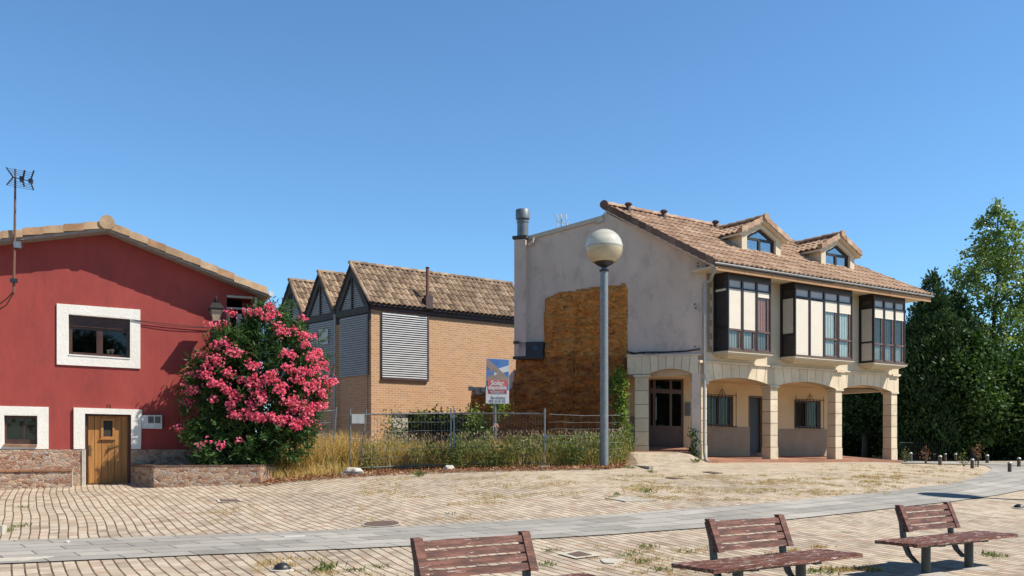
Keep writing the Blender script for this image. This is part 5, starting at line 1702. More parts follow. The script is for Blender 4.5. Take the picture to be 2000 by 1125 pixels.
# ------------------------------------------------------------ for-sale board
sb = Vector((-32 / FPX * 29, 29.0, gz(-.5, 29)))
sg = empty('sale_board', sb, 'sale board with blue photo and red lettering panel on a pole behind the fence', 'sign')
SFm = Frame(sb.x, sb.y - .05, .996, .09, .09, -.996)
q_ = lambda x, y: SFm.q(x, y)
bl, br, tr_, tl = q_(948.5, 788), q_(994, 788.5), q_(994.5, 702.5), q_(950, 700)
Qs = patch(SFm, [bl, br, tr_, tl])
m = MB(); m.pbox(Qs, 0, 1, 0, 1, .0, .03); pn = m.build('panel', simple('white board', (.78, .78, .77), (.74, .74, .73), 3, .45), sg)
m = MB(); c = q_(967, 788); m.tube([SFm.p(c[0], gz(-.5, 29) - .1, -.03), SFm.p(c[0], c[1] + 1.2, -.03)], .05, 8); m.build('post', M['galv'], sg)
def flat(name, pts, mat, d0=.031, d1=.034):
    m = MB(); P = [Qs(a, b_, 0) for a, b_ in pts]
    PP = []
    for p in P:
        t = (p.x - SFm.o[0]) * SFm.u[0] + (p.y - SFm.o[1]) * SFm.u[1]; PP.append((t, p.z))
    m.prism(SFm, PP, d0, d1); return m.build(name, mat, pn)
cb = simple('printed blue', (.09, .22, .55), (.14, .30, .62), 2, .4); cbr = simple('printed brown beam', (.36, .26, .21), (.44, .33, .27), 6, .4)
cr = simple('printed coral', (.74, .19, .16), (.70, .16, .14), 3, .4); crd = simple('printed dark coral', (.52, .10, .10), (.48, .09, .09), 3, .4); cw = simple('printed white', (.82, .82, .82), (.80, .80, .80), 3, .4); cg = simple('printed grey', (.22, .22, .22), (.2, .2, .2), 3, .4)
flat('picture', [(.01, .38), (.98, .30), (.98, .995), (.01, .995)], cb)
flat('picture', [(.01, .99), (.05, .995), (.98, .58), (.98, .42), (.75, .47), (.01, .82)], cbr, .0342, .037)
flat('picture', [(.50, .78), (.98, .87), (.98, .73), (.68, .69)], cw, .0342, .0365)
flat('picture', [(.01, .70), (.30, .76), (.60, .66), (.62, .50), (.01, .50)], cbr, .0371, .039)
flat('picture', [(.01, .68), (.35, .74), (.34, .68), (.01, .57)], cb, .0391, .040)
flat('picture', [(.34, .70), (.48, .67), (.36, .62)], cw, .0401, .041)
flat('lower_panel', [(.0, .0), (1, .0), (1, .30), (.86, .30), (.01, .38)], cw, .0342, .0415)
flat('red_panel', [(.07, .295), (.91, .30), (.91, .525), (.07, .525)], cr, .042, .045)
flat('dark_red_panel', [(.09, .215), (.90, .22), (.90, .293), (.09, .293)], crd, .042, .045)
def stext(body, a, b_, size, mat, name, bold=0, sx=1):
    p = Qs(a, b_, 0); t = (p.x - SFm.o[0]) * SFm.u[0] + (p.y - SFm.o[1]) * SFm.u[1]
    text_obj(body, size, SFm, t, p.z, .048, mat, pn, name, .002, bold=bold, sx=sx)
stext('Solar', .49, .455, .20, cw, 'lettering', .006); stext('disponible', .49, .355, .18, cw, 'lettering', .006, .78)
stext('Más información en', .49, .268, .055, cw, 'small_lettering', .001); stext('servihabitat.com', .49, .238, .06, cw, 'small_lettering', .001)
stext('servihabitat', .56, .135, .11, cg, 'logo_lettering', 0, .85); stext('902 15 01 02', .50, .055, .115, cg, 'telephone_number', .001, .85)
flat('logo', [(.22, .115), (.28, .115), (.28, .16), (.22, .16)], cg, .042, .046)
m = MB()
c = SFm.p(q_(968, 831)[0], q_(968, 831)[1], .03)
for k in range(5):
    m.tube([c + Vector((random.uniform(-.05, .05), -.05, .06)), c + Vector((random.uniform(-.12, .12), -.07, -.04)), c + Vector((random.uniform(-.16, .16), -.06, random.uniform(-.2, .0)))], .014, 5)
m.build('knotted_tape', simple('faded tape', (.55, .30, .22), (.62, .42, .34), 6, .7), sg)

# ------------------------------------------------------------ site fence
def fence(name, label, A, B, zA, zB, leanA=0, leanB=0, nv=30, nh=6, frame=True, topA=0, topB=0):
    r = empty(name, A, label, 'fence', 'mesh fence panels along the empty plot')
    A = Vector(A); B = Vector(B); d = B - A; ux = Vector((d.x, d.y, 0)).normalized()
    LA = Vector((A.x, A.y, zA)) + ux * leanA; LB = Vector((B.x, B.y, zB)) + ux * leanB
    m = MB()
    if frame:
        pr = .025
        m.tube([A + Vector((0, 0, -.03)), LA + (LA - A).normalized() * topA], pr, 8); m.tube([B + Vector((0, 0, -.03)), LB + (LB - B).normalized() * topB], pr, 8)
        m.tube([LA - Vector((0, 0, .03)), LB - Vector((0, 0, .03))], .022, 8); m.tube([A + Vector((0, 0, .14)), B + Vector((0, 0, .14))], .022, 8)
        m.build('frame', M['galv'], r)
    m = MB()
    for i in range(1, nv):
        f = i / nv; p = A.lerp(B, f) + Vector((0, 0, .15)); q = LA.lerp(LB, f) - Vector((0, 0, .03 if frame else random.uniform(-.04, .06)))
        m.tube([p, q], .0032, 3, cap=False)
    for j in range(1, nh + 1):
        f = j / (nh + 1)
        pts = []
        for k in range(7):
            h = k / 6; p = (A + Vector((0, 0, .14))).lerp(B + Vector((0, 0, .14)), h); q = (LA - Vector((0, 0, .03))).lerp(LB - Vector((0, 0, .03)), h)
            pts.append(p.lerp(q, f) + Vector((0, 0, .012 * math.sin(k * 2.3 + j))))
        m.tube(pts, .0055, 4, cap=False)
    if not frame:
        m.tube([LA, LA.lerp(LB, .5) + Vector((0, 0, -.03)), LB], .010, 4)
    m.build('mesh', M['galv'], r)
    return r
def zat(P, py): return EYE + (CY - py) / FPX * P.y
f0 = G(548, 940); f0 = Vector((f0.x, f0.y + 1.6, gz(f0.x, f0.y + 1.6)))
f1 = G(648, 922); f2 = G(684, 924); f2b = G(703, 922); f3 = G(881, 916); f4 = G(1064, 914); f5 = G(1212, 912)
fence('site_fence', 'sagging wire mesh on a leaning post between the oleander and the first fence frame', f0, f1, zat(f0, 804), zat(f1, 801), 0, .15, 14, 4, False)
r_ = [o for o in bpy.data.objects if o.name == 'site_fence'][0]
m = MB(); m.tube([f1, Vector((f1.x + .13, f1.y, zat(f1, 795)))], .028, 8); m.build('post', M['galv'], r_)
fence('site_fence', 'tall mesh fence panel with the small pale plate, left of the middle clamp', f2, f3, zat(f2, 808), zat(f3, 805), 0, 0, 30, 5, True, .12, .12)
fence('site_fence', 'tall mesh fence panel directly below the sale board', Vector((f3.x + .09, f3.y, f3.z)), f4, zat(f3, 805), zat(f4, 806), 0, 0, 30, 5, True, .12, .12)
fence('site_fence', 'thin wire fence in front of the brown foam wall, beside the lamp pole', Vector((f4.x + .12, f4.y, f4.z)), f5, zat(f4, 809), zat(f5, 811), 0, 0, 9, 6, False)
# the leaning frame end beside the first panel
le = empty('leaning_fence_post', f2b, 'leaning steel post crossing behind the small pale plate', 'post')
m = MB(); m.tube([f2b, Vector((f2b.x + .18, f2b.y + .05, zat(f2b, 799)))], .026, 8); m.build('tube', M['galv'], le)
pl2 = empty('notice_plate', (f2.x + .05, f2.y - .05, zat(f2, 827)), 'blank pale metal plate tied to the first fence panel', 'plate')
Fp = Frame(f2.x, f2.y - .04, (f3 - f2).x, (f3 - f2).y, (f3 - f2).y, -(f3 - f2).x)
m = MB(); a = Fp.q(687, 827); c = Fp.q(712, 809); m.fbox(Fp, a[0], c[0], a[1], c[1], .0, .008); m.build('sheet', simple('weathered pale plate', (.50, .54, .54), (.38, .41, .41), 3, .6, stretch=(6, 6, .5)), pl2)
# clamps
for k, (P, py, lb) in enumerate(((f3, 813, 'steel clamp high on the middle fence joint'), (f4, 853, 'steel clamp on the fence joint left of the lamp'))):
    o = MB(); o.box((P.x + .05, P.y - .03, zat(P, py)), (.16, .06, .10)); ob = o.build('fence_clamp', M['galv']); tag(ob, lb, 'clamp', 'clamps joining the fence panels')
# feet of the fence
def blob(name, c, rx, ry, rz_, mat, label, cat, group=None, sd=0, rot=0):
    bm = bmesh.new(); bmesh.ops.create_icosphere(bm, subdivisions=3, radius=1)
    for v in bm.verts:
        n = noise.noise(v.co * 1.6 + Vector((sd, 0, 0))) * .35 + noise.noise(v.co * 5 + Vector((sd, 3, 0))) * .12
        v.co *= 1 + n
        v.co = Vector((v.co.x * rx, v.co.y * ry, max(v.co.z, -.3) * rz_))
    me = bpy.data.meshes.new(name); bm.to_mesh(me); bm.free(); me.materials.append(mat)
    me.polygons.foreach_set('use_smooth', [True] * len(me.polygons))
    o = bpy.data.objects.new(name, me); o.location = c; o.rotation_euler = (0, 0, rot); col.objects.link(o); tag(o, label, cat, group); return o
c = G(689, 930)
ft = empty('concrete_foot', c, 'largest whitish concrete foot holding the leaning post and first fence panel', 'concrete foot', 'concrete feet of the fence')
m = MB(); m.box((c.x - .02, c.y + .06, c.z + .04), (.62, .34, .13), .1); m.build('slab', M['concrete'], ft)
ob = blob('cement_bag', (0, 0.02, .14), .26, .18, .11, simple('whitish cement bag', (.66, .63, .58), (.50, .47, .42), 7, .9, .4, 22), None, None, sd=2); ob.parent = ft
c = G(877, 920); blob('cement_lump', (c.x, c.y, c.z + .05), .17, .14, .12, simple('white plaster lump', (.70, .66, .60), (.48, .44, .38), 9, .9, .5, 20), 'small white plaster lump at the middle fence joint', 'lump', sd=5)
c = G(1062, 917); m = MB(); m.box((c.x, c.y + .1, c.z + .04), (.24, .2, .12), .2); ob = m.build('fence_block', M['concrete']); tag(ob, 'small square concrete block under the fence joint left of the lamp', 'block')

# ------------------------------------------------------------ benches
def wood_mat(wt=.60):
    m, nt, bs = newmat('peeling red brown slats')
    tc = nt.nodes.new('ShaderNodeTexCoord'); 
    mp = nt.nodes.new('ShaderNodeMapping'); mp.inputs['Scale'].default_value = (1.2, 9, 9); L(nt, tc.outputs['Object'], mp.inputs[0])
    v = mp.outputs[0]
    a = N(nt, 'ShaderNodeAttribute', attribute_name='tone')
    oi = nt.nodes.new('ShaderNodeObjectInfo')
    ad = nt.nodes.new('ShaderNodeVectorMath'); ad.operation = 'MULTIPLY_ADD'
    L(nt, a.outputs['Vector'], ad.inputs[0]); ad.inputs[1].default_value = (13, 13, 13); L(nt, v, ad.inputs[2])
    v = ad.outputs[0]
    base = ramp(nt, noise_n(nt, v, 3, 6, .65), [(.3, (.045, .015, .010)), (.55, (.105, .036, .023)), (.75, (.175, .075, .048))])
    peel = ramp(nt, noise_n(nt, v, 3.0, 9, .72, .3), [(.51, 0.0), (.55, 1.0)])
    c = mixc(nt, math_n(nt, 'MULTIPLY', peel, .6), base, (.19, .075, .052))
    wh = ramp(nt, noise_n(nt, v, 4.5, 10, .8, .5), [(wt, 0.0), (wt + .025, 1.0)])
    c = mixc(nt, math_n(nt, 'MULTIPLY', wh, .8), c, (.60, .52, .47))
    dk = ramp(nt, noise_n(nt, v, 6.0, 8, .75), [(.30, 1.0), (.37, 0.0)])
    c = mixc(nt, math_n(nt, 'MULTIPLY', dk, .8), c, (.03, .018, .015))
    L(nt, c, bs.inputs['Base Color']); bs.inputs['Roughness'].default_value = .6; bs.inputs['Specular IOR Level'].default_value = .3
    bump(nt, bs, noise_n(nt, v, 6, 8, .75), .5, .01)
    return m
M['slat'] = wood_mat()
M['slat_seat'] = wood_mat(.555)
M['bsteel'] = simple('grey green bench steel', (.085, .095, .092), (.065, .072, .07), 8, .5, .04, 40, metal=.2)
def rough_box(mb, p0, p1, n=14, j=.004, tone=.5):
    """board along x with slightly uneven edges"""
    (x0, y0, z0), (x1, y1, z1) = p0, p1
    V = []
    for i in range(n + 1):
        x = x0 + (x1 - x0) * i / n
        for y, z in ((y0, z0), (y1, z0), (y1, z1), (y0, z1)):
            V.append((x, y + random.uniform(-j, j), z + random.uniform(-j, j)))
    Fc = [(3, 2, 1, 0), (4 * n, 4 * n + 1, 4 * n + 2, 4 * n + 3)]
    for i in range(n):
        for k in range(4):
            k2 = (k + 1) % 4; Fc.append((4 * i + k, 4 * i + k2, 4 * i + 4 + k2, 4 * i + 4 + k))
    mb.add(V, Fc, tone)
BL, BD, BH = 2.28, .58, .43
def make_bench(label):
    r = empty('park_bench', (0, 0, 0), label, 'bench', 'weathered slatted benches in the foreground')
    m = MB(); nb = 6; w_ = (BD - .01) / nb
    for i in range(nb):
        rough_box(m, (0.0 + random.uniform(0, .008), i * w_ + .004, BH - .038), (BL - random.uniform(0, .01), (i + 1) * w_ - .006, BH), 18, .0035, random.random())
    m.build('seat', M['slat_seat'], r)
    # backrest: four slats between two end boards, leaning back
    def Bk(x, z, o): # z height, o outward toward the seat (-y)
        f = (z - .52) / .33
        return (x, .50 + .14 * f - o, z - .03)
    m = MB()
    for i in range(4):
        z0 = .545 + i * .078; z1 = z0 + .060
        n = 12; V = []
        for k in range(n + 1):
            x = .65 + (1.63 - .65) * k / n
            for z, o in ((z0, 0), (z1, 0), (z1, .034), (z0, .034)):
                a = Bk(x, z + random.uniform(-.003, .003), o); V.append(a)
        Fc = [(3, 2, 1, 0), (4 * n, 4 * n + 1, 4 * n + 2, 4 * n + 3)]
        for k in range(n):
            for q in range(4):
                q2 = (q + 1) % 4; Fc.append((4 * k + q, 4 * k + q2, 4 * k + 4 + q2, 4 * k + 4 + q))
        m.add(V, Fc, random.random())
    for xa, xb in ((.565, .648), (1.632, 1.715)):
        m.box8([Bk(xa, .535, .045), Bk(xb, .535, .045), Bk(xb, .865, .045), Bk(xa, .865, .045), Bk(xa, .535, -.02), Bk(xb, .535, -.02), Bk(xb, .865, -.02), Bk(xa, .865, -.02)], random.random())
    m.build('backrest', M['slat'], r)
    for x in (.60, 1.66):
        m = MB(); 
        pts = [(x, .64, .80), (x, .58, .62), (x, .565, .48), (x, .55, .36), (x, .48, .22), (x, .38, .13)]
        V = []
        for (px_, py_, pz_) in pts:
            V += [(px_ - .028, py_ + .035, pz_), (px_ + .028, py_ + .035, pz_), (px_ + .028, py_ - .02, pz_), (px_ - .028, py_ - .02, pz_)]
        n = len(pts) - 1
        Fc = [(3, 2, 1, 0), (4 * n, 4 * n + 1, 4 * n + 2, 4 * n + 3)]
        for k in range(n):
            for q in range(4):
                q2 = (q + 1) % 4; Fc.append((4 * k + q, 4 * k + q2, 4 * k + 4 + q2, 4 * k + 4 + q))
        m.add(V, Fc); m.build('back_support', M['bsteel'], r)
    m = MB(); m.box((1.16, .30, .36), (1.40, .10, .06)); m.build('beam', M['bsteel'], r)
    for x in (.66, 1.62):
        m = MB(); m.tube([(x, .30, -.02), (x, .30, .33)], .055, 14); m.box((x, .30, .372), (.10, .46, .035))
        lg = m.build('leg', M['bsteel'], r, smooth=True)
        m = MB(); m.lathe((x, .30, -.03), [(.26, 0), (.26, .038), (.24, .045)], 20); m.build('concrete_base', M['concrete'], r)
    return r
bench_lab = ['nearest peeling bench, its seat cut off by the bottom of the picture', 'middle peeling bench between the two others, its legs at the bottom edge', 'farthest peeling bench, whole with both legs and shadow visible at right']
BANG = R(34)
bench_pos = [(-.93, 6.66), (1.88, 8.60), (4.74, 10.78)]
b0 = make_bench(bench_lab[0])
for i in range(3):
    o = b0 if i == 0 else copy_tree(b0)
    o.location = (*bench_pos[i], gz(*bench_pos[i]) + .0); o.rotation_euler = (0, 0, BANG)
    o['label'] = bench_lab[i]

# ------------------------------------------------------------ bollards
M['bolcap'] = simple('pale dome cap', (.62, .60, .55), (.48, .46, .42), 8, .45, metal=.3)
M['bolbody'] = simple('brown iron bollard', (.085, .062, .052), (.12, .09, .075), 9, .7, .15, 40)
def make_bollard():
    r = empty('bollard', (0, 0, 0), '', 'bollard', 'short domed bollards at the end of the square')
    m = MB(); m.lathe((0, 0, 0), [(.085, -.05), (.085, .015), (.074, .02), (.074, .33), (.082, .335), (.082, .355)], 14); m.build('post', M['bolbody'], r, smooth=True)
    m = MB(); m.lathe((0, 0, .355), [(.084, 0), (.082, .02), (.066, .05), (.04, .068), (.008, .076)], 14); m.build('cap', M['bolcap'], r, smooth=True)
    return r
bols = [(1767, 898, 14, 'dim bollard half hidden by the end pillar of the arcade'), (1778.5, 902, 19, 'bollard standing nearest the end pillar of the arcade'), (1787, 899, 14, 'short bollard in weeds just behind the one nearest the pillar'),
        (1807.5, 900, 16, 'greenish capped bollard behind a dry weed stalk'), (1825, 900.5, 16, 'bollard in the weeds, left of the one set forward on the sandy paving'), (1836, 908.5, 19.5, 'bollard set forward on the sandy paving, left of two such'),
        (1846, 901, 16, 'bollard in the weeds close behind the forward left one'), (1866, 901, 16, 'bollard in the weed strip halfway between the two forward ones'), (1899, 915, 19.5, 'forward bollard at the tip of the sandy paving beside the path bend'),
        (1928, 905.5, 18, 'bollard against the dark trees above the bend of the path'), (1972, 922.5, 21, 'bollard standing alone in the middle of the pale grey path'), (1990, 912, 19, 'bollard in shade at the right, behind the one standing in the path')]
bo0 = make_bollard()
for i, (px, py, h, lb) in enumerate(bols):
    o = bo0 if i == 0 else copy_tree(bo0)
    c = G(px, py); o.location = c; o['label'] = lb
    s_ = h * c.y / FPX / .431; o.scale = (min(1.15, max(.85, s_)),) * 2 + (s_,)

# ------------------------------------------------------------ covers, drains, ground lights
def ground_poly(name, pxs, mat, label, cat, lift=.02, thick=.012, border=None, group=None):
    P = [G(*p) for p in pxs]
    r = empty(name, P[0], label, cat, group)
    m = MB(); n = len(P)
    V = [(p.x, p.y, p.z + lift - thick - .02) for p in P] + [(p.x, p.y, p.z + lift) for p in P]
    m.add(V, [tuple(reversed(range(n))), tuple(range(n, 2 * n))] + [(i, (i + 1) % n, n + (i + 1) % n, n + i) for i in range(n)])
    m.build('cover', mat, r)
    if border:
        c = sum((Vector(p) for p in P), Vector()) / n
        m = MB(); V = []
        for k, (e, z) in enumerate(((border, lift - .004), (0.0, lift - .004))):
            for p in P:
                d = (p - c); d.z = 0; q = p + d.normalized() * e if e else p
                V.append((q.x, q.y, gz(q.x, q.y) + z))
        m.add(V, [(i, (i + 1) % n, n + (i + 1) % n, n + i) for i in range(n)])
        m.build('surround', M['cement'], r)
    return r
M['castiron'] = simple('rusty cast iron', (.105, .065, .052), (.17, .115, .09), 30, .8, .6, 30, dirt=((.24, .19, .15), 14, .58, .7))
c = G(745, 1024.5)
mh = empty('manhole_cover', c, 'round rusty manhole cover beside the grey path', 'manhole cover')
def disc(m, c, r0, r1, l0, l1, seg=36, squash=1):
    V = []
    for r, l in ((r0, l0), (r1, l1)):
        for k in range(seg):
            a = 2 * math.pi * k / seg; x = c.x + r * math.cos(a); y = c.y + r * math.sin(a) * squash; V.append((x, y, gz(x, y) + l))
    m.add(V, [(k, (k + 1) % seg, seg + (k + 1) % seg, seg + k) for k in range(seg)])
    return V
rM = 34 * c.y / FPX
m = MB(); disc(m, c, rM, rM * .5, .022, .024); disc(m, c, rM * .5, .005, .024, .024); m.build('cover', M['castiron'], mh)
m = MB(); disc(m, c, rM * 1.13, rM * 1.005, .012, .018); m.build('surround', M['concrete'], mh)
ground_poly('drain_cover', [(428, 977), (462, 976.5), (470, 980), (432, 981)], M['castiron'], 'rusty oblong drain cover in front of the oleander planter', 'drain cover', border=.09)
ground_poly('drain_cover', [(1107, 1084), (1131, 1079), (1157, 1086), (1127, 1090)], M['castiron'], 'square brown drain cover right of the nearest bench back', 'drain cover', border=.13)
ground_poly('drain_cover', [(1299, 934), (1310, 933), (1332, 935.5), (1318, 936.5)], M['castiron'], 'dark drain cover on the sandy ground before the porch', 'drain cover')
ground_poly('drain_cover', [(1372, 922.5), (1388, 922), (1412, 925), (1396, 926)], M['castiron'], 'thin rusty drain cover in front of the corner downpipe', 'drain cover')
ground_poly('concrete_slab', [(1182, 974), (1240, 971), (1282, 978), (1222, 981)], M['concrete'], 'worn rectangular concrete slab let into the sandy paving', 'slab')
ground_poly('cement_patch', [(1172, 1095), (1190, 1092), (1208, 1094), (1214, 1098), (1200, 1102), (1180, 1101)], M['cement'], 'rough whitish cement patch beside the square drain cover', 'patch', lift=.016)
ground_poly('cement_stain', [(-60, 1096), (30, 1092), (105, 1089.5), (70, 1095), (40, 1098), (-60, 1102)], M['cement'], 'pale cement smear along the lower edge of the path at left', 'stain', lift=.024)
ground_poly('path_light', [(126, 1061), (131, 1059), (137, 1060), (132, 1062)], M['whitepvc'], 'tiny white glass light set in the grey path', 'ground light', lift=.03)
ground_poly('pale_slab', [(553, 1049), (596, 1048), (596, 1050), (556, 1051.3)], M['whitepvc'], 'thin whitish scrape on the path near the manhole cover', 'mark', lift=.022)
def dome(px, py, lab):
    c = G(px, py)
    r = empty('ground_light', c, lab, 'ground light', 'black domed ground lights'); rr = 17.5 * c.y / FPX
    m = MB(); m.lathe((c.x, c.y, c.z), [(rr, .0), (rr * .98, rr * .25), (rr * .82, rr * .6), (rr * .5, rr * .85), (rr * .1, rr * .93)], 24); m.build('hood', M['black'], r, smooth=True)
    m = MB(); m.lathe((c.x, c.y, c.z - .02), [(rr * 1.35, 0), (rr * 1.3, .035), (rr * 1.0, .045)], 24); m.build('base', M['cement'], r)
    m = MB(); m.box((c.x + rr * .62, c.y - rr * .62, c.z + rr * .42), (rr * .3, .02, rr * .16), R(45)); m.build('lens', M['galv'], r)
dome(551, 1115, 'black domed light in the near paving at lower left')
c = G(1990, 993)
r = empty('ground_light', c, 'small black domed light at the right edge of the picture', 'ground light', 'black domed ground lights')
m = MB(); m.lathe((c.x, c.y, c.z), [(.10, .0), (.098, .03), (.08, .06), (.05, .08), (.01, .09)], 20); m.build('hood', M['black'], r, smooth=True)
m = MB(); m.lathe((c.x, c.y, c.z - .02), [(.15, 0), (.14, .035), (.10, .04)], 20); m.build('base', M['cement'], r)
c = G(2, 1042); m = MB(); m.box((c.x - .03, c.y, c.z + .06), (.17, .17, .16), .1); ob = m.build('stone_stub', M['cement']); tag(ob, 'small whitish stub with weeds at the left edge', 'block')
c = G(1258, 912); m = MB(); a = G(1224, 905.5); b_ = G(1268, 917)
wallseg(m, a, b_, .12, a.z - .3, b_.z + .09); ob = m.build('edging_kerb', M['concrete']); tag(ob, 'grey edging kerb running from the foam wall corner onto the paving', 'kerb')
# the neighbouring lamp of the row stands just outside the view at right; its shadow crosses the path
sp_ = G(1836, 968); hh_ = (zc - b.z)
ox_ = SUN.x / SUN.z * hh_; oy_ = SUN.y / SUN.z * hh_
lp2 = copy_tree(lp)
lp2.location = (sp_.x + ox_, sp_.y + oy_, gz(sp_.x + ox_, sp_.y + oy_))
lp2['label'] = 'second globe street lamp off the right edge of the view'
lp['group'] = lp2['group'] = 'globe street lamps of the square'
# ------------------------------------------------------------ vegetation
M['oleaf'] = leaf_mat('oleander leaf', (.018, .045, .014), (.042, .095, .028), (.105, .175, .05), 1.2, .22, .42)
M['opetal'] = leaf_mat('pink oleander petal', (.56, .06, .155), (.80, .145, .275), (.92, .40, .50), 5.0, .25, .6)
M['stem'] = simple('green brown stem', (.14, .12, .06), (.10, .075, .045), 6, .8)
ol = empty('oleander', (-6.9, 25.0, zpt), 'large pink flowering oleander bush against the red house', 'shrub')
prof = np.array([(588, 508, 528), (600, 484, 556), (620, 450, 585), (645, 415, 602), (690, 388, 628), (740, 366, 644), (780, 362, 640), (820, 362, 624), (860, 366, 606), (900, 376, 585), (925, 398, 545), (942, 425, 500)], float)
def ocen(x):
    """depth of the bush's middle for a lateral position"""
    t = (x - H.o[0]) / H.u[0]
    yw = H.o[1] + H.u[1] * np.minimum(t, tR)
    return yw - 1.05
def pxX(px, Y): return (px - CX) / FPX * Y
def oenv(n, shell=0.55):
    out = []
    while len(out) < n:
        py = random.uniform(590, 942)
        l = np.interp(py, prof[:, 0], prof[:, 1]); r = np.interp(py, prof[:, 0], prof[:, 2])
        if random.random() > (r - l) / 300: continue
        rr = math.sqrt(random.uniform(shell ** 2, 1)) * random.uniform(.9, 1.06); th = random.uniform(0, 2 * math.pi)
        px = (l + r) / 2 + (r - l) / 2 * rr * math.cos(th)
        hw = (r - l) / 2 * 24.8 / FPX
        x = pxX(px, 24.8); y = float(ocen(x)) - .35 * max(0, (py - 820) / 120) + min(hw * .62, 1.0) * rr * math.sin(th)
        z = EYE + (CY - py) / FPX * 24.8
        if z < zpt + .02 and (y > 24.35): continue
        if rr > .55 and noise.noise(Vector((x * 2.1, y * 2.1, z * 2.4))) + .35 * noise.noise(Vector((x * 6, y * 6, z * 6))) < -.13: continue
        if (x - H.o[0]) * H.n[0] + (y - H.o[1]) * H.n[1] < .12 and (x - H.o[0]) * H.u[0] + (y - H.o[1]) * H.u[1] < tR + .1: continue
        out.append((x, y, z, math.cos(th) * rr, math.sin(th) * rr, (760 - py) / 170))
    return np.array(out)
tips = oenv(2300, .45)
P = tips[:, :3]; O = unit(np.stack([tips[:, 3], tips[:, 4], np.clip(tips[:, 5], -.6, 1) + .35], 1) + rng.normal(0, .28, (len(tips), 3)))
nl = 13
Pc = np.repeat(P, nl, 0) - np.repeat(O, nl, 0) * rng.uniform(0, .26, (len(P) * nl, 1))
D = unit(np.repeat(O, nl, 0) * rng.uniform(.25, 1.1, (len(P) * nl, 1)) + unit(rng.normal(size=(len(P) * nl, 3))) * .85)
tn = np.clip(np.repeat(rng.uniform(.1, .9, len(P)), nl) + rng.normal(0, .18, len(Pc)), 0, 1)
quads_mesh('foliage', leaves(Pc, D, rng.uniform(.13, .23, len(Pc)), rng.uniform(.028, .042, len(Pc)), .15), tn, M['oleaf'], ol)
# stray shoots breaking the outline
sh_ = oenv(110, .93); sh_ = sh_[sh_[:, 3] > -.35]; P = sh_[:, :3]; O = unit(np.stack([sh_[:, 3], sh_[:, 4] * .6, np.clip(sh_[:, 5], -.3, 1) + .5], 1) + rng.normal(0, .2, (len(P), 3)))
ln_s = rng.uniform(.12, .42, len(P)); nl = 20
fr_s = rng.uniform(0, 1, (len(P) * nl, 1)); OO = np.repeat(O, nl, 0)
Pc = np.repeat(P, nl, 0) + OO * fr_s * np.repeat(ln_s, nl)[:, None]; D = unit(OO * .8 + unit(rng.normal(size=Pc.shape)) * .8)
quads_mesh('stray_shoots', leaves(Pc, D, rng.uniform(.12, .2, len(Pc)), rng.uniform(.026, .038, len(Pc)), .15), rng.uniform(.2, 1, len(Pc)), M['oleaf'], ol)
# inner sparse dark foliage
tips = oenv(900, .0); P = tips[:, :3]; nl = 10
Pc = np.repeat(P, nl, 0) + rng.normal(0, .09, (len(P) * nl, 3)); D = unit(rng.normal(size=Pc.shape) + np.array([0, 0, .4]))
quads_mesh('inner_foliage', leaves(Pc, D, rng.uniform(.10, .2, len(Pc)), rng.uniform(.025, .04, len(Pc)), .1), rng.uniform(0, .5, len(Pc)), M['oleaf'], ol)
m = MB()
for k in range(34):
    tp_ = tips[k * 20][:3]; b_ = Vector((-6.9 + random.uniform(-.5, .5), 24.95 + random.uniform(-.25, .25), zpt - .05)); t_ = Vector(tp_)
    m.tube([b_, b_.lerp(t_, .35) + Vector((0, 0, .35)), t_], [.028, .018, .007], 5)
m.build('stem', M['stem'], ol)
fl_px = [(453, 612), (412, 635), (433, 633), (485, 610), (504, 610), (527, 600), (536, 612), (523, 622), (545, 639), (552, 650), (420, 674), (437, 670), (449, 686), (465, 688), (590, 655), (605, 657), (596, 674), (570, 692), (558, 690), (394, 694), (416, 700), (424, 706),
 (613, 692), (621, 688), (606, 700), (406, 717), (408, 733), (441, 725), (453, 731), (488, 711), (500, 715), (558, 715), (574, 723), (590, 723), (603, 728), (617, 719), (629, 711), (375, 731), (363, 754), (379, 760), (371, 762), (414, 750), (424, 748), (433, 754), (443, 760), (455, 770), (462, 776),
 (476, 743), (488, 750), (496, 739), (506, 752), (515, 745), (526, 740), (535, 739), (531, 730), (554, 754), (547, 766), (540, 757), (590, 747), (580, 740), (601, 762), (610, 755), (617, 750), (629, 739), (633, 770), (625, 765), (650, 743), (641, 750), (451, 789), (488, 790), (500, 770), (510, 780),
 (562, 786), (570, 780), (574, 790), (586, 795), (594, 786), (600, 800), (617, 794), (629, 794), (455, 807), (463, 812), (488, 813), (478, 805), (500, 812), (511, 817), (539, 819), (530, 812), (548, 822), (558, 817), (582, 833), (575, 826), (598, 817), (606, 808), (590, 826), (408, 865), (387, 872), (349, 837), (433, 868), (470, 860)]
cl = []
for (px, py) in fl_px:
    l = np.interp(py, prof[:, 0], prof[:, 1]); r = np.interp(py, prof[:, 0], prof[:, 2])
    u_ = max(-.97, min(.97, (px - (l + r) / 2) / ((r - l) / 2)))
    x = pxX(px, 24.5); hw = (r - l) / 2 * 24.8 / FPX
    y = float(ocen(x)) - min(hw * .62, 1.0) * math.sqrt(1 - u_ * u_) - .06
    k = y / 24.5
    cl.append((x * k, y, EYE + (CY - py) / FPX * y, 1 if py < 850 else .35))
for _ in range(24):
    e = oenv(1, .96)[0]
    if e[5] > -.45: cl.append((e[0], e[1], e[2] + .05, .8))
cl = np.array(cl)
per = 32
C_ = np.repeat(cl, per, 0)
nf = len(C_)
keep = rng.uniform(size=nf) < C_[:, 3]
C_ = C_[keep]; nf = len(C_)
off = rng.normal(size=(nf, 3)) * np.array([.076, .052, .056])
fc = C_[:, :3] + off
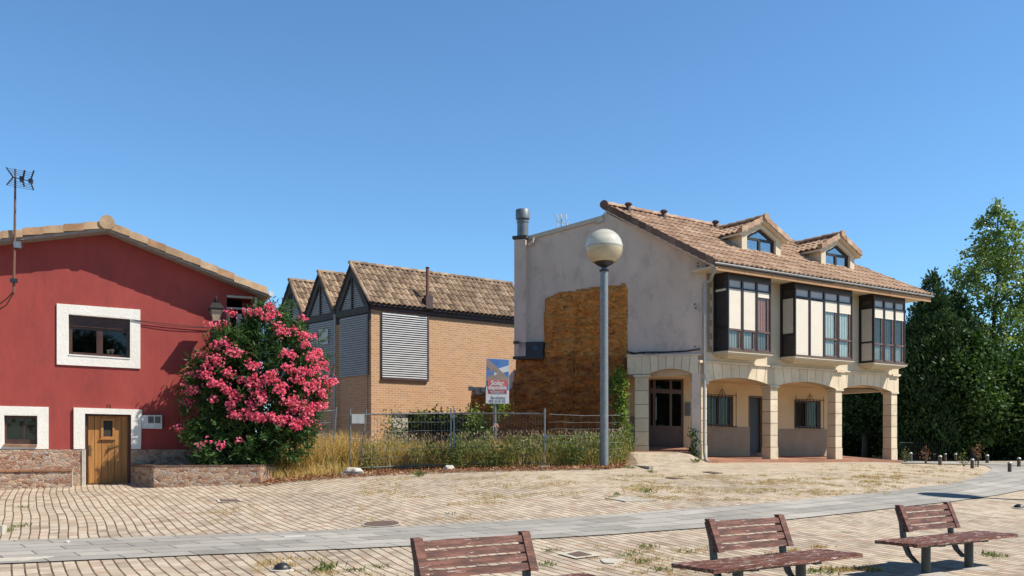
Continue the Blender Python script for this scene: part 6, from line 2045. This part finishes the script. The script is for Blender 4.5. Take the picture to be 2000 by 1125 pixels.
fd = unit(off * 2.0 + np.array([.05, -.10, .10]))
npet = 6
Fc_ = np.repeat(fc, npet, 0); Fd = np.repeat(fd, npet, 0)
rad = unit(np.cross(Fd, rng.normal(size=Fd.shape)))
Dp = unit(rad + Fd * rng.uniform(.1, .9, (len(Fd), 1)))
sz = rng.uniform(.032, .050, len(Fd))
tn = np.clip(np.repeat(rng.uniform(.0, 1, nf), npet) * .7 + rng.uniform(0, .3, len(Fd)), 0, 1)
quads_mesh('flowers', leaves(Fc_, Dp, sz, sz * 1.15, .15, .62), tn, M['opetal'], ol)

# ---- trees
def crown(parent, cx, cy, z0, z1, rfun, ncl, per, sig, lsz, mat, shell=.35, upd=.0, name='crown', squash=1.0, asp=.62, seed=0):
    r_ = np.random.default_rng(seed + 11)
    h = r_.uniform(0, 1, ncl * 3)
    rad = np.array([rfun(a) for a in h])
    k = r_.uniform(0, max(rad.max(), 1e-3), len(h)) < rad; h = h[k][:ncl]; rad = rad[k][:ncl]
    th = r_.uniform(0, 2 * np.pi, len(h)); rr = np.sqrt(r_.uniform(shell ** 2, 1, len(h))) * r_.uniform(.82, 1.1, len(h))
    lob = 1 + .20 * np.sin(th * 3 + h * 9 + seed) + .16 * np.sin(th * 5 - h * 17 + seed) + .10 * np.sin(h * 41 + th * 2)
    C = np.stack([cx + rad * rr * lob * np.cos(th), cy + rad * rr * lob * np.sin(th) * squash, z0 + (z1 - z0) * h], 1)
    O = unit(np.stack([np.cos(th), np.sin(th), np.full(len(h), .3)], 1))
    cs = sig * r_.uniform(.6, 1.4, len(h)) * (0.45 + .55 * np.minimum(1, rad / (rad.mean() + 1e-6)))
    n = len(h) * per
    off = r_.normal(size=(n, 3)) * np.repeat(cs, per)[:, None] * np.array([1, 1, .75])
    Pp = np.repeat(C, per, 0) + off
    D = unit(np.repeat(O, per, 0) * .5 + unit(r_.normal(size=(n, 3))) + np.array([0, 0, upd]))
    tone = np.clip(np.repeat(r_.uniform(.1, .9, len(h)), per) + r_.normal(0, .18, n), 0, 1)
    l = r_.uniform(.7, 1.3, n) * lsz
    return quads_mesh(name, leaves(Pp, D, l, l * asp, .12), tone, mat, parent)
def trunk(parent, x, y, z0, z1, r0, limbs=6, spread=1.0, seed=0):
    rn = random.Random(seed); m = MB()
    pts = [Vector((x, y, z0 - .2))]
    n = 8
    for i in range(1, n + 1):
        pts.append(Vector((x + rn.uniform(-.08, .08) * i / 3, y + rn.uniform(-.08, .08) * i / 3, z0 + (z1 - z0) * i / n)))
    m.tube(pts, [r0 * (1 - .85 * i / n) + .01 for i in range(n + 1)], 9)
    for k in range(limbs):
        f = rn.uniform(.25, .9); i = int(f * n); p = pts[i]; a = rn.uniform(0, 6.28); L_ = spread * (1.15 - f) * rn.uniform(.7, 1.2)
        q = p + Vector((math.cos(a) * L_, math.sin(a) * L_, L_ * rn.uniform(.5, 1.1)))
        m.tube([p, p.lerp(q, .5) + Vector((0, 0, -.06 * L_)), q], [r0 * .4 * (1 - f * .6), r0 * .25 * (1 - f * .6), .012], 6)
    return m.build('trunk', M['bark'], parent)
M['thuja'] = leaf_mat('dark conifer spray', (.012, .034, .012), (.028, .062, .020), (.075, .12, .032), .9, .10, .6)
M['poplar'] = leaf_mat('poplar leaf', (.04, .085, .024), (.10, .165, .045), (.27, .31, .10), .5, .35, .35, .4)
M['broad'] = leaf_mat('broadleaf', (.012, .036, .010), (.032, .072, .018), (.10, .16, .04), .6, .2, .6)
M['deep'] = leaf_mat('deep shade leaf', (.012, .030, .010), (.024, .052, .016), (.055, .10, .028), .6, .15, .5)
def tree(name, label, px, py_top, Y, pxl, pxr, rfun, mat, ncl, per, sig, lsz, z0=None, trk=.16, limbs=8, seed=0, z_low=0.0, group=None, shell=.35, upd=0.0, squash=1.0, asp=.62):
    Y = Y + 5; x = pxX(px, Y); gz0 = gz(x, Y); zt = EYE + (CY - py_top) / FPX * Y
    hw = (pxr - pxl) / 2 * Y / FPX; xc = pxX((pxl + pxr) / 2, Y)
    r = empty(name, (x, Y, gz0), label, 'tree', group)
    trunk(r, x, Y, gz0, gz0 + (zt - gz0) * .93, trk, limbs, hw, seed)
    crown(r, x, Y, gz0 + z_low, zt, lambda h: hw * rfun(h), ncl, per, sig, lsz, mat, shell, upd, squash=squash, asp=asp, seed=seed)
    return r
cone = lambda h: (1 - h) ** .75 * (.35 + .65 * min(1, h / .15)) + .02
cyl = lambda h: float(np.interp(h, [0, .1, .5, .72, .88, 1], [.8, 1, .95, .66, .34, .03]))
egg = lambda h: math.sin(math.pi * min(1, max(0, h * .94 + .05))) ** .6
GT = 'trees beyond the bollards'
tree('poplar_tree', 'tall pale green poplar with airy pointed top rising above all others', 1944, 384, 46, 1856, 2034, lambda h: float(np.interp(h, [0, .2, .5, .67, .79, .86, .93, 1], [.5, .9, 1, .86, .72, .48, .2, .02])), M['poplar'], 430, 40, .25, .17, z_low=2.0, trk=.17, limbs=30, seed=3, group=GT, shell=.15, asp=.85)
tree('cypress_tree', 'dark dense conifer with pointed top right behind the end of the house', 1822, 533, 43, 1768, 1878, cyl, M['thuja'], 900, 34, .26, .24, z_low=.3, trk=.15, limbs=4, seed=5, group=GT, upd=.9, asp=.35)
tree('cypress_tree', 'lower dark conifer squeezed between the house end and the pointed conifer', 1786, 598, 45, 1752, 1822, cyl, M['thuja'], 420, 32, .26, .24, z_low=.3, seed=6, limbs=4, group=GT, upd=.9, asp=.35)
tree('cypress_tree', 'dark conifer just left of the poplar, its top below the poplar crown', 1866, 566, 47, 1822, 1918, cyl, M['thuja'], 520, 32, .28, .24, z_low=.3, seed=8, limbs=4, group=GT, upd=.8, asp=.35)
tree('leafy_tree', 'broad leafy tree in front of the poplar with sunlit yellow green tufts', 1898, 650, 42.5, 1835, 1965, egg, M['broad'], 460, 36, .32, .22, z_low=.8, seed=9, group=GT, limbs=10)
tree('leafy_tree', 'broad leafy tree at the right edge of the picture under the poplar', 1985, 690, 43, 1930, 2050, egg, M['broad'], 460, 36, .34, .22, z_low=.7, seed=12, group=GT, limbs=10)
tree('leafy_tree', 'dark leafy tree standing low between the arcade end and the conifers', 1790, 700, 44, 1745, 1850, egg, M['deep'], 420, 34, .32, .20, z_low=.5, seed=14, group=GT, limbs=8)
tree('leafy_tree', 'shaded tree with its bare trunk seen through the last arch', 1688, 690, 46, 1630, 1750, egg, M['deep'], 420, 34, .34, .2, z_low=1.6, seed=15, trk=.17, group=GT, limbs=8)
tree('leafy_tree', 'darker tree farther back, filling the left of the last arch', 1652, 700, 50, 1590, 1720, egg, M['deep'], 380, 34, .36, .22, z_low=.2, seed=16, group=GT)
tree('leafy_tree', 'leafy tree rising off the right edge of the picture', 2090, 640, 44, 2030, 2150, egg, M['broad'], 420, 34, .36, .24, z_low=.6, seed=18, group=GT)
# hedge of shrubs filling the foot of the trees
for k, (px, pt_, Y, l, r, lb) in enumerate(((1800, 800, 46.5, 1755, 1850, 'dark shrub at the foot of the pointed conifer'), (1865, 770, 45, 1815, 1925, 'dark shrub mass below the left of the poplar'), (1935, 760, 44.5, 1880, 1995, 'dark shrub mass directly below the poplar'),
        (2000, 770, 43.5, 1950, 2060, 'dark shrub at the right edge behind the shaded bollard'), (1700, 800, 51, 1640, 1760, 'dark shrub far back at the right of the last arch'))):
    Y = Y + 5; x = pxX(px, Y); z0 = gz(x, Y); r_ = empty('shrub', (x, Y, z0), lb, 'shrub', 'dark shrubs under the trees')
    hw = (r - l) / 2 * Y / FPX; zt = EYE + (CY - pt_) / FPX * Y
    crown(r_, x, Y, z0, zt, lambda h: hw * egg(h * .55 + .4), 330, 32, .34, .2, M['deep'], .1, name='foliage', seed=30 + k)
    trunk(r_, x, Y, z0, z0 + (zt - z0) * .7, .08, 4, hw, 30 + k)

# unseen trees added behind the viewer to block sky light and darken pane reflections
for k, (X_, Y_, H_, W_) in enumerate(((-34, -17, 9, 4.2), (-24, -15, 8.5, 4), (-14, -17, 9.5, 4.3), (-4, -16, 8.5, 4), (6, -17, 9.5, 4.2), (16, -18, 9, 4.2), (27, -20, 9, 4.2))):
    r = empty('street_tree', (X_, Y_, 0), ('first', 'second', 'third', 'fourth', 'fifth', 'sixth', 'last')[k] + ' round street tree from the left behind the viewer', 'tree', 'street trees behind the viewer')
    trunk(r, X_, Y_, 0, H_ * .9, .2, 6, W_, 60 + k)
    crown(r, X_, Y_, 1.6, H_, lambda h: W_ * egg(h), 260, 26, .55, .42, M['deep'], .3, seed=60 + k)

# a low house glimpsed through the trees, and a dark railing
fx0, fx1 = pxX(1735, 60), pxX(1850, 60)
hs = empty('far_house', ((fx0 + fx1) / 2, 60, .9), 'yellowish house with a rosy roof glimpsed between dark trees', 'house')
Ff = Frame(fx0, 60, 1, 0, 0, -1)
m = MB(); m.fbox(Ff, 0, fx1 - fx0, .5, 4.0, 0, -5); m.build('wall', M['creamin'], hs)
m = MB(); zt = 4.02
tiles(m, (fx0 - .3, 59.5, zt), (1, 0, 0), Vector((0, 1, .45)), fx1 - fx0 + .6, 2.6, .3, .45, .06); m.build('roof', tile_mat('rosy far tile', (.50, .22, .16), (.58, .28, .2), (.62, .34, .26)), hs)
rl = G(1757, 893); Fr_ = Frame(pxX(1757, 46), 46, 1, .1, .1, -1)
fr2 = empty('iron_railing', Fr_.p(0, gz(pxX(1757, 46), 46)), 'dark railing in the shade beside the end pillar', 'railing')
m = MB(); z0 = gz(pxX(1757, 46), 46)
for k in range(22): m.tube([Fr_.p(k * .11, z0), Fr_.p(k * .11, z0 + .95)], .012, 4)
for zz_ in (.12, .9): m.tube([Fr_.p(0, z0 + zz_), Fr_.p(2.4, z0 + zz_)], .016, 4)
m.build('bars', M['darkmetal'], fr2)

# ---- dry grass and weeds in the empty plot
frA = np.array(fr)
def plot_pts(n, t0, t1, k0, k1, rn):
    t = rn.uniform(t0, t1, n); i = np.interp(t, [0, 1], [0, len(frA) - 1]); k = 1 + rn.uniform(k0, k1, n)
    x = np.interp(i, np.arange(len(frA)), frA[:, 0]) * k; y = np.interp(i, np.arange(len(frA)), frA[:, 1]) * k
    return x, y
def pxt(px):  # photo column -> parameter along the front edge
    pxs = 1000 + FPX * frA[:, 0] / frA[:, 1]
    return float(np.interp(px, pxs, np.linspace(0, 1, len(frA))))
def blades(n, x, y, z, h, w_, lean, rn, segs=2):
    D = unit(np.stack([rn.normal(0, lean, n), rn.normal(0, lean, n), np.ones(n)], 1))
    side = unit(np.stack([rn.normal(size=n), rn.normal(size=n), np.zeros(n)], 1))
    B = np.stack([x, y, z], 1); h = h[:, None]; w_ = w_[:, None]
    bend = np.stack([rn.normal(0, .22, n), rn.normal(0, .22, n), np.zeros(n)], 1) * h
    M1 = B + D * h * .55; T = B + D * h + bend
    a = np.stack([B - side * w_ / 2, B + side * w_ / 2, M1 + side * w_ * .4, M1 - side * w_ * .4], 1)
    b_ = np.stack([M1 - side * w_ * .4, M1 + side * w_ * .4, T + side * w_ * .06, T - side * w_ * .06], 1)
    return np.concatenate([a.reshape(-1, 3), b_.reshape(-1, 3)])
M['dry'] = leaf_mat('dry golden grass', (.22, .14, .045), (.46, .31, .11), (.62, .46, .21), .9, .3, .7)
M['weed'] = leaf_mat('dusty green weed', (.05, .075, .02), (.12, .155, .045), (.26, .26, .10), .9, .25, .6)
M['seed'] = leaf_mat('pale pinkish seed heads', (.25, .16, .10), (.40, .28, .19), (.55, .44, .34), 2, .2, .8)
rn = np.random.default_rng(3)
Vs = []; ts = []
def addblades(n, p0, p1, k0, k1, hlo, hhi, w_=.014, lean=.16):
    x, y = plot_pts(n, pxt(p0), pxt(p1), k0, k1, rn)
    cl_ = np.array([noise.noise(Vector((a * .9, b * .9, 2))) for a, b in zip(x, y)])
    h = rn.uniform(hlo, hhi, n) * (1 + .55 * cl_)
    v = blades(n, x, y, g(x, y), h, np.full(n, w_) * rn.uniform(.7, 1.4, n), lean, rn)
    Vs.append(v); t = np.clip(.5 + .6 * cl_ + rn.normal(0, .2, n), 0, 1); ts.append(np.concatenate([t, t]))
addblades(9500, 520, 700, .05, .34, .55, 1.15)
addblades(2600, 690, 800, .055, .30, .5, 1.0)
addblades(3600, 780, 1000, .055, .30, .35, .85)
addblades(2200, 980, 1225, .045, .22, .3, .8)
addblades(700, 530, 700, .015, .06, .15, .4)
o = quads_mesh('dry_grass', np.concatenate(Vs), np.concatenate(ts), M['dry']); tag(o, 'tall golden dry grass filling the empty plot', 'grass', kind='stuff')
def bush_leaves(n, p0, p1, k0, k1, hm, rn, size=.07, clumps=90):
    cx_, cy_ = plot_pts(clumps, pxt(p0), pxt(p1), k0, k1, rn); ch = rn.uniform(.5, 1.0, clumps) * hm; cr_ = rn.uniform(.22, .45, clumps)
    i = rn.integers(0, clumps, n); th = rn.uniform(0, 6.283, n); rr = np.sqrt(rn.uniform(0, 1, n)) * cr_[i]; hh = rn.uniform(0.03, 1, n) ** .8 * ch[i]
    rr = rr * (1.15 - .6 * hh / ch[i])
    x = cx_[i] + rr * np.cos(th); y = cy_[i] + rr * np.sin(th); z = g(x, y) + hh
    D = unit(np.stack([np.cos(th) * .6, np.sin(th) * .6, np.full(n, .7)], 1) + rn.normal(0, .5, (n, 3)))
    l = rn.uniform(.6, 1.4, n) * size
    return leaves(np.stack([x, y, z], 1), D, l, l * .42, .1), np.clip(rn.uniform(0, 1, clumps)[i] * .6 + rn.uniform(0, .5, n), 0, 1)
v1, t1_ = bush_leaves(21000, 880, 1224, .045, .17, 1.0, rn, .085, 150)
v2, t2_ = bush_leaves(13000, 700, 960, .05, .22, .85, rn, .08, 110)
v3, t3_ = bush_leaves(5500, 560, 740, .05, .16, .8, rn, .075, 40)
o = quads_mesh('green_weeds', np.concatenate([v1, v2, v3]), np.concatenate([t1_, t2_, t3_]), M['weed']); tag(o, 'dusty green weeds behind the fence', 'weeds', kind='stuff')
x, y = plot_pts(2600, pxt(600), pxt(1222), .05, .17, rn)
h = rn.uniform(.55, 1.05, 2600)
D = unit(np.stack([rn.normal(0, .3, 2600), rn.normal(0, .3, 2600), np.ones(2600)], 1))
o = quads_mesh('seed_heads', leaves(np.stack([x, y, g(x, y) + h], 1), D, rn.uniform(.05, .11, 2600), rn.uniform(.012, .028, 2600), .1), rn.uniform(0, 1, 2600), M['seed']); tag(o, 'pale seed heads above the weeds', 'weeds', kind='stuff')
# litter of dead leaves along the edge
M['litter'] = leaf_mat('dead brown leaves', (.13, .05, .025), (.27, .11, .055), (.45, .30, .19), 3, .1, .8)
n = 7500
x, y = plot_pts(n, pxt(512), pxt(1220), -.010, .065, rn); jj = rn.normal(0, .05, n); x = x + jj; y = y + rn.normal(0, .09, n)
D = unit(np.stack([rn.normal(size=n), rn.normal(size=n), rn.normal(0, .35, n)], 1))
o = quads_mesh('fallen_leaves', leaves(np.stack([x, y, g(x, y) + .03 + rn.uniform(0, .05, n)], 1), D, rn.uniform(.05, .11, n), rn.uniform(.02, .05, n), .2), rn.uniform(0, 1, n), M['litter']); tag(o, 'reddish dead leaves along the foot of the fence', 'dead leaves', kind='stuff')

# individual plants in the plot
def plant(name, label, cat, px, Y, pts_px, nleaf, size, mat, spread=.14, seed=0, stems=True, zbase=None, frame_y=None):
    rn2 = np.random.default_rng(seed + 50)
    x0 = pxX(px, Y); z0 = gz(x0, Y) if zbase is None else zbase
    r = empty(name, (x0, Y, z0), label, cat)
    Pn = [Vector((pxX(a, Y), Y + rn2.normal(0, .08), EYE + (CY - b_) / FPX * Y)) for a, b_ in pts_px]
    k = rn2.integers(0, len(Pn), nleaf); C = np.array([Pn[i] for i in k]) + rn2.normal(0, spread, (nleaf, 3))
    D = unit(rn2.normal(size=(nleaf, 3)) + np.array([0, -.2, .3])); l = rn2.uniform(.7, 1.3, nleaf) * size
    quads_mesh('foliage', leaves(C, D, l, l * .5, .12), rn2.uniform(0, 1, nleaf), mat, r)
    m = MB()
    for p in Pn[::2]:
        m.tube([Vector((x0 + rn2.normal(0, .05), Y, z0 - .03)), Vector((x0, Y, z0)).lerp(p, .55) + Vector((rn2.normal(0, .08), 0, .1)), p], [.018, .012, .005], 5)
    m.build('stem', M['stem'], r)
    return r
M['vine'] = leaf_mat('yellow green vine leaf', (.045, .085, .015), (.12, .19, .035), (.30, .34, .08), 1.2, .3, .5)
plant('sapling', 'yellow green sapling left of the sale board post', 'plant', 930, 30.5, [(905, 860), (915, 845), (922, 830), (930, 815), (935, 828), (945, 840), (955, 852), (940, 858), (925, 805), (972, 795), (980, 800), (976, 792), (950, 862), (912, 870), (935, 845)], 1500, .11, M['vine'], .16, 1)
plant('climbing_plant', 'bright green climber up the right edge of the foam wall', 'plant', 1208, 30.3, [(1208, 735), (1205, 750), (1198, 762), (1212, 770), (1214, 785), (1207, 795), (1216, 805), (1212, 820), (1216, 835), (1208, 850), (1214, 865), (1216, 880), (1200, 745), (1215, 750), (1210, 728), (1204, 885), (1212, 895)], 2300, .12, M['vine'], .11, 2)
plant('trailing_plant', 'leafy plant hanging over the dark opening of the brick building', 'plant', 830, 41.5, [(805, 812), (815, 815), (825, 813), (835, 817), (845, 812), (812, 822), (870, 812), (876, 822), (872, 835), (820, 808)], 420, .13, M['vine'], .18, 3)
plant('weedy_shrub', 'sparse shrub in front of the concrete pier of the brick building', 'plant', 775, 33, [(765, 822), (770, 838), (777, 850), (785, 858), (765, 855), (790, 868), (800, 862), (760, 868)], 900, .11, M['weed'], .22, 4)
plant('bramble_bush', 'dark bramble mass before the opening of the brick building', 'shrub', 850, 34, [(805, 842), (820, 832), (838, 828), (850, 824), (862, 828), (875, 832), (885, 842), (812, 856), (830, 850), (850, 845), (868, 852), (882, 858), (842, 862), (860, 865)], 1500, .12, M['deep'], .26, 7)
plant('bramble_bush', 'dark bramble mass between the fence joint and the sale board', 'shrub', 905, 33, [(885, 835), (898, 822), (910, 826), (900, 840), (915, 845), (890, 855), (905, 858), (925, 856)], 1000, .11, M['deep'], .22, 8)
plant('dark_shrub', 'dark weeds growing up the corner pier of the arcade', 'plant', 1356, 30.0, [(1352, 848), (1356, 862), (1350, 876), (1358, 886), (1352, 896), (1360, 900)], 420, .10, M['deep'], .07, 5)
for k, (px, Y, top, lb) in enumerate(((1768, 37.2, 880, 'dry weed clump at the foot of the end pillar'), (1808, 38.5, 874, 'dry weed stalk in front of the greenish bollard'), (1880, 38.5, 884, 'small green weed right of the bollard row'), (1910, 38.5, 870, 'brown dry stalks between the forward bollard and the trees'))):
    plant('weed_clump', lb, 'weed', px, Y, [(px + dx, top + dy) for dx, dy in ((0, 0), (-6, 8), (5, 7), (-3, 14), (6, 16), (-6, 18), (2, 20))], 110, .06, M['litter'] if k in (1, 3) else M['weed'], .07, 20 + k)

# weeds in the paving joints
Vs = []; ts = []; rn = np.random.default_rng(9)
gx_, gy_ = [], []
def patch_px(n, x0, x1, y0, y1, thr, hs_=(.02, .06)):
    cnt = 0; tries = 0
    while cnt < n and tries < n * 30:
        tries += 1
        px = rn.uniform(x0, x1); py = rn.uniform(y0, y1)
        Pq = Gfast(px, py)
        if noise.noise(Vector((Pq[0] * .8, Pq[1] * 1.1, 5))) * .6 + noise.noise(Vector((Pq[0] * 3.2, Pq[1] * 3.2, 8))) * .5 < thr: continue
        cnt += 1
        gx_.append((Pq[0], Pq[1], rn.uniform(*hs_)))
_cache = {}
def Gfast(px, py):
    k = (round(px / 8), round(py / 2))
    if k not in _cache: _cache[k] = G(k[0] * 8, k[1] * 2)
    p = _cache[k]; q = ((px - CX) / FPX) * p.y
    dy = (py - k[1] * 2)
    return (q, p.y - dy * .06 * p.y / 20 + rn.normal(0, .03), 0)
patch_px(900, 700, 1330, 926, 975, .10)
patch_px(1500, 1180, 1520, 928, 978, .0, (.012, .045))
patch_px(1300, 1480, 1760, 925, 968, .02, (.012, .045))
patch_px(900, 1600, 1920, 908, 945, .12)
patch_px(300, 250, 1000, 960, 1020, .28)
patch_px(330, 1050, 1400, 1065, 1125, .12, (.012, .045))
patch_px(160, 500, 800, 1088, 1125, .22, (.02, .06))
patch_px(200, 1500, 1760, 1060, 1125, .30)
gx_ = np.array(gx_); rep = 5
X_ = np.repeat(gx_[:, 0], rep) + rn.normal(0, .03, len(gx_) * rep); Y_ = np.repeat(gx_[:, 1], rep) + rn.normal(0, .03, len(gx_) * rep); Hh = np.repeat(gx_[:, 2], rep) * rn.uniform(.6, 1.5, len(gx_) * rep)
v = blades(len(X_), X_, Y_, g(X_, Y_), Hh, np.full(len(X_), .008), .5, rn)
M['drygr'] = leaf_mat('straw and moss in the joints', (.26, .18, .07), (.42, .30, .13), (.50, .39, .20), 1.0, .2, .8)
t = rn.uniform(0, 1, len(X_)); o = quads_mesh('joint_weeds', v, np.concatenate([t, t]), M['drygr']); tag(o, 'straw coloured weeds in the joints of the paving', 'weeds', kind='stuff')
# greener tufts at given spots
tu = [(640, 1112, .12), (625, 1118, .10), (690, 1117, .07), (745, 1110, .05), (1268, 1072, .08), (1241, 1083, .05), (1255, 1100, .07), (1220, 1088, .05), (1290, 1116, .06), (1340, 1080, .05), (1070, 1106, .07), (1075, 1078, .05), (1208, 968, .07), (1262, 962, .10), (655, 927, .22), (660, 929, .18), (820, 931, .18), (1232, 916, .08), (1225, 914, .07), (1272, 924, .08), (1160, 920, .05),
      (1935, 1086, .08), (1945, 1090, .07), (1580, 1120, .08), (1620, 1122, .08), (40, 1030, .08), (50, 992, .06), (14, 1040, .08), (1540, 893, .12), (1548, 895, .10), (1405, 900, .12), (1360, 903, .14), (880, 1005, .04)]
Vs = []; ts = []
for (px, py, h) in tu:
    c = G(px, py); n = 44
    x = c.x + rn.normal(0, .07, n); y = c.y + rn.normal(0, .07, n)
    D = unit(np.stack([rn.normal(0, .7, n), rn.normal(0, .7, n), np.ones(n)], 1)); l = rn.uniform(.5, 1.3, n) * h
    Vs.append(leaves(np.stack([x, y, g(x, y) + .01], 1), D, l, l * .16 + .006, .1)); ts.append(rn.uniform(0, 1, n))
o = quads_mesh('green_tufts', np.concatenate(Vs), np.concatenate(ts), M['weed']); tag(o, 'small green weed tufts scattered over the paving', 'weeds', kind='stuff')
